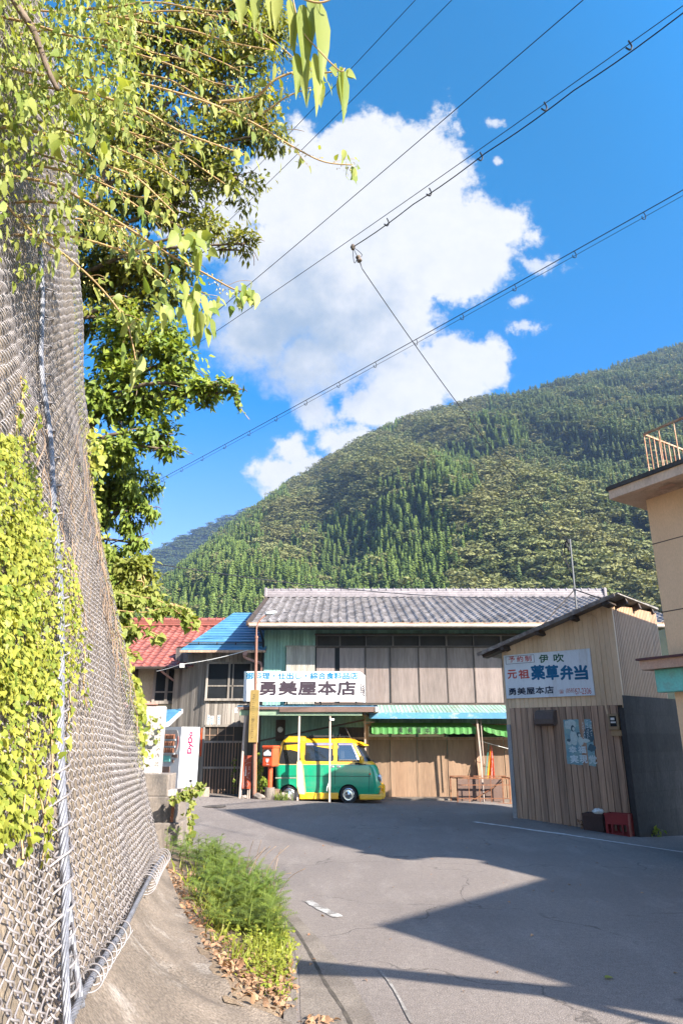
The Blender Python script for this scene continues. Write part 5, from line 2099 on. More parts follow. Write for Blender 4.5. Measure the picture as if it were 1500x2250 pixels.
# stones and pots around it
for i, (px, py, r_, lab) in enumerate(((536, 1747, .07, 'small rounded stone under the red enamel board'), (569, 1746, .13, 'knobbly grey stone between the lamp post and the post box'),
                                       (612, 1742, .12, 'grey stone just right of the post box foot'), (624, 1745, .16, 'broad rough stone in front of the van rear wheel'))):
    x, y = Xat(px, 19.95, .2), 19.95 + .02 * i
    bm = bmesh.new()
    bmesh.ops.create_icosphere(bm, subdivisions=3, radius=1)
    ph_ = i * 3.7
    for v in bm.verts:
        k = 1 + .18 * math.sin(v.co.x * 3.1 + ph_) * math.sin(v.co.y * 2.7 + ph_ * 2) + .10 * math.sin(v.co.z * 6 + v.co.x * 5 + ph_)
        v.co = Vector((v.co.x * 1.15 * k, v.co.y * .9 * k, v.co.z * .75 * k)) * r_
    bm.verts.index_update()
    mb = MB()
    mb.add([v.co + Vector((x, y, terrain(x, y) + r_ * .45)) for v in bm.verts], [[v.index for v in f.verts] for f in bm.faces])
    bm.free()
    tag(mb.build('stone', m_block, None, 'all'), lab, 'stone', 'stones round the post box')
x, y = Xat(604, 20.25, .3), 20.25
pot = MB()
z_ = terrain(x, y)
pot.lathe([(.10, z_ - .03), (.13, z_ + .26), (.15, z_ + .28), (.12, z_ + .285)], Fr((x, y, 0)), 16)
tag(pot.build('flower_pot', mat('terracotta', (.36, .24, .17), rough=.85), None, True), 'pale terracotta pot behind the post box foot', 'flower pot')
# ================================================================== the van
YV = 20.5
VX = Xat(604, YV, .8)
van = thing('van', 'small retro van painted yellow above and green below under the canopy', 'van', (VX + 1.5, YV + .7, 0))
HW = .70
VC = YV + HW


def xf(z):
    return interp(z, [.20, .45, .7, .9, 1.0, 1.08, 1.12, 1.55, 1.62, 1.70, 1.74], [2.94, 3.0, 2.975, 2.92, 2.87, 2.77, 2.68, 2.46, 2.40, 2.24, 2.05])


def xr(z):
    return interp(z, [.20, .45, .95, 1.02, 1.2, 1.5, 1.62, 1.70, 1.74], [.06, .03, .0, .01, .06, .10, .14, .22, .38])


def hw(z):
    return interp(z, [.20, .40, .8, 1.02, 1.10, 1.55, 1.63, 1.70, 1.74], [.66, .70, .705, .70, .685, .605, .575, .50, .38])


def ring(z, off=0.0):
    a, b, w = xr(z) - off, xf(z) + off, hw(z) + off
    rf, rr_ = min(.34, w * .55), .13
    pts = []
    for k in range(9):                                 # front right (near side) corner
        t = math.pi / 2 * k / 8
        pts.append((b - rf * .75 + rf * .75 * math.sin(t), -(w - rf + rf * math.cos(t))))
    for k in range(9):
        t = math.pi / 2 * k / 8
        pts.append((b - rf * .75 + rf * .75 * math.cos(t), (w - rf + rf * math.sin(t))))
    for k in range(5):
        t = math.pi / 2 * k / 4
        pts.append((a + rr_ - rr_ * math.sin(t), (w - rr_ + rr_ * math.cos(t))))
    for k in range(5):
        t = math.pi / 2 * k / 4
        pts.append((a + rr_ - rr_ * math.cos(t), -(w - rr_ + rr_ * math.sin(t))))
    return [Vector((VX + x, VC + y, z)) for x, y in pts]


levels = [.20, .26, .33, .45, .6, .75, .88, .97, 1.015, 1.03, 1.08, 1.12, 1.25, 1.4, 1.52, 1.58, 1.63, 1.67, 1.70, 1.725, 1.74]
vs, fs, mi = [], [], []
for z in levels:
    vs += ring(z)
n = 28
for j in range(len(levels) - 1):
    for k in range(n):
        k2 = (k + 1) % n
        fs.append((j * n + k, j * n + k2, (j + 1) * n + k2, (j + 1) * n + k))
        zc_ = (levels[j] + levels[j + 1]) / 2
        mid = (vs[j * n + k].x + vs[j * n + k2].x) / 2 - VX
        ymid = abs((vs[j * n + k].y + vs[j * n + k2].y) / 2 - VC)
        front = mid > 2.55 and ymid < .62 * (zc_ - .25) + .02
        mi.append(1 if zc_ > 1.02 or front else 0)
fs.append(tuple(range(n - 1, -1, -1)))
mi.append(0)
fs.append(tuple((len(levels) - 1) * n + k for k in range(n)))
mi.append(1)
me = bpy.data.meshes.new('body')
me.from_pydata(vs, [], fs)
for m in (m_vangreen, m_yellow, m_black):
    me.materials.append(m)
me.polygons.foreach_set('material_index', mi)
me.attributes.new('rnd', 'FLOAT', 'FACE').data.foreach_set('value', [.5] * len(fs))
bm = bmesh.new()
bm.from_mesh(me)
bmesh.ops.recalc_face_normals(bm, faces=bm.faces[:])
bm.to_mesh(me)
bm.free()
body0 = bpy.data.objects.new('body', me)
COL.objects.link(body0)
cut = MB()
WX = (.90 - .58, 2.06)
WX = (.385, 2.06)
WR = (VX + .39, VX + 2.06)
for x in WR:
    for s in (-1, 1):
        F_ = Fr((x, VC + s * HW * 1.3, .23), (1, 0, 0), (0, -s, 0))
        cut.lathe([(.275, 0), (.275, .52)], F_, 28)
# the front side windows are cut right through the cab
cut.prism([(1.79, 1.145), (2.33, 1.145), (2.155, 1.555), (1.79, 1.555)], -1.2, 1.2, Fr((VX, VC, 0)))
co_ = cut.build('cutter', m_black)
bm = bmesh.new()
bm.from_mesh(co_.data)
bmesh.ops.recalc_face_normals(bm, faces=bm.faces[:])
bm.to_mesh(co_.data)
bm.free()
md = body0.modifiers.new('arches', 'BOOLEAN')
md.object = co_
md.operation = 'DIFFERENCE'
md.solver = 'EXACT'
md.material_mode = 'TRANSFER'
dg = bpy.context.evaluated_depsgraph_get()
dg.update()
me2 = bpy.data.meshes.new_from_object(body0.evaluated_get(dg))
bpy.data.objects.remove(body0)
bpy.data.objects.remove(co_)
me2.polygons.foreach_set('use_smooth', [True] * len(me2.polygons))
me2.set_sharp_from_angle(angle=R(32))
w0 = Vector(van['_w'])
for v in me2.vertices:
    v.co -= w0
body = bpy.data.objects.new('body', me2)
COL.objects.link(body)
body.parent = van
body['_w'] = list(w0)


def side(pts, off, name, m, parent=van, rnd_=.03):
    """a rounded panel lying on the near side; pts (x,z)"""
    n = len(pts)
    out = []
    for i in range(n):
        p, a, b = Vector(pts[i]), Vector(pts[i - 1]), Vector(pts[(i + 1) % n])
        da, db = (a - p), (b - p)
        r1 = min(rnd_, da.length * .4, db.length * .4)
        pa, pb = p + da.normalized() * r1, p + db.normalized() * r1
        for k in range(5):
            t = k / 4
            out.append(pa * (1 - t) ** 2 + p * 2 * t * (1 - t) + pb * t * t)
    for s in (-1, 1):
        mb = MB()
        mb.poly([Vector((VX + q.x, VC + s * (hw(q.y) + off), q.y)) for q in out], .5)
        mb.build(name, m, parent)


wins = [('rear_side_window', [(.12, 1.05), (.235, 1.60), (.70, 1.60), (.70, 1.05)]),
        ('side_window', [(.84, 1.13), (.84, 1.59), (1.625, 1.59), (1.625, 1.12)]),
        ]
m_clear = bpy.data.materials.new('clear_glass')
m_clear.use_nodes = True
nt = m_clear.node_tree
nt.nodes.clear()
mo_ = nn(nt, 'ShaderNodeOutputMaterial')
mx_ = nn(nt, 'ShaderNodeMixShader')
mx_.inputs[0].default_value = .82
gl_ = nn(nt, 'ShaderNodeBsdfGlossy')
gl_.inputs['Roughness'].default_value = .03
tr_ = nn(nt, 'ShaderNodeBsdfTransparent')
tr_.inputs['Color'].default_value = (.72, .76, .74, 1)
nt.links.new(gl_.outputs[0], mx_.inputs[1])
nt.links.new(tr_.outputs[0], mx_.inputs[2])
nt.links.new(mx_.outputs[0], mo_.inputs[0])
for nm, p in wins:
    c = Vector((sum(q[0] for q in p) / len(p), sum(q[1] for q in p) / len(p)))
    big = [(q[0] + (.02 if q[0] > c.x else -.02), q[1] + (.018 if q[1] > c.y else -.018)) for q in p]
    sl_ = side(big, .0022, 'window_seal', m_black, van, .07)
    side(p, .0045, nm, m_vanglass, van, .06)
side([(1.765, 1.12), (1.765, 1.58), (2.17, 1.58), (2.36, 1.12)], .0045, 'front_side_window', m_clear, van, .06)
for fr_ in ([(1.745, 1.10), (1.79, 1.10), (1.79, 1.60), (1.745, 1.60)], [(1.791, 1.10), (2.385, 1.10), (2.385, 1.135), (1.791, 1.135)], [(1.791, 1.565), (2.19, 1.565), (2.19, 1.60), (1.791, 1.60)], [(2.15, 1.564), (2.192, 1.564), (2.386, 1.136), (2.335, 1.136)]):
    side(fr_, .0065, 'window_seal', m_black, van, .01)
mb = MB()
mb.box(VX + 1.82, VX + 1.95, VC - .45, VC - .10, 1.15, 1.45, bev=.03)
mb.box(VX + 1.84, VX + 1.92, VC - .36, VC - .19, 1.46, 1.54, bev=.025)
mb.build('driver_seat', m_iron, van)
mb = MB()
pts = [Vector((VX + 2.22 + .05 * math.cos(a_), VC - .28 + .16 * math.sin(a_), 1.22 + .10 * math.cos(a_))) for a_ in [2 * math.pi * k_ / 16 for k_ in range(17)]]
mb.tube(pts, .014, 6)
mb.build('steering_wheel', m_black, van)
# lilac visors over the front windows
for (a, b) in ((.86, 1.61), (1.775, 2.18)):
    mb = MB()
    for i in range(8):
        xa_, xb__ = a + (b - a) * i / 8, a + (b - a) * (i + 1) / 8
        mb.quad((VX + xa_, VC - hw(1.59) - .004, 1.592), (VX + xb__, VC - hw(1.59) - .004, 1.592), (VX + xb__, VC - hw(1.53) - .022, 1.535), (VX + xa_, VC - hw(1.53) - .022, 1.535), .5)
    if a < 1:
        mb.build('window_visor', m_visor, van)
mb.quad((VX + 2.18, VC - hw(1.59) - .004, 1.592), (VX + 2.36, VC - hw(1.15) - .004, 1.16), (VX + 2.32, VC - hw(1.15) - .02, 1.16), (VX + 2.15, VC - hw(1.53) - .022, 1.535), .5)
mb.build('window_visor', m_visor, van)
# windscreen
mb = MB()
pts0, pts1 = ring(1.10, .004), ring(1.53, .004)
for k in range(0, 17):
    if 3 <= k <= 13 or True:
        a, b = (pts0[k], pts0[k + 1]), (pts1[k], pts1[k + 1])
        if a[0].x - VX > 2.50 - .0 and a[1].x - VX > 2.50:
            mb.quad(a[0], a[1], b[1], b[0], .5)
mb.build('windscreen', m_vanglass, van, 'all')
mb = MB()
pts1, pts2 = ring(1.555, .01), ring(1.61, .03)
prev = None
for k in range(2, 15):
    a, b = pts1[k], pts1[k + 1]
    if a.x - VX < 2.18 or b.x - VX < 2.18:
        continue
    oa, ob = a + Vector((.19, 0, -.035)), b + Vector((.19, 0, -.035))
    ua, ub = pts2[k], pts2[k + 1]
    mb.quad(a, b, ob, oa, .5)
    mb.quad(ua + Vector((0, 0, .02)), ub + Vector((0, 0, .02)), ob + Vector((0, 0, .02)), oa + Vector((0, 0, .02)), .5)
    mb.quad(oa, ob, ob + Vector((0, 0, .02)), oa + Vector((0, 0, .02)), .5)
mb.build('sun_peak', m_yellow, van, 'all')
# raised rear roof and dark roof hatch
mb = MB()


def roof_slab(x0, x1, z0, z1, m, name, inset=.0):
    mb = MB()
    pr = []
    for t in range(9):
        a = math.pi * t / 8
        pr.append((VC - math.cos(a) * (.585 - inset), z0 + (z1 - z0) * math.sin(a) ** .35))
    N = 10
    prev = None
    for i in range(N + 1):
        x = x0 + (x1 - x0) * i / N
        e = min(1.0, i / 2.0 + .1, (N - i) / 1.5 + .25)
        cur = [Vector((VX + x, VC + (y - VC) * (.93 + .07 * e), z0 - .10 + (z - z0 + .10) * (e ** .5))) for y, z in pr]
        if prev:
            for p, q, r_, s_ in zip(prev, prev[1:], cur, cur[1:]):
                mb.quad(p, q, s_, r_, .5)
        else:
            mb.poly(cur, .5)
        prev = cur
    mb.poly(prev[::-1], .5)
    return mb.build(name, m, van, True)


roof_slab(.20, .90, 1.64, 1.80, m_yellow, 'high_roof')
mb = MB()
mb.box(VX + .9, VX + 1.72, VC - .5, VC + .5, 1.735, 1.765, bev=.012)
mb.box(VX + 1.72, VX + 2.1, VC - .46, VC + .46, 1.742, 1.79, bev=.02)
mb.build('roof_hatch', m_black, van)
mb = MB()
mb.box(VX + .95, VX + 1.65, VC - .50, VC - .47, 1.766, 1.80)
for x in (1.0, 1.6, 1.8):
    mb.bar((VX + x, VC - .485, 1.75), (VX + x + .03, VC - .485, 1.83), .02)
mb.build('roof_rail', m_iron, van)
mb = MB()
mb.tube([(VX + 2.16, VC - .50, 1.68), (VX + 1.98, VC - .56, 2.02)], .006, 5)
mb.build('aerial', m_chrome, van)
# seams, trim
mb = MB()


def seam(x0, z0, x1, z1, w=.009):
    N = 6
    for i in range(N):
        za, zb = z0 + (z1 - z0) * i / N, z0 + (z1 - z0) * (i + 1) / N
        xa_, xb__ = x0 + (x1 - x0) * i / N, x0 + (x1 - x0) * (i + 1) / N
        d = Vector((x1 - x0, 0, z1 - z0)).normalized()
        nrm = Vector((-d.z, 0, d.x)) * w / 2
        mb.quad(Vector((VX + xa_, VC - hw(za) - .0025, za)) + nrm, Vector((VX + xb__, VC - hw(zb) - .0025, zb)) + nrm,
                Vector((VX + xb__, VC - hw(zb) - .0025, zb)) - nrm, Vector((VX + xa_, VC - hw(za) - .0025, za)) - nrm, .5)


seam(1.685, .35, 1.685, 1.66)
seam(.77, .35, .77, 1.0)
seam(.02, .72, 2.68, .71, .012)
seam(2.62, .30, 2.66, 1.02)
mb.build('panel_seam', m_black, van)
mb = MB()
mb.box(VX + .02, VX + .60, VC - .716, VC - .705, .655, .685)
mb.box(VX + .02, VX + 2.66, VC - .7085, VC - .702, 1.010, 1.024)
mb.build('trim_strip', mat('dull_trim', (.30, .33, .26), rough=.4), van)
mb = MB()
for x in (1.745, 1.55):
    mb.box(VX + x, VX + x + .09, VC - .735, VC - .70, .955, .985, bev=.008)
    mb.box(VX + x - .01, VX + x + .10, VC - .712, VC - .70, .94, 1.0)
mb.build('door_handle', m_chrome, van)
mb = MB()
mb.box(VX + .70, VX + 1.78, VC - .715, VC - .60, .115, .285, bev=.02)
mb.build('side_skirt', m_yellow, van)
# front bumper with bull bars
mb = MB()
mb.box(VX + 2.36, VX + 2.98, VC - .725, VC - .60, .10, .245, bev=.03)
mb.box(VX + 2.90, VX + 3.06, VC - .70, VC + .70, .12, .27, bev=.03)
mb.build('bumper', m_yellow, van)
mb = MB()
for y in (-.52, .52):
    mb.tube(catmull([(VX + 2.76, VC + y * 1.22, .26), (VX + 2.80, VC + y * 1.22, .38), (VX + 2.90, VC + y * 1.15, .43), (VX + 3.04, VC + y, .44), (VX + 3.05, VC + y, .15)], 4), .024, 8)
mb.tube([(VX + 3.07, VC - .5, .16), (VX + 3.07, VC - .5, .46)], .024, 8)
mb.tube([(VX + 3.07, VC + .5, .16), (VX + 3.07, VC + .5, .46)], .024, 8)
mb.tube([(VX + 3.07, VC - .5, .46), (VX + 3.07, VC + .5, .46)], .024, 8)
mb.tube([(VX + 3.07, VC - .5, .33), (VX + 3.07, VC + .5, .33)], .018, 8)
mb.build('bull_bar', m_yellow, van)
for y in (-.50, .50):
    c = Vector((VX + 2.93, VC + y, .66))
    F_ = Fr(c, (0, 1, 0), (1, y * .5, .15))
    mb = MB()
    mb.lathe([(.13, -.10), (.13, .0), (.115, .025)], F_, 20)
    h = mb.build('headlight', m_chrome, van)
    mb = MB()
    mb.lathe([(.105, .02), (.09, .05), (.05, .065)], F_, 20)
    mb.build('lens', mat('lens_glass', (.55, .58, .6), rough=.1, spec=.7) if 'lens_glass' not in bpy.data.materials else bpy.data.materials['lens_glass'], h)
mb = MB()
mb.box(VX + 2.985, VX + 3.01, VC - .36, VC + .36, .56, .72)
for k in range(5):
    mb.box(VX + 3.01, VX + 3.02, VC - .34, VC + .34, .575 + k * .03, .587 + k * .03)
mb.build('grille', m_chrome, van)
mb = MB()
mb.lathe([(.028, 0), (.022, .02)], Fr((VX + 2.66, VC - .69, .77), (1, 0, 0), (.3, -1, 0)), 12)
mb.build('side_indicator', m_orange, van)
# mirror
mb = MB()
mb.box(VX + 2.36, VX + 2.48, VC - .97, VC - .80, 1.055, 1.25, bev=.035)
mr = mb.build('mirror', m_yellow, van, True)
mb = MB()
mb.bar((VX + 2.26, VC - .70, 1.06), (VX + 2.42, VC - .86, 1.05), .05, .03)
mb.bar((VX + 2.25, VC - .69, 1.03), (VX + 2.55, VC - .70, 1.02), .03, .02)
mb.build('mirror_arm', m_black, van)
mb = MB()
for k in range(3):
    mb.tube(catmull([(VX + 2.70, VC - .45 + k * .3, 1.10), (VX + 2.76, VC - .42 + k * .3, 1.12), (VX + 2.84, VC - .38 + k * .3, 1.07)], 3), .008, 5)
mb.build('wiper', m_black, van)
# wheels
for x in WR:
    for s in (-1, 1):
        c = Vector((x, VC + s * .585, .235))
        F_ = Fr(c, (1, 0, 0), (0, s, 0))
        w = thing('wheel', None, None, c)
        w.parent = van
        w.location = c - w0
        mb = MB()
        mb.lathe([(.15, -.07), (.215, -.075), (.235, -.06), (.238, 0), (.235, .06), (.222, .078), (.17, .082), (.155, .07)], F_, 36)
        mb.build('tyre', m_tyre, w, True)
        mb = MB()
        mb.lathe([(.165, .05), (.165, .083), (.15, .092), (.145, .078), (.10, .074), (.06, .083), (.03, .10), (.0, .102)], F_, 28)
        mb.build('hubcap', m_chrome, w, True)
# dark seats seen through the glass are left to the glass; rear lamp and bumper
mb = MB()
mb.box(VX - .03, VX + .12, VC - .66, VC + .66, .22, .36, bev=.03)
mb.build('rear_bumper', m_vangreen, van)

# worn fibreglass board leaning on the pole by the van
bq = thing('leaning_board', 'narrow pale translucent board with an orange rim leaning on the canopy pole', 'board', (Xat(660, YC - .1, .3), YC - .1, terrain(Xat(660, YC, .3), YC - .1)))
prof = [(653, 1674), (657, 1671), (662, 1673), (665, 1682), (668, 1710), (671, 1742), (669, 1745), (657, 1744), (653, 1725), (652.5, 1690)]
mb = MB()
FQ = Fr((0, YC - .10, 0))
pq = [onF(FQ, *p) for p in prof]
mb.prism(pq, -.012, .012, FQ)
mb.build('board', mat('pale_fibreglass', (.42, .55, .46), (.50, .58, .50), scale=5, rough=.4, trans=.3, dirt=(.55, .42, .25), dirtamt=.5, dirtscale=6), bq)
mb = MB()
for i in range(len(pq)):
    a, b = pq[i], pq[(i + 1) % len(pq)]
    mb.bar(FQ(a[0], -.0, a[1]), FQ(b[0], -.0, b[1]), .022, .034, up=(0, 1, 0))
mb.build('rim', mat('orange_rim', (.62, .30, .12), (.55, .42, .2), scale=8, rough=.6), bq)
a = onF(FQ, 659, 1681)
mb = MB()
mb.lathe([(.055, 0), (.055, .004)], Fr(FQ(a[0], -.013, a[1]), (1, 0, 0), (0, -1, .0)), 18)
mb.build('sticker', m_white, bq)

# ================================================================== overhead lines
def sagline(a, b, sag, n=26, ext0=0.0, ext1=0.0):
    a, b = Vector(a), Vector(b)
    d = b - a
    out = []
    for i in range(n + 1):
        t = -ext0 + (1 + ext0 + ext1) * i / n
        p = a + d * t
        p.z -= sag * 4 * t * (1 - t)
        out.append(p)
    return out


def pline(label, a, b, sag, r, ext0=.6, ext1=.5, second=None, spacers=0):
    t = thing('power_line', label, 'power line', a, 'overhead lines')
    pts = sagline(a, b, sag, 40, ext0, ext1)
    mb = MB()
    mb.tube(pts, r, 6)
    mb.build('cable', m_blackwire, t)
    if second:
        mb = MB()
        mb.tube([p + Vector(second[0]) for p in pts[second[2]:second[3]]], second[1], 6)
        mb.build('messenger_wire', m_blackwire, t)
        for k in range(spacers):
            i = second[2] + 1 + k * (second[3] - second[2] - 2) / max(1, spacers - 1)
            i0 = int(i)
            p = pts[i0].lerp(pts[min(i0 + 1, len(pts) - 1)], i - i0)
            mb = MB()
            q = p + Vector(second[0])
            lo, hi = (p, q) if p.z < q.z else (q, p)
            mb.tube(catmull([hi + Vector((0, 0, .01)), hi.lerp(lo, .6) + Vector((.03, 0, 0)), lo + Vector((.02, 0, -.035)), lo + Vector((-.03, 0, -.03)), lo + Vector((-.03, 0, .02))], 3), .008, 5)
            mb.build('hanger', m_blackwire, t)
    return pts


pline('uppermost thin overhead wire, crossing the top of the sky beside the tree', Pz(912, 0, 12.2), Pz(560, 372, 12.2), .02, .0055)
pline('second thin overhead wire, just below the uppermost wire at the cloud edge', Pz(992, 0, 11.6), Pz(570, 420, 11.6), .02, .0055)
pline('single overhead wire crossing the middle of the big white cloud', Pz(1280, 0, 11.0), Pz(395, 752, 11.0), .04, .007)
a, b = Pz(1500, 12, 10.3), Pz(420, 765, 10.3)
dpts = pline('double overhead line that the sloping service drop hangs from', a, b, .05, .006)
J = Pz(775, 543, 10.27)
# lower companion cable from the junction up to the right
t = thing('power_line', 'sagging black companion cable hung from the double overhead line by wire hooks', 'power line', J, 'overhead lines')
e2 = Pz(1500, 28, 10.18)
pts = [J.lerp(e2, k / 20) + Vector((0, 0, -.03 * abs(math.sin(k * math.pi / 5)))) for k in range(30)]
mb = MB()
mb.tube(pts, .009, 6)
mb.build('cable', m_blackwire, t)
for px, py in ((943, 424), (1055, 346), (1196, 236), (1382, 102), (850, 490)):
    p = Pz(px, py, 10.24)
    mb = MB()
    mb.tube(catmull([p + Vector((0, 0, .1)), p + Vector((.03, 0, 0)), p + Vector((.0, 0, -.06)), p + Vector((-.05, 0, -.02))], 3), .012, 5)
    mb.build('hanger', m_blackwire, t)
a, b = Pz(1500, 417, 10.1), Pz(330, 1065, 10.1)
pline('lower double overhead line with many spacer hooks crossing in front of the mountain cloud', a, b, .05, .008, .5, .3, ((0, 0, -.10), .0045, 0, 41), 26)
t = thing('service_drop', 'twisted service cable dropping from the overhead line to the shed mast', 'cable', J)
mb = MB()
s0 = P(795, 590, J.y + .25)
mb.tube(sagline(s0, mt_ + Vector((-.03, 0, -.02)), .25, 30), .009, 6)
mb.build('cable', m_blackwire, t)
mb = MB()
mb.tube(catmull([J, P(783, 560, J.y + .1), P(790, 572, J.y + .2), s0], 4), .006, 5)
mb.tube(catmull([J, P(776, 566, J.y + .1), P(779, 578, J.y + .2), P(786, 570, J.y + .2), s0], 4), .006, 5)
mb.tube(catmull([J, P(788, 552, J.y + .1), P(795, 560, J.y + .2), P(791, 566, J.y + .2)], 4), .006, 5)
mb.build('pigtail', m_blackwire, t)
mb = MB()
p = P(788, 569, J.y + .2)
mb.lathe([(.03, -.06), (.05, -.05), (.05, -.02), (.035, 0), (.05, .03), (.05, .05), (.03, .06)], Fr(p, (1, 0, .3), (-.3, 0, 1)), 10)
p = J
mb.lathe([(.03, -.05), (.05, 0), (.03, .05)], Fr(p), 10)
mb.build('insulator', mat('insulator_brown', (.16, .12, .09), rough=.3), t)
t = thing('power_line', 'low dark cable running from the roadside trees to the pantile ridge', 'power line', P(310, 1235, 19.0), 'overhead lines')
mb = MB()
mb.tube(sagline(P(290, 1230, 19.0), P(990, 1311, 24.6), .16, 30, .2, .25), .015, 6)
mb.build('cable', m_blackwire, t)
t = thing('house_wire', 'thin white wire strung along the eaves of the red roofed house', 'cable', P(350, 1473, 22.3))
mb = MB()
mb.tube(sagline(P(345, 1475, 22.6), P(402, 1458, 21.9), .02, 8) + sagline(P(402, 1459, 21.9), P(545, 1428, 21.8), .05, 12), .010, 5)
mb.box(Xat(398, 21.9, 4.3), Xat(407, 21.9, 4.3), 21.85, 21.95, Zat(1467, 21.9), Zat(1458, 21.9))
mb.build('wire', m_white, t)
from mathutils import noise as mnoise

# ================================================================== netted retaining wall on the left
YEND = 7.4
PZ = [0.0, .6, 1.19, 1.75, 2.63, 3.79, 5.19, 7.87, 9.7, 12.0]
PX = [-1.70, -1.85, -2.01, -2.17, -2.39, -2.74, -3.10, -3.55, -3.80, -4.1]


def prof(z):
    return interp(z, PZ, PX)


def wall_pt(s, z, off=0.0):
    """s runs along the wall; past YEND it turns away to the left"""
    sl = -.182
    if s <= YEND:
        x, y, nx, ny = prof(z) + sl * (s - YEND), s, 1.0, .15
    else:
        th = min((s - YEND) / .9, 1.45)
        x = prof(z) - .9 * (1 - math.cos(th)) - max(0, s - YEND - .9 * 1.45)
        y = YEND + .9 * math.sin(th) + max(0, s - YEND - .9 * 1.45) * .12
        nx, ny = math.cos(th), math.sin(th)
    slope = (prof(z + .1) - prof(z - .1)) / .2
    n = Vector((nx, ny, -slope * nx)).normalized()
    b = mnoise.noise(Vector((s * .9, z * .9, 3.3))) * .05
    return Vector((x, y, z)) + n * (off + b), n


def wallhit(px, py, off=0.05):
    u, h, w = ray(px, py)
    t = .4
    while t < 14:
        y, z = h * t, CAMZ + w * t
        if u * t < prof(z) - .182 * (y - YEND) or y > YEND + .1:
            return wall_pt(min(y, YEND + .1), z, off)
        t += .01
    return wall_pt(YEND, CAMZ, off)


wall = thing('retaining_wall', 'steep sprayed concrete retaining wall beside the road under the wire net', 'retaining wall', (-1.8, 5, 0))
mb = MB()
ss = [-3 + i * .13 for i in range(80)] + [YEND + .02 + i * .2 for i in range(30)]
zz = [-.2 + i * .13 for i in range(80)]
for s in ss:
    for z in zz:
        p, n_ = wall_pt(s, z)
        r_ = mnoise.fractal(Vector((s * 2.3, z * 2.3, 0)), 1.0, 2.0, 5) * .035
        mb.v.append(tuple(p + n_ * (r_ - .06)))
nz = len(zz)
for i in range(len(ss) - 1):
    for j in range(nz - 1):
        mb.f.append([i * nz + j, (i + 1) * nz + j, (i + 1) * nz + j + 1, i * nz + j + 1])
        mb.r.append(.5)
        mb.m.append(0)
mb.build('face', m_shotcrete, wall, 'all')
# concrete apron flaring out under the net
AE = ([1.0, 3.0, 4.88, 4.96, 5.4, 6.9, 8.4, 9.5], [-.26, -.26, -.28, -.66, -.86, -1.43, -1.92, -2.3])
mb = MB()
ysA = [-1 + i * .1 for i in range(96)]
NA = 22
for y in ysA:
    xe = interp(y, *AE)
    ze = interp(y, [4.4, 4.9, 5.1, 8.4], [.10, .14, .26, .36])
    s_ = min(y, YEND + .3)
    w0_, _n = wall_pt(s_, .78, -.07)
    for k in range(NA):
        t_ = k / (NA - 1)
        x = w0_.x + (xe - w0_.x) * t_
        z = ze + (.78 - ze) * (1 - t_) ** 2.1
        z += mnoise.noise(Vector((x * 3, y * 3, 1))) * .012
        mb.v.append((x, y, z))
    mb.v.append((xe + .015, y, ze - .03))
    mb.v.append((xe + .02, y, -.1))
m_ = NA + 2
for j in range(len(ysA) - 1):
    for k in range(m_ - 1):
        mb.f.append([j * m_ + k, j * m_ + k + 1, (j + 1) * m_ + k + 1, (j + 1) * m_ + k])
        mb.r.append(.5)
        mb.m.append(0)
mb.build('apron', m_concrete, wall, 'all')

net = thing('rockfall_net', 'grey diamond wire net with steel ropes hung over the retaining wall', 'wire net', (-1.8, 5, .6))
pitch, cell = .066, .100
V_, F_ = [], []
hpat = [(0, .5), (.10, .46), (.26, .12), (.40, -.40), (.5, -.5), (.60, -.46), (.76, -.12), (.90, .40)]
s = .9
wi = 0
rw = .0042
while s < YEND + 1.0:
    zlow = interp(s, [3.2, YEND], [.70, .60])
    pts = []
    z = zlow
    k = 0
    sgn_ = 1 if wi % 2 else -1
    far = s > 7.2
    while z < 9.9:
        for (tz, ty) in hpat:
            q = .020 * math.sin(z * .8 + s * 1.3) + .012 * math.sin(z * 2.3 + wi)
            p, n_ = wall_pt(s + sgn_ * ty * pitch + q, z + tz * cell, .035 + .012 * math.sin(tz * 2 * math.pi + (0 if wi % 2 else math.pi)) + .03 * mnoise.noise(Vector((s * .7, z * .7, 9))))
            pts.append(p)
        z += cell
    A_ = np.array(pts)
    D = np.gradient(A_, axis=0)
    D /= np.linalg.norm(D, axis=1, keepdims=True)
    up = np.tile(np.array([[.97, .1, .2]]), (len(A_), 1))
    X_ = np.cross(D, up)
    X_ /= np.linalg.norm(X_, axis=1, keepdims=True)
    Z_ = np.cross(X_, D)
    ring_ = np.stack([A_ + X_ * rw, A_ + Z_ * rw, A_ - X_ * rw, A_ - Z_ * rw], axis=1).reshape(-1, 3)
    b = sum(len(v) for v in V_)
    m2 = len(A_)
    idx = np.arange(m2 - 1)[:, None] * 4
    fs_ = []
    for c in range(4):
        fs_.append(np.stack([idx[:, 0] + c, idx[:, 0] + (c + 1) % 4, idx[:, 0] + 4 + (c + 1) % 4, idx[:, 0] + 4 + c], axis=1))
    F_.append(np.concatenate(fs_) + b)
    V_.append(ring_)
    s += pitch
    wi += 1
V_, F_ = np.concatenate(V_), np.concatenate(F_)
arr_mesh('wire_mesh', V_, F_, np.full(len(F_), .5), m_wire, net, smooth=True)


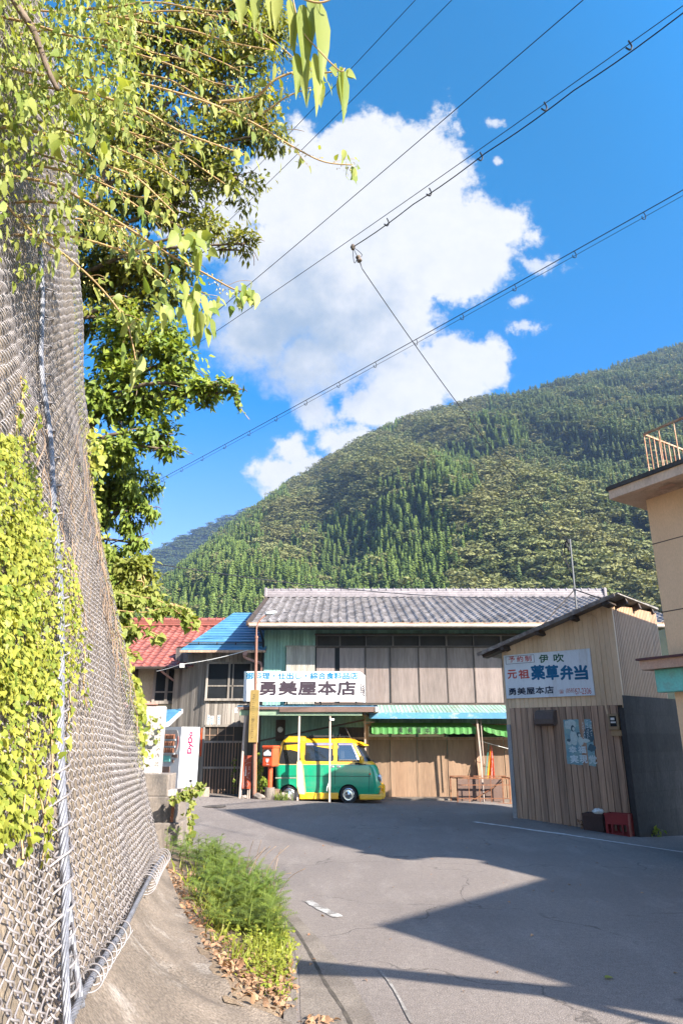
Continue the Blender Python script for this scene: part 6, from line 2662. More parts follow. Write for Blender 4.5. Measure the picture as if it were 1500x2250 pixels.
def rope(pts, r, name, strands=6, twist=22.0, m=None, par=None):
    pts = catmull(pts, 10)
    L = [0]
    for a, b in zip(pts, pts[1:]):
        L.append(L[-1] + (b - a).length)
    mb = MB()
    # resample finely
    n = int(L[-1] / .012)
    out = []
    j = 0
    for i in range(n + 1):
        d = L[-1] * i / n
        while j < len(L) - 2 and L[j + 1] < d:
            j += 1
        out.append(pts[j].lerp(pts[j + 1], (d - L[j]) / max(1e-6, L[j + 1] - L[j])))
    for k in range(strands):
        q = []
        for i, p in enumerate(out):
            d = (out[min(i + 1, n)] - out[max(i - 1, 0)]).normalized()
            a = d.cross(Vector((0.3, .2, 1)) if abs(d.z) < .8 else Vector((1, 0.1, 0))).normalized()
            b = d.cross(a)
            th = 2 * math.pi * k / strands + (L[-1] * i / n) * twist
            q.append(p + (a * math.cos(th) + b * math.sin(th)) * r * .62)
        mb.tube(q, r * .44, 5, .5)
    return mb.build(name, m or m_rope, par or net, 'all')


vp = [(60, 470), (70, 640), (80, 800), (90, 960), (93, 1120), (97, 1300), (103, 1500), (106, 1650), (112, 1800), (119, 1960), (132, 2100), (146, 2190), (150, 2225)]
vr = [wallhit(px, py, .075)[0] for px, py in vp]
rope(vr, .022, 'vertical_rope')
vr2 = [wallhit(px, py, .08)[0] for px, py in ((115, 1900), (113, 2040), (110, 2150), (111, 2270))]
rope(vr2, .016, 'vertical_rope')
mb = MB()
for i, (px, py) in enumerate([(88 + (py - 700) * .021, py) for py in range(640, 2200, 62)]):
    p, n_ = wallhit(px, py, .075)
    t_ = Vector((0, 1, .35)).normalized()
    pts = []
    for k in range(13):
        a = math.pi * 2 * k / 12
        pts.append(p + n_ * (math.cos(a) * .036) + t_ * (math.sin(a) * .05))
    pts = [p - t_ * .16 - n_ * .03] + pts + [p + t_ * .14 - n_ * .03]
    mb.tube(pts, .006, 5)
mb.build_each('binding_wire', m_wire, net, 'all')
bp = [(140, 2265), (160, 2225), (205, 2160), (250, 2098), (290, 2040), (325, 1985), (345, 1945), (358, 1908), (364, 1880)]
br = [wall_pt(min(max(Pz(px, py, .68).y, 1), YEND + .25), .66, .075)[0] for px, py in bp]
br = []
for px, py in bp:
    # where the pixel meets the wall foot line
    best = None
    for i in range(120):
        s = 2.4 + i * .05
        p, n_ = wall_pt(s, interp(s, [3.2, YEND], [.70, .60]), .08)
        q = proj(p)
        dd = abs(q[1] - py)
        if best is None or dd < best[0]:
            best = (dd, p)
    br.append(best[1])
rope(br, .017, 'bottom_rope')
mb = MB()
pts = catmull(br[2:5], 20)
L = len(pts)
q = []
for i in range(L * 6):
    t_ = i / (L * 6 - 1) * (L - 1)
    j = min(int(t_), L - 2)
    p = pts[j].lerp(pts[j + 1], t_ - j)
    d = (pts[j + 1] - pts[j]).normalized()
    a = d.cross(Vector((0, 0, 1))).normalized()
    b = a.cross(d)
    th = i / (L * 6) * 2 * math.pi * 8
    q.append(p + (a * math.cos(th) + b * math.sin(th)) * .050)
mb.tube(q, .0042, 5)
pts = catmull(br[6:], 20)
L = len(pts)
q = []
for i in range(L * 6):
    t_ = i / (L * 6 - 1) * (L - 1)
    j = min(int(t_), L - 2)
    p = pts[j].lerp(pts[j + 1], t_ - j)
    d = (pts[j + 1] - pts[j]).normalized() if (pts[j + 1] - pts[j]).length > 1e-6 else Vector((0, 1, 0))
    a = d.cross(Vector((0, 0, 1))).normalized()
    b = a.cross(d)
    th = i / (L * 6) * 2 * math.pi * 12
    q.append(p + (a * math.cos(th) + b * math.sin(th)) * .075)
mb.tube(q, .0042, 5)
mb.build_each('coil', m_wire, net, 'all')

# hillside behind the wall
mb = MB()
hx = [-60, -40, -25, -16, -12, -9, -7, -5.5, -4.6]
hy = [-20, -10, -4, 0, 4, 7, 8.2, 9.2, 10.5, 12, 14, 17, 20]
for y in hy:
    for x in hx:
        e = -4.55 - (.9 * max(0, y - 7.6))
        z = 9.6 + (e - x) * .75 if y < 7.7 else max(-.1, (e - x) * 1.2 + (9.6 if y < 7.7 else max(0, 9.6 - (y - 7.7) * 4)))
        z = min(z, 45)
        mb.v.append((x, y, z if x < e + .2 else -.1 if y > 8 else 9.6))
nx = len(hx)
for j in range(len(hy) - 1):
    for i in range(nx - 1):
        mb.f.append([j * nx + i, j * nx + i + 1, (j + 1) * nx + i + 1, (j + 1) * nx + i])
        mb.r.append(.5)
        mb.m.append(0)
tag(mb.build('hillside', mat('hillside_soil', (.06, .065, .03), (.09, .08, .045), scale=1.5, rough=1), None, 'all'), kind='structure')


# ================================================================== leaves
def leaf_mesh(name, m, parent, tpl, pos, dirs, ups, size, smooth=False):
    pos, dirs, ups, size = np.array(pos, float), np.array(dirs, float), np.array(ups, float), np.array(size, float)
    Rm = frames_from(dirs, ups)
    V, F, own = scatter(tpl[0], tpl[1], pos, Rm, size)
    rn = RNG.random(len(pos))[own]
    return arr_mesh(name, V, F, rn, m, parent, smooth=smooth)


def rvec(n, s=1.0):
    return RNG.normal(0, s, (n, 3))


def clump_leaves(clumps, n, size, droop=.5, flat=.75):
    """leaf positions in a set of (centre, radius) clumps, thicker towards the shell, with twiglets"""
    r3 = np.array([c[1] ** 2.2 for c in clumps])
    pick = RNG.choice(len(clumps), n, p=r3 / r3.sum())
    C = np.array([list(c[0]) for c in clumps])[pick]
    Rr = np.array([c[1] for c in clumps])[pick]
    # sub clumps inside each clump give gaps and tufts
    K = 9
    sub = {}
    for i, c in enumerate(clumps):
        d = rvec(K)
        d /= np.linalg.norm(d, axis=1, keepdims=True)
        sub[i] = d * RNG.uniform(.35, 1.0, (K, 1))
    sp = np.array([sub[p][RNG.integers(K)] for p in pick])
    g = rvec(n) * .23
    off = sp + g
    pos = C + off * Rr[:, None] * np.array([1, 1, flat])
    out = off / np.maximum(np.linalg.norm(off, axis=1, keepdims=True), .05)
    dirs = out * .6 + rvec(n) * .55 + np.array([0, 0, -droop])
    ups = out * .5 + rvec(n) * .35 + np.array([.4, -.4, .6])
    sz = size * RNG.uniform(.65, 1.25, n)
    return pos, dirs, ups, sz


def tree(name, label, clumps_px, base, trunk_top, n, lsize, lm, droop=.5, group=None, wood=m_bark, tr=.12, width=1.0, tpl=LEAF, cat='tree'):
    cl = []
    for (px, py, Y, r) in clumps_px:
        c = P(px, py, Y)
        u, h, w = ray(px, py)
        cl.append((c, r / FPX * Y / h))
    t = thing(name, label, cat, base, group)
    base, top = Vector(base), Vector(trunk_top)
    mid = base.lerp(top, .5) + Vector((.25, -.1, .1))
    mb = MB()
    tk = catmull([base, mid, top], 8)
    mb.tube(tk, [tr * (1 - .65 * i / (len(tk) - 1)) for i in range(len(tk))], 8)
    tb = mb.build('trunk', wood, t, 'all')
    mb = MB()
    for c, r in cl:
        k = min(range(len(tk)), key=lambda i: (tk[i] - c).length + max(0, tk[i].z - c.z) * 1.5)
        st_ = tk[min(k, len(tk) - 1)]
        pm = st_.lerp(c, .5) + Vector((random.uniform(-.2, .2), random.uniform(-.2, .2), .12))
        ln = catmull([st_, pm, c], 5)
        mb.tube(ln, [tr * .35 * (1 - .8 * i / (len(ln) - 1)) + .006 for i in range(len(ln))], 5)
        for q in range(6):
            e = c + Vector((random.gauss(0, 1), random.gauss(0, 1), random.gauss(0, .7))) * r * .62
            ln = catmull([c.lerp(st_, .25 * random.random()), c.lerp(e, .5) + Vector((0, 0, .05)), e], 3)
            mb.tube(ln, [.012, .011, .010, .009, .008, .006, .005][:len(ln)], 4)
    mb.build('limbs', wood, t, 'all')
    pos, dirs, ups, sz = clump_leaves(cl, n, lsize, droop)
    size3 = np.stack([sz * width, sz, sz], axis=1)
    leaf_mesh('crown', lm, t, tpl, pos, dirs, ups, size3)
    return t


tree('broadleaf_tree', 'tall olive leaved tree rising above the top of the netted wall', [(470, 20, 9.6, 120), (575, 90, 9.4, 75), (400, 110, 9.8, 120), (300, 80, 9.8, 120), (500, 190, 9.5, 110), (600, 290, 9.2, 50), (555, 260, 9.4, 70),
     (430, 310, 9.6, 105), (320, 250, 10, 120), (520, 390, 9.5, 62), (400, 440, 9.8, 85), (540, 535, 9.3, 42), (300, 420, 10.2, 105), (250, 560, 10.3, 90), (330, 590, 10.2, 75), (220, 300, 10.2, 100),
     (470, 500, 9.5, 55), (555, 20, 9.6, 70), (280, 640, 10.3, 70), (210, 480, 10.2, 80), (350, 635, 10.2, 62), (230, 610, 10.4, 80), (300, 700, 10.3, 62), (410, 575, 10.1, 46), (200, 690, 10.4, 62)],
     (-6.8, 10.0, 1.2), P(250, 330, 10.5), 32000, .135, m_treeleaf, .7, tr=.12, width=.8)
tree('broadleaf_tree', 'mid height green tree with a long branch reaching out below the olive tree', [(330, 740, 10, 75), (400, 790, 9.9, 65), (250, 760, 10.2, 80), (300, 850, 10, 90), (420, 870, 9.8, 50), (465, 845, 9.7, 34), (500, 845, 9.6, 20), (220, 880, 10.2, 75),
     (345, 950, 10, 52), (260, 980, 10.2, 75), (370, 990, 9.9, 26), (520, 862, 9.6, 14)],
     (-6.6, 10.6, .8), P(250, 830, 10.3), 8200, .13, m_treeleaf2, .5, tr=.14)
tree('broadleaf_tree', 'lower drooping tree with narrow leaves just above the red roof end', [(250, 1050, 11, 65), (310, 1070, 10.8, 42), (220, 1120, 11, 62), (290, 1140, 10.8, 42), (235, 1200, 11, 62), (300, 1195, 10.8, 32), (225, 1290, 10.8, 52), (265, 1260, 10.9, 45), (330, 1120, 10.7, 22)],
     (-6.4, 11.4, .3), P(225, 1130, 11.1), 8500, .14, m_bamboo, .55, tr=.10, width=.55)
tree('overgrown_shrub', 'yellow green shrub mass hanging in front of the red roof beside the wall', [(250, 1350, 9.6, 42), (285, 1310, 9.7, 38), (330, 1300, 9.8, 28), (240, 1420, 9.4, 28), (270, 1390, 9.6, 26), (380, 1335, 9.9, 16), (345, 1350, 9.8, 14), (410, 1350, 9.9, 12), (300, 1260, 9.8, 40)],
     (-4.6, 9.6, .2), P(240, 1350, 9.8), 4200, .095, m_shrubleaf, .6, tr=.05, wood=m_twig, tpl=BIGLEAF, width=.9, cat='shrub')

# trailing vine sprays that hang to the right of the shrub
t = thing('trailing_vine', 'thin leafy vine sprays arching from the shrub over the red roof', 'vine', P(260, 1380, 9.2))
mb = MB()
pos, dirs, ups, sz = [], [], [], []
for pl_ in ([(250, 1340), (320, 1345), (380, 1330), (420, 1345), (430, 1372)], [(250, 1380), (300, 1378), (340, 1392), (358, 1402)], [(255, 1300), (300, 1310), (350, 1320), (400, 1352), (412, 1365)], [(240, 1400), (270, 1425), (300, 1440)]):
    pts = catmull([P(a, b, 9.2) for a, b in pl_], 8)
    mb.tube(pts, .006, 4)
    for p in pts:
        for k in range(2):
            pos.append(p + Vector((random.gauss(0, .02), random.gauss(0, .03), random.gauss(-.02, .03))))
            dirs.append((random.gauss(.2, .6), random.gauss(-.3, .4), random.gauss(-.6, .4)))
            ups.append((random.gauss(.3, .4), random.gauss(-.5, .3), random.gauss(.7, .3)))
            sz.append(random.uniform(.06, .12))
mb.build_each('stem', m_twig, t, 'all')
leaf_mesh('leaves', m_shrubleaf, t, HEART, pos, dirs, ups, sz)

# hanging vine down the tree's right tip
t = thing('trailing_vine', 'short leafy vine dangling from the long branch tip against the sky', 'vine', P(515, 850, 9.5))
pts = catmull([P(500, 845, 9.5), P(516, 850, 9.5), P(522, 875, 9.5), P(528, 895, 9.5), P(548, 922, 9.5)], 7)
mb = MB()
mb.tube(pts, .005, 4)
mb.build_each('stem', m_twig, t, 'all')
pos = [p + Vector((random.gauss(0, .03), random.gauss(0, .03), random.gauss(-.02, .02))) for p in pts for k in range(3)][:70]
leaf_mesh('leaves', m_treeleaf2, t, HEART, pos, rvec(len(pos)) + [0, 0, -.7], rvec(len(pos), .4) + [.2, -.6, .6], RNG.uniform(.04, .08, len(pos)))

# ------------------------------------------------------------------ creeper on the net
t = thing('creeper', 'bright lime creeper spread thickly over the net behind the steel rope', 'creeper', (-1.5, 3.4, 1.2))
poly = [(-60, 960), (10, 965), (40, 1010), (62, 1075), (95, 1150), (118, 1230), (140, 1320), (152, 1400), (146, 1470), (120, 1520), (100, 1560), (88, 1620), (70, 1700), (52, 1780), (30, 1840), (-60, 1880)]


def inpoly(x, y, P_):
    c = False
    for i in range(len(P_)):
        (x0, y0), (x1, y1) = P_[i - 1], P_[i]
        if (y0 > y) != (y1 > y) and x < (x1 - x0) * (y - y0) / (y1 - y0) + x0:
            c = not c
    return c


pos, dirs, ups, sz = [], [], [], []


def creep(px, py, lo=.05, hi=.16, s=(.012, .038)):
    p, n_ = wallhit(px, py, random.uniform(lo, hi))
    pos.append(p)
    dirs.append((random.gauss(.35, .4), random.gauss(0, .5), random.gauss(-.8, .4)))
    ups.append(tuple(n_ + Vector((random.gauss(.2, .35), random.gauss(-.3, .35), random.gauss(.35, .35)))))
    sz.append(random.uniform(*s))


cnt = 0
while cnt < 7600:
    px, py = random.uniform(-60, 155), random.uniform(955, 1885)
    if not inpoly(px, py, poly):
        continue
    dn = 1.0 if py < 1540 else .34
    g = mnoise.noise(Vector((px / 45, py / 60, 2.2)))
    if random.random() > dn * (.75 + .9 * g):
        continue
    creep(px, py, .035, .10 if py < 1540 else .08)
    cnt += 1
# trailing strands
mb = MB()
for (a, b, wob) in (((130, 1440), (118, 1690), 6), ((98, 1520), (70, 1830), 8), ((60, 1700), (66, 1900), 5), ((36, 1600), (45, 1840), 8), ((18, 1650), (8, 1900), 4), ((150, 1390), (168, 1560), 5),
                    ((90, 1100), (104, 1260), 4), ((120, 1210), (150, 1330), 5), ((10, 950), (28, 830), 5), ((40, 1000), (60, 900), 4), ((86, 1500), (95, 1640), 4)):
    pts = []
    for k in range(14):
        u_ = k / 13
        x, y = a[0] + (b[0] - a[0]) * u_ + wob * math.sin(u_ * 7 + a[0]), a[1] + (b[1] - a[1]) * u_
        pts.append(wallhit(x, y, .07)[0])
        for q in range(2):
            creep(x + random.gauss(0, 3), y + random.gauss(0, 5), .06, .10, (.025, .05))
    mb.tube(catmull(pts, 3), .004, 4)
mb.build_each('stem', m_twig, t, 'all')
leaf_mesh('leaves', m_vineleaf, t, HEART, pos, dirs, ups, sz)

# creeper along the far edge of the wall
t = thing('creeper', 'narrow yellow green creeper curtain down the far edge of the net', 'creeper', P(300, 1560, 7.9))
pos, dirs, ups, sz = [], [], [], []


def edge(px, py, Y, s):
    p = P(px, py, Y)
    pos.append(p)
    dirs.append((random.gauss(.3, .4), random.gauss(-.1, .4), random.gauss(-.8, .4)))
    ups.append((random.gauss(.4, .35), random.gauss(-.55, .3), random.gauss(.5, .3)))
    sz.append(random.uniform(*s))


ex = lambda py: interp(py, [250, 540, 700, 930, 1000, 1200, 1300, 1430, 1560, 1640], [150, 158, 164, 176, 196, 219, 236, 262, 292, 306])
for k in range(520):
    py = random.uniform(230, 960)
    edge(ex(py) + random.gauss(2, 4.5), py, random.uniform(7.7, 8.1), (.03, .06))
for k in range(330):
    a = random.random()
    edge(190 + 35 * random.gauss(0, .5), 1010 + 60 * random.gauss(0, .6), random.uniform(7.4, 7.9), (.05, .10))
for k in range(900):
    py = random.triangular(1330, 1690, 1480)
    edge(ex(min(py, 1640)) + abs(random.gauss(0, 9)) - 3, py, random.uniform(7.5, 8.2), (.04, .075))
for k in range(160):
    py = random.uniform(1100, 1360)
    edge(ex(py) + random.gauss(2, 5), py, random.uniform(7.6, 8), (.03, .06))
for k in range(190):
    py = random.uniform(1490, 1570)
    edge(ex(py) + random.uniform(0, 26), py, random.uniform(7.6, 8.2), (.05, .085))
mb = MB()
for k in range(32):
    y0_ = random.uniform(1000, 1420)
    l = random.uniform(60, 240)
    x0_ = ex(y0_) + random.uniform(-34, -2)
    pts = [wallhit(x0_ + (ex(min(1640, y0_ + l * i / 7)) - ex(y0_)) * 1.0 + random.gauss(0, 4.5), y0_ + l * i / 7, .06)[0] for i in range(8)]
    mb.tube(catmull(pts, 3), random.uniform(.002, .0045), 4)
for k in range(46):
    x0_, y0_ = random.uniform(50, 190), random.uniform(880, 1330)
    l = random.uniform(50, 200)
    sx_ = random.uniform(-30, 45)
    pts = [wallhit(x0_ + sx_ * i / 6 + random.gauss(0, 4), y0_ + l * i / 6, .065)[0] for i in range(7)]
    mb.tube(catmull(pts, 3), random.uniform(.0015, .0035), 4)
mb.build('dry_stems', m_drystem, t, 'all')
leaf_mesh('leaves', m_vineleaf, t, HEART, pos, dirs, ups, sz)

# vine in front of the monument
t = thing('trailing_vine', 'leafy vine sprig drooping over the stone blocks towards the road', 'vine', P(385, 1750, 11.9))
mb = MB()
pos = []
for pl_ in ([(380, 1756), (400, 1745), (420, 1735), (438, 1722), (446, 1730)], [(415, 1740), (421, 1760), (416, 1790), (420, 1820), (414, 1845)], [(405, 1745), (425, 1738), (440, 1738)]):
    pts = catmull([P(a, b, 11.9) for a, b in pl_], 8)
    mb.tube(pts, .006, 4)
    pos += [p + Vector((random.gauss(0, .03), random.gauss(0, .03), random.gauss(-.02, .03))) for p in pts for k in range(2)]
for px, py in ((315, 1640), (322, 1622), (345, 1628), (328, 1590), (337, 1583), (350, 1600), (330, 1600), (310, 1610), (332, 1575)):
    for k in range(3):
        pos.append(P(px + random.gauss(0, 4), py + random.gauss(0, 5), 12.3))
mb.build_each('stem', m_twig, t, 'all')
leaf_mesh('leaves', m_shrubleaf, t, HEART, pos, rvec(len(pos)) + [0, -.2, -.7], rvec(len(pos), .4) + [.2, -.7, .6], RNG.uniform(.05, .10, len(pos)))

# ------------------------------------------------------------------ overhanging shrub at the top left
Z8 = 1 / 1.875
br_px = [
    [(-60, 60), (100, 90), (300, 150), (480, 170), (640, 220), (790, 250)],
    [(-60, 330), (120, 350), (290, 380), (420, 440), (560, 480), (700, 560), (800, 600)],
    [(-40, 130), (180, 220), (380, 250), (560, 300), (700, 330), (860, 420), (980, 470)],
    [(-40, 520), (160, 545), (300, 600), (440, 680), (560, 730), (660, 820), (720, 880)],
    [(-40, 440), (140, 440), (340, 480), (520, 540), (690, 600), (840, 700), (930, 760)],
    [(-40, 850), (140, 830), (300, 850), (420, 900), (520, 1000), (590, 1060)],
    [(300, 40), (450, 30), (640, 10), (820, 40), (960, 50)],
    [(-40, 20), (120, 40), (320, 60), (520, 120), (700, 170), (900, 250), (1000, 300)],
    [(-60, 175), (0, 160), (150, 130), (330, 110), (500, 70), (680, 45), (850, 60), (1000, 100), (1130, 170), (1230, 260)],
    [(-60, 250), (0, 265), (190, 315), (370, 320), (560, 340), (740, 385), (900, 440), (1050, 510), (1200, 600), (1330, 665), (1455, 680)],
    [(150, 180), (260, 350), (430, 400), (600, 460), (740, 540), (900, 600), (1020, 640)],
    [(-60, 580), (0, 590), (180, 640), (350, 700), (480, 790), (600, 870), (740, 930), (850, 985)],
    [(-60, 660), (0, 670), (200, 690), (380, 740), (560, 810), (680, 800)],
    [(-50, 700), (20, 720), (220, 760), (400, 860), (560, 960), (700, 1050), (850, 1130), (960, 1190), (1045, 1215)],
    [(-60, 925), (0, 910), (120, 890), (300, 900), (480, 930), (620, 960)],
    [(-40, 975), (30, 970), (250, 970), (400, 1000), (560, 1060), (700, 1160), (800, 1230), (865, 1265)],
    [(-40, 780), (20, 840), (140, 960), (280, 1060), (420, 1190), (520, 1330), (562, 1490)],
    [(-30, 400), (100, 395), (300, 420), (450, 500), (560, 560), (650, 640), (700, 730)],
    [(200, 200), (420, 190), (620, 240), (760, 290), (880, 340), (1000, 360)],
    [(400, 60), (600, 90), (800, 130), (950, 175), (1110, 205)],
    [(900, 420), (1050, 400), (1130, 330), (1240, 290), (1330, 300), (1410, 290)],
    [(1000, 480), (1090, 460), (1180, 400), (1280, 360)],
    [(-40, 480), (150, 500), (330, 560), (500, 620), (650, 690), (760, 760)],
]
t = thing('overhanging_shrub', 'sunlit yellow green shrub with long tan twigs hanging over the top of the net', 'shrub', (-2.6, 3.6, 6.2))
mb = MB()
tw = MB()
pos, dirs, ups, sz = [], [], [], []
fl_pos = []


def hang(p, s, spread=.5):
    pos.append(p)
    dirs.append((random.gauss(.3, spread), random.gauss(-.15, spread), random.gauss(-.75, .5)))
    ups.append((random.gauss(.45, .55), random.gauss(-.5, .5), random.gauss(.4, .45)))
    sz.append(s)


for bi, pl_ in enumerate(br_px):
    Yb = 4.0 + (bi * 37 % 10) * .12
    Ye = Yb - .25
    npt = len(pl_)
    base_pts = [P(a * Z8, b * Z8, Yb + (Ye - Yb) * i / (npt - 1)) for i, (a, b) in enumerate(pl_)]
    pts = catmull(base_pts, 8)
    n = len(pts)
    tw.tube(pts, [.011 * (1 - .75 * i / (n - 1)) + .0015 for i in range(n)], 6)
    for i, p in enumerate(pts):
        u_ = i / (n - 1)
        if bi in (20, 21):
            u_ = .6 + .4 * u_
        if u_ > .25 and random.random() < (.34 if u_ < .7 else .26):
            q = p + Vector((random.gauss(0, .05), random.gauss(0, .10), random.gauss(-.03, .04)))
            hang(q, random.uniform(.045, .10))
        if random.random() < .75:
            for k in range(5):
                fl_pos.append(p + Vector((random.gauss(0, .022), random.gauss(0, .02), random.gauss(-.018, .022))))
        if random.random() < .22 and .2 < u_ < .95:
            e = p + Vector((random.uniform(.05, .2), random.uniform(-.1, .1), random.uniform(-.18, .06)))
            tw.tube(catmull([p, p.lerp(e, .5) + Vector((0, 0, .02)), e], 3), .002, 4)
            hang(e, random.uniform(.05, .1))
            hang(p.lerp(e, .6), random.uniform(.04, .08))
    # leaves at the tip
    for k in range(4):
        hang(pts[-1] + Vector((random.gauss(0, .03), random.gauss(0, .03), random.gauss(-.01, .02))), random.uniform(.06, .11), .6)
st_ = catmull([P(a * Z8, b * Z8, 3.7) for a, b in ((20, -120), (60, 0), (130, 110), (160, 180), (200, 290), (238, 368))], 8)
mb.tube(st_, [.03 * (1 - .45 * i / (len(st_) - 1)) for i in range(len(st_))], 8)
mb.build('stem', m_bark, t, 'all')
tw.build('twigs', m_twig, t, 'all')
# leafy mass
cnt = 0
while cnt < 2500:
    px, py = random.uniform(-80, 600), random.uniform(-120, 620)
    lim = interp(py, [-120, 0, 100, 250, 400, 560, 620], [560, 550, 520, 450, 340, 210, 110])
    if px > lim * random.uniform(.35, 1.0):
        continue
    g = mnoise.noise(Vector((px / 70, py / 70, 5.5)))
    if g < -.12 and random.random() < .8:
        continue
    hang(P(px, py, random.uniform(3.5, 5.4)), random.choice((.03, .04, .05, .06, .08)) * random.uniform(.8, 1.2), .8)
    cnt += 1
cnt = 0
while cnt < 3600:
    px, py = random.uniform(-80, 300), random.uniform(-110, 420)
    if py > 380 - max(0, px) * .4 + random.uniform(-60, 60):
        continue
    hang(P(px, py, random.uniform(3.6, 4.6)), random.choice((.03, .04, .05, .07)) * random.uniform(.8, 1.2), .8)
    cnt += 1
for (px, py, k, s) in ((420, 520, 9, .12), (450, 545, 8, .12), (405, 505, 6, .10), (430, 640, 8, .12), (450, 690, 6, .13), (425, 680, 6, .10), (375, 600, 7, .10), (335, 650, 8, .11), (355, 670, 7, .10), (385, 665, 5, .11), (540, 650, 9, .08), (515, 640, 7, .08),
                       (690, 150, 12, .09), (665, 160, 9, .09), (700, 190, 6, .09), (770, 365, 5, .06), (560, 20, 6, .09), (240, 330, 8, .1), (180, 270, 8, .12), (120, 300, 9, .12), (60, 220, 10, .13), (270, 190, 8, .12)):
    for q in range(k):
        hang(P(px + random.gauss(0, 12), py + random.gauss(0, 14), random.uniform(3.5, 4.0)), s * random.uniform(.7, 1.25))
s3 = np.array(sz)
leaf_mesh('leaves', m_shrubleaf, t, BIGLEAF, pos, dirs, ups, np.stack([s3 * RNG.uniform(.6, 1.0, len(s3)), s3, s3 * RNG.uniform(.8, 2.2, len(s3))], axis=1))
fp_ = np.array([list(p) for p in fl_pos])
leaf_mesh('flower_tassels', m_flower, t, LEAF, fp_, rvec(len(fp_)) + [0, 0, -1.0], rvec(len(fp_)), RNG.uniform(.010, .030, len(fp_)))
# the nearest big leaves at the top
t2 = thing('overhanging_branch', 'close branch with large drooping toothed leaves at the top of the sky', 'branch', P(640, -60, 2.3))
mb = MB()
mb.tube(catmull([P(480, -140, 2.3), P(600, -40, 2.25), P(690, 5, 2.2), P(740, -10, 2.2)], 6), .005, 6)
mb.tube(catmull([P(640, -20, 2.25), P(660, 60, 2.25), P(700, 110, 2.2), P(745, 155, 2.2), P(757, 150, 2.2)], 6), .003, 5)
mb.build_each('stem', m_twig, t2, 'all')
pos, dirs, ups, sz = [], [], [], []
for (a, b, w_, ux) in (((668, 10), (692, 118), .75, .3), ((705, 5), (726, 122), .75, .5), ((650, 30), (640, 82), .8, -.4), ((612, -15), (600, 30), .9, 0), ((560, -20), (574, 24), .8, .3), ((752, 148), (768, 220), .8, .5), ((747, 152), (757, 198), .7, -.5),
                       ((655, 118), (652, 172), .8, .3), ((695, 118), (710, 200), .7, .4), ((640, 0), (655, 60), .8, .6), ((690, -20), (680, 50), .8, .1), ((668, 120), (690, 186), .7, -.2), ((530, -30), (545, 18), .9, .1), ((590, -30), (622, 18), .8, .4)):
    p, q = P(*a, 2.25), P(a[0] + (b[0] - a[0]) * .78, a[1] + (b[1] - a[1]) * .78, 2.2)
    l = (q - p).length
    pos.append(p)
    dirs.append(q - p)
    ups.append((ux, -.8, .25))
    sz.append((l * w_ * .52, l * .78, l * 1.6))
leaf_mesh('leaves', m_shrubleaf, t2, BIGLEAF, pos, dirs, ups, sz)
# ================================================================== planted bank between apron and road
XL = ([4.95, 5.4, 6.9, 8.4, 10, 12.5], [-.66, -.86, -1.45, -1.95, -2.5, -3.4])
XR = ([4.6, 5.68, 6.64, 8.55, 10, 12, 12.8], [-.30, -.33, -.43, -.78, -1.35, -2.35, -2.8])
mb = MB()
ysB = [4.95 + i * .12 for i in range(65)]
NB = 12


def bank_z(x, y):
    a, b = interp(y, *XL), interp(y, *XR)
    t_ = min(1, max(0, (x - a) / (b - a)))
    zl_ = interp(y, [4.6, 5.2, 8.4, 12.5], [.09, .27, .33, .12])
    zr_ = interp(y, [4.6, 6, 12.5], [.07, .09, .05])
    return zl_ + (zr_ - zl_) * t_


for y in ysB:
    a, b = interp(y, *XL) - .06, interp(y, *XR)
    for k in range(NB):
        x = a + (b - a) * k / (NB - 1)
        z = bank_z(x, y) + mnoise.fractal(Vector((x * 5, y * 5, 0)), 1, 2, 4) * .02
        mb.v.append((x, y, z))
    mb.v.append((b + .03, y, -.05))
m_ = NB + 1
for j in range(len(ysB) - 1):
    for k in range(m_ - 1):
        mb.f.append([j * m_ + k, j * m_ + k + 1, (j + 1) * m_ + k + 1, (j + 1) * m_ + k])
        mb.r.append(.5)
        mb.m.append(0)
tag(mb.build('earth_bank', m_soil, None, 'all'), kind='structure')
mb = MB()
ysK = [2.5 + i * .3 for i in range(13)]
for a, b in zip(ysK, ysK[1:]):
    xa_, xb__ = interp(a, [2.5, 4.4, 5.0, 6.2], [-.26, -.26, -.31, -.38]), interp(b, [2.5, 4.4, 5.0, 6.2], [-.26, -.26, -.31, -.38])
    mb.add([(xa_ - .05, a, -.1), (xa_ + .03, a, -.1), (xb__ + .03, b, -.1), (xb__ - .05, b, -.1), (xa_ - .05, a, .11), (xa_ + .03, a, .11), (xb__ + .03, b, .11), (xb__ - .05, b, .11)],
           [(4, 5, 6, 7), (1, 2, 6, 5), (0, 4, 7, 3), (0, 1, 5, 4), (2, 3, 7, 6)], .5)
tag(mb.build('road_kerb', m_gutter), kind='structure')
# gutter strip of rough concrete between kerb and asphalt
mb = MB()
gp = [(2.5, -.23, .35), (4.4, -.23, .30), (5.2, -.26, .22), (6.2, -.33, .05), (7.2, -.46, -.22), (8.4, -.70, -.58)]
for (a, x0_, x1_), (b, x2_, x3_) in zip(gp, gp[1:]):
    mb.quad((x0_, a, terrain(0, a) + .003), (x1_, a, terrain(0, a) + .003), (x3_, b, terrain(0, b) + .003), (x2_, b, terrain(0, b) + .003), .5)
tag(mb.build('gutter_strip', m_gutter, None), kind='structure')

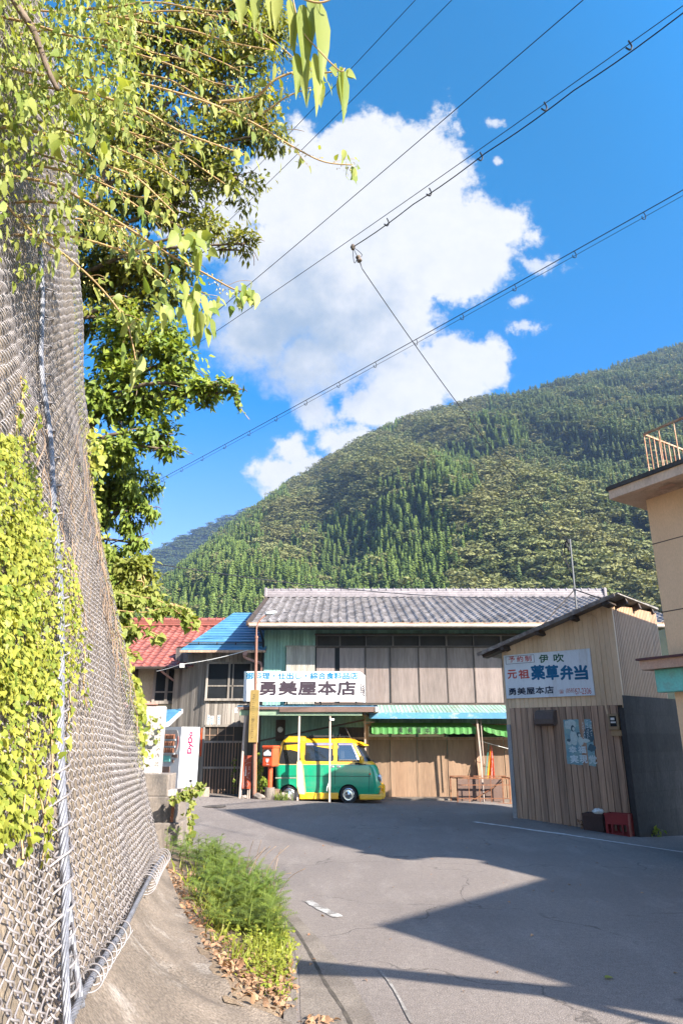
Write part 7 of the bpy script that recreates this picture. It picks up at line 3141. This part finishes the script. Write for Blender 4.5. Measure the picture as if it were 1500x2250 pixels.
# feathery weeds
FERN_V, FERN_F = [[0, 0, 0]], []
for k in range(7):
    y0_ = .12 + k * .115
    w_ = .30 * math.sin(math.pi * (k + 1.2) / 9)
    for s in (-1, 1):
        b = len(FERN_V)
        FERN_V += [[0, y0_, 0], [s * w_, y0_ + .16, .03], [0, y0_ + .075, -.005]]
        FERN_F.append([b, b + 1, b + 2])
b = len(FERN_V)
FERN_V += [[-.02, .05, 0], [.02, .05, 0], [0, 1.0, -.06], [-.05, .85, 0], [.05, .85, 0]]
FERN_F += [[b, b + 1, b + 2], [b + 3, b + 4, b + 2]]
FERN = (np.array(FERN_V, float), np.array(FERN_F))
FERN[0][:, 2] -= .22 * FERN[0][:, 1] ** 2


def bank_xy(y, t_):
    a, b = interp(y, *XL), interp(y, *XR)
    return a + (b - a) * t_


tw = thing('weed_clump', None, None, (0, 0, 0)) if False else None
pos, dirs, ups, sz = [], [], [], []
stems = MB()


def weed(x, y, h, nl, ls):
    z = bank_z(x, y)
    lean = Vector((random.gauss(.1, .15), random.gauss(0, .15), 1)).normalized()
    stems.tube([(x, y, z - .02), Vector((x, y, z)) + lean * h], [.005, .003], 4)
    for k in range(nl):
        u_ = .15 + .85 * k / nl
        a = k * 2.4 + random.random()
        p = Vector((x, y, z)) + lean * (h * u_)
        pos.append(p)
        dirs.append((math.cos(a), math.sin(a), .75 - .4 * (1 - u_) + random.gauss(0, .15)))
        ups.append((random.gauss(0, .2) - .6 * math.cos(a), random.gauss(0, .2) - .6 * math.sin(a), 1.0))
        sz.append(ls * random.uniform(.7, 1.2) * (1.1 - .45 * u_))


groups = [('weed_clump', 'tall feathery weeds on the bank beside the stone monument', 8.6, 10.9, 62, (.16, .38), .20),
          ('weed_clump', 'dense feathery weeds in the middle of the roadside bank', 6.4, 8.6, 90, (.12, .38), .20),
          ('weed_clump', 'low clover and grass patch at the leaf strewn tip of the roadside bank', 5.3, 6.9, 0, (.08, .16), .09)]
for gi, (nm, lab, y0_, y1_, cnt, hh, ls) in enumerate(groups):
    t = thing(nm, lab, 'weeds', (bank_xy((y0_ + y1_) / 2, .5), (y0_ + y1_) / 2, .2))
    pos, dirs, ups, sz = [], [], [], []
    stems = MB()
    if cnt:
        for k in range(cnt):
            y = random.uniform(y0_, y1_)
            x = bank_xy(y, random.triangular(.15, 1.0, .75))
            weed(x, y, random.uniform(*hh), random.randint(8, 13), ls)
        stems.build('stems', m_fern, t, 'all')
        leaf_mesh('leaves', m_fern, t, FERN, pos, dirs, ups, sz)
    else:
        for k in range(1300):
            y = random.uniform(y0_ - .15, y1_ + 1.2)
            x = bank_xy(y, random.triangular(.2, 1.06, .8))
            z = bank_z(x, y)
            hgt = .02 + (.10 + .10 * mnoise.noise(Vector((x * 4, y * 4, 2)))) * random.random()
            pos.append((x, y, z + hgt))
            dirs.append((random.gauss(0, 1), random.gauss(0, 1), random.gauss(.3, .3)))
            ups.append((random.gauss(.2, .3), random.gauss(-.3, .3), 1))
            sz.append(random.uniform(.012, .034))
        leaf_mesh('leaves', m_grass, t, HEART, pos, dirs, ups, sz)
# grass blades all over the bank (uncountable)
BL = (np.array([[-.06, 0, 0], [.06, 0, 0], [.045, .5, .05], [-.045, .5, .05], [0, 1, -.15]], float), np.array([[0, 1, 2], [0, 2, 3], [3, 2, 4]]))
pos, dirs, ups, sz = [], [], [], []
for k in range(3800):
    y = random.triangular(5.2, 9.4, 6.6)
    t_ = random.triangular(.1, 1.04, .75)
    x = bank_xy(y, t_)
    if mnoise.noise(Vector((x * 3, y * 3, 8))) < -.25:
        continue
    hgt = random.uniform(.05, .15) * (1.0 if y < 7.5 else 1.3)
    if y < 5.6:
        hgt *= .6
    pos.append((x, y, bank_z(x, y) - .01))
    dirs.append((random.gauss(.1, .5), random.gauss(0, .5), 1))
    ups.append((random.gauss(0, 1), random.gauss(-.6, .8), .2))
    sz.append(hgt)
sz = np.array(sz)
tag(leaf_mesh('grass', m_grass, None, BL, pos, dirs, ups, np.stack([sz * .9, sz, sz], axis=1)), kind='stuff')
# straw stalks
t = thing('dry_stalks', 'pale dead stalks leaning out of the bank weeds over the road', 'dry stalks', (-.9, 8.2, .3))
mb = MB()
for k in range(16):
    y = random.uniform(7.4, 9.2)
    x = bank_xy(y, random.uniform(.6, 1.0))
    p = Vector((x, y, bank_z(x, y)))
    e = p + Vector((random.uniform(.0, .4), random.uniform(-.4, .2), random.uniform(.15, .55)))
    mb.tube(catmull([p, p.lerp(e, .5) + Vector((0, 0, .08)), e], 4), .003, 4)
mb.build('stalk', m_drystem, t, 'all')
# dead leaves
pos, dirs, ups, sz = [], [], [], []
for k in range(620):
    y = random.triangular(4.95, 6.3, 5.3)
    t_ = random.uniform(.02, 1.0)
    x = bank_xy(y, t_)
    pos.append((x, y, bank_z(x, y) + random.uniform(.005, .04)))
    dirs.append((random.gauss(0, 1), random.gauss(0, 1), random.gauss(0, .25)))
    ups.append((random.gauss(0, .35), random.gauss(0, .35), 1))
    sz.append(random.uniform(.02, .06))
for k in range(420):
    y = random.uniform(6.3, 9.0)
    x = bank_xy(y, random.triangular(0, .5, .05))
    pos.append((x, y, bank_z(x, y) + random.uniform(.004, .03)))
    dirs.append((random.gauss(0, 1), random.gauss(0, 1), random.gauss(0, .25)))
    ups.append((random.gauss(0, .35), random.gauss(0, .35), 1))
    sz.append(random.uniform(.02, .05))
for k in range(120):
    y = random.uniform(4.5, 5.3)
    x = random.triangular(-.25, -.02, -.2)
    pos.append((x, y, terrain(x, y) + .015))
    dirs.append((random.gauss(0, 1), random.gauss(0, 1), random.gauss(0, .2)))
    ups.append((random.gauss(0, .3), random.gauss(0, .3), 1))
    sz.append(random.uniform(.03, .06))
for k in range(90):
    x, y = random.uniform(-.6, 4), random.uniform(5, 20)
    pos.append((x, y, terrain(x, y) + .010))
    dirs.append((random.gauss(0, 1), random.gauss(0, 1), 0))
    ups.append((random.gauss(0, .2), random.gauss(0, .2), 1))
    sz.append(random.uniform(.02, .05))
sz = np.array(sz)
tag(leaf_mesh('fallen_leaves', m_deadleaf, None, BIGLEAF, pos, dirs, ups, np.stack([sz, sz, sz * 1.6], axis=1)), kind='stuff')
for px, py, s, lab in ((1328, 2152, .075, 'pale green fallen leaf lying in the shade on the asphalt'), (946, 1889, .05, 'small tan fallen leaf near the edge of the long shadow')):
    g = GP(px, py)
    o = leaf_mesh('fallen_leaf', m_shrubleaf if s > .06 else m_deadleaf, None, BIGLEAF, [(g.x, g.y, g.z + .012)], [(1, .2, .05)], [(0, -.1, 1)], [s])
    tag(o, lab, 'leaf')

# weeds round the post box and at the shed foot
t = thing('wall_weed', 'leafy green weeds between the lamp post and the post box', 'weeds', P(573, 1730, 20.6))
pos = []
for px, py, k, sx_, sy_ in ((571, 1690, 45, 3, 14), (573, 1722, 70, 7, 8), (585, 1722, 20, 4, 5), (566, 1705, 20, 3, 8)):
    for q in range(k):
        pos.append(P(px + random.gauss(0, sx_), py + random.gauss(0, sy_), 20.5 + random.uniform(-.15, .15)))
leaf_mesh('leaves', m_treeleaf2, t, HEART, pos, rvec(len(pos)) + [0, -.2, -.3], rvec(len(pos), .4) + [.2, -.6, .7], RNG.uniform(.06, .12, len(pos)))
mb = MB()
for px in (570, 573, 577):
    mb.tube([P(px, 1746, 20.5), P(px - 2, 1680, 20.5)], .006, 4)
mb.build_each('stem', m_twig, t)
t = thing('wall_weed', 'thin sprig of weed growing before the lattice door of the grey house', 'weeds', P(513, 1745, 22.2))
pos = [P(514 + random.gauss(0, 3), random.uniform(1665, 1735), 22.2 + random.uniform(-.1, .1)) for k in range(55)]
leaf_mesh('leaves', m_fern, t, LEAF, pos, rvec(len(pos)) + [0, -.2, .3], rvec(len(pos), .4) + [.2, -.6, .7], RNG.uniform(.06, .12, len(pos)))
mb = MB()
mb.tube([P(513, 1748, 22.2), P(514, 1665, 22.2)], .008, 4)
mb.build_each('stem', m_twig, t)
t = thing('wall_weed', 'spiky grass tuft by the stones before the van rear wheel', 'weeds', P(618, 1745, 19.8))
pos = [Vector((Xat(618, 19.75, .1) + random.gauss(0, .12), 19.75 + random.gauss(0, .06), terrain(-1.6, 19.75))) for k in range(60)]
leaf_mesh('leaves', m_fern, t, BL, pos, rvec(len(pos), .5) + [0, 0, .9], rvec(len(pos)) + [0, -1, 0], RNG.uniform(.12, .3, len(pos)))
for (px, py, n, s, lab) in ((1432, 1838, 60, .10, 'pale broad leaved weed at the foot of the black block wall'), (1290, 1822, 46, .10, 'dry grass tuft at the foot of the shed boards'), (1215, 1806, 30, .08, 'small dark weed along the shed base')):
    g = GP(px, py)
    t = thing('wall_weed', lab, 'weeds', g)
    pos = [g + Vector((random.gauss(0, .13), random.gauss(0, .05), random.uniform(.0, .14))) for k in range(n)]
    leaf_mesh('leaves', m_bamboo if px != 1290 else m_deadleaf, t, LEAF, pos, rvec(n) + [0, -.3, .4], rvec(n, .4) + [0, -.5, .8], RNG.uniform(.5, 1.3, n) * s)

# ================================================================== mountains
SIL = [(-900, 1560), (-300, 1470), (0, 1440), (200, 1385), (280, 1340), (330, 1298), (380, 1260), (430, 1216), (480, 1170), (560, 1116), (620, 1073), (700, 1020), (800, 963), (870, 927), (960, 898), (1050, 876), (1130, 866), (1230, 836), (1330, 810), (1400, 786), (1500, 753), (1600, 722), (1750, 690), (2200, 640), (2900, 700)]
RA, RE = [], []
for px, py in SIL:
    u, h, w = ray(px, py + 11)
    RA.append(u / h)
    RE.append(w / h)
YB0, YB1 = 190.0, 820.0


def ridge_y(a):
    return YB1 * (1 - .10 * math.sin(a * 7)) * interp(a, [-.6, -.3, .1, .8], [.72, .82, 1.0, 1.0])


def hill_z(x, y):
    a = x / max(y, 1)
    ry = ridge_y(a)
    e = interp(a, RA, RE)
    top = e * ry
    z0 = 4.0
    t_ = (y - YB0) / (ry - YB0)
    if t_ <= 0:
        return -2
    if t_ <= 1:
        z = z0 + (top - z0) * t_ ** 1.02
        g = mnoise.fractal(Vector((x / 150 + y / 700, y / 420, 4.0)), 1.0, 2.0, 4)
        z += (.42 - abs(g) * 1.35) * 40 * math.sin(math.pi * t_) ** .8
        return z
    return top - (y - ry) * .55


mb = MB()
ays = [-.95 + i * .024 for i in range(92)]
yys = [YB0 - 12] + [YB0 + (YB1 * 1.18 - YB0) * i / 70 for i in range(71)]
for y in yys:
    for a in ays:
        x = a * y
        mb.v.append((x, y, hill_z(x, y) if y > YB0 else -3))
na = len(ays)
for j in range(len(yys) - 1):
    for i in range(na - 1):
        mb.f.append([j * na + i, j * na + i + 1, (j + 1) * na + i + 1, (j + 1) * na + i])
        mb.r.append(.5)
        mb.m.append(0)
m_hill = mat('forest_floor', (.010, .016, .008), (.018, .022, .010), scale=.05, rough=1, grain=.3, gscale=.6)
tag(mb.build('mountain', m_hill, None, 'all'), kind='structure')
# far blue ridge
mb = MB()
FR2 = [(100, 1330), (250, 1262), (310, 1228), (370, 1196), (430, 1168), (490, 1140), (540, 1120), (620, 1110), (700, 1120)]
m2 = []
for j, (yy_, k) in enumerate(((1250, .10), (1400, .55), (1600, 1.0), (1800, .8))):
    for i in range(41):
        px = 100 + 600 * i / 40
        py = interp(px, [p[0] for p in FR2], [p[1] for p in FR2])
        u, h, w = ray(px, py)
        z = w / h * 1600 * k
        z += mnoise.fractal(Vector((px / 60, j * 2.2, 1)), 1, 2, 4) * 14 * (1 if 0 < j < 2 else .25)
        m2.append((u / h * yy_, yy_, z))
mb.v = m2
for j in range(3):
    for i in range(40):
        mb.f.append([j * 41 + i, j * 41 + i + 1, (j + 1) * 41 + i + 1, (j + 1) * 41 + i])
        mb.r.append(.5)
        mb.m.append(0)
FARV = [Vector(v) for v in m2]
tag(mb.build('far_mountain', m_hill, None, 'all'), kind='structure')

# the forest that covers the slopes: one mass
m_cedar = leafmat('cedar_foliage', (.050, .090, .017), (.165, .215, .045), (.095, .135, .03), trans=.2, rough=.8, scale=.03)
m_broad = leafmat('olive_broadleaf_foliage', (.075, .098, .028), (.235, .235, .088), (.165, .145, .055), trans=.2, rough=.8, scale=.02)
m_mixed = leafmat('dark_mixed_foliage', (.050, .085, .022), (.120, .145, .042), (.085, .105, .034), trans=.18, rough=.8, scale=.02)


def conifer(seed):
    r = np.random.default_rng(seed)
    V, F = [], []
    N = 84
    for i in range(N):
        t_ = (i + .5) / N
        z = .10 + .88 * t_
        rad = .17 * (1 - t_) ** .8 + .012
        a = i * 2.399 + r.normal(0, .3)
        d = np.array([math.cos(a), math.sin(a), 0])
        sd = np.array([-math.sin(a), math.cos(a), 0])
        w = .035 + .035 * (1 - t_)
        L = rad * r.uniform(.8, 1.25)
        b = len(V)
        V += [d * .01 + [0, 0, z + .055], d * L * .6 + sd * w + [0, 0, z + .01], d * L + [0, 0, z - .045 * (1 - t_) - .01], d * L * .6 - sd * w + [0, 0, z + .01]]
        F.append([b, b + 1, b + 2, b + 3])
    return np.array(V), np.array(F)


def broad(seed):
    r = np.random.default_rng(seed)
    V, F = [], []
    N = 210
    lobes = r.normal(0, 1, (7, 3)) * [.20, .20, .11] + [0, 0, .64]
    for i in range(N):
        c = lobes[i % 7]
        d = r.normal(0, 1, 3)
        d[2] = abs(d[2]) * .9
        d /= np.linalg.norm(d)
        p = c + d * [.17, .17, .13]
        n = d * 1.0 + r.normal(0, .4, 3) + [0, 0, .25]
        n /= np.linalg.norm(n)
        x = np.cross(n, [0, .3, 1])
        x /= np.linalg.norm(x)
        y = np.cross(n, x)
        s = r.uniform(.022, .045)
        b = len(V)
        V += [p + x * s * 1.3, p + y * s, p - x * s * 1.3, p - y * s]
        F.append([b, b + 1, b + 2, b + 3])
    return np.array(V), np.array(F)


PC = [conifer(i) for i in range(6)]
PB = [broad(i + 50) for i in range(6)]
OL1 = [(600, 1110), (640, 1050), (740, 985), (880, 905), (1060, 860), (1090, 900), (1020, 950), (960, 1010), (880, 1050), (790, 1110), (730, 1180), (640, 1210), (590, 1190)]
OL2 = [(1050, 1040), (1110, 985), (1170, 985), (1250, 1030), (1330, 1080), (1440, 1180), (1520, 1260), (1520, 1420), (1010, 1420), (1000, 1290), (1050, 1200), (1030, 1110)]
MX = [(1090, 850), (1520, 700), (1520, 1260), (1440, 1180), (1330, 1080), (1250, 1030), (1170, 985), (1120, 940)]
buck = {0: [], 1: [], 2: []}
rg = random.Random(21)
y = YB0 + 30
ntree = 0
while y < YB1 * 1.10:
    step = 4.1 + (y - YB0) * .0022
    x = -.42 * y
    while x < .74 * y:
        xx, yy_ = x + rg.uniform(-.5, .5) * step, y + rg.uniform(-.5, .5) * step
        x += step
        a = xx / yy_
        if yy_ > ridge_y(a) * 1.02:
            continue
        z = hill_z(xx, yy_)
        if z / yy_ < .085 or (a > .1 and z / yy_ < .155):
            continue
        px, py = proj((xx, yy_, z + 6))
        jx, jy = px + 55 * mnoise.fractal(Vector((px / 70, py / 70, 1)), 1, 2, 4), py + 55 * mnoise.fractal(Vector((px / 70, py / 70, 7)), 1, 2, 4)
        if inpoly(jx, jy, OL1) or inpoly(jx, jy, OL2):
            sp_ = 1
        elif inpoly(jx, jy, MX):
            sp_ = 2
        else:
            sp_ = 0
        r_ = rg.random()
        if sp_ == 1 and r_ < .22:
            sp_ = 2
        if sp_ == 0 and r_ < .06:
            sp_ = 1
        if sp_ == 2 and r_ < .12:
            sp_ = 1
        buck[sp_].append((xx, yy_, z, step))
        ntree += 1
    y += step * .92
print('trees', ntree)
allV, allF, allR, allM = [], [], [], []
nb = 0
for sp_, lst in buck.items():
    for k in range(6):
        sub = lst[k::6]
        if not sub:
            continue
        A_ = np.array(sub)
        n = len(A_)
        con = (sp_ == 0) or (sp_ == 2 and k != 3)
        tv, tf = (PC if con else PB)[k]
        ang = RNG.uniform(0, 6.283, n)
        ca, sa = np.cos(ang), np.sin(ang)
        Rm = np.zeros((n, 3, 3))
        Rm[:, 0, 0], Rm[:, 0, 1], Rm[:, 1, 0], Rm[:, 1, 1], Rm[:, 2, 2] = ca, -sa, sa, ca, 1
        hh = (RNG.uniform(9, 16, n) if con else RNG.uniform(7, 14, n)) * (A_[:, 3] / 5.0) ** .15
        wd = hh * (1.2 if con else 1.35)
        V, F, own = scatter(tv, tf, A_[:, :3] - [0, 0, 1.0], Rm, np.stack([wd, wd, hh], axis=1))
        allV.append(V)
        allF.append(F + nb)
        nb += len(V)
        tr_ = RNG.random(n)
        allR.append(np.clip(tr_[own] * .86 + RNG.random(len(own)) * .14, 0, 1))
        allM.append(np.full(len(F), sp_))
# far ridge trees
n = 4500
fi = []
rg2 = random.Random(5)
for k in range(n):
    j = rg2.choice((0, 1))
    i = rg2.randint(0, 39)
    a, b, c, d = FARV[j * 41 + i], FARV[j * 41 + i + 1], FARV[(j + 1) * 41 + i], FARV[(j + 1) * 41 + i + 1]
    p = a.lerp(b, rg2.random()).lerp(c.lerp(d, rg2.random()), rg2.random())
    fi.append((p.x, p.y, p.z))
A_ = np.array(fi)
Rm = np.tile(np.eye(3), (n, 1, 1))
V, F, own = scatter(PB[0][0], PB[0][1], A_ - [0, 0, 6], Rm, np.stack([RNG.uniform(20, 30, n)] * 2 + [RNG.uniform(14, 20, n)], axis=1))
allV.append(V)
allF.append(F + nb)
allR.append(RNG.random(n)[own])
allM.append(np.full(len(F), 2))
tag(arr_mesh('forest', np.concatenate(allV), np.concatenate(allF), np.concatenate(allR), [m_cedar, m_broad, m_mixed], None, np.concatenate(allM)), kind='stuff')

# ================================================================== haze in the valley air
HAZE = True
if HAZE:
    mh = bpy.data.materials.new('valley_haze')
    mh.use_nodes = True
    nt = mh.node_tree
    nt.nodes.clear()
    out = nn(nt, 'ShaderNodeOutputMaterial')
    pv = nn(nt, 'ShaderNodeVolumePrincipled')
    pv.inputs['Color'].default_value = (.42, .62, 1.0, 1)
    pv.inputs['Density'].default_value = .00014
    pv.inputs['Anisotropy'].default_value = .2
    nt.links.new(pv.outputs[0], out.inputs['Volume'])
    mb = MB()
    mb.box(-1500, 1500, -60, 2100, -6, 560)
    hz = tag(mb.build('haze', mh), kind='stuff')

for o in bpy.data.objects:
    if '_w' in o:
        del o['_w']
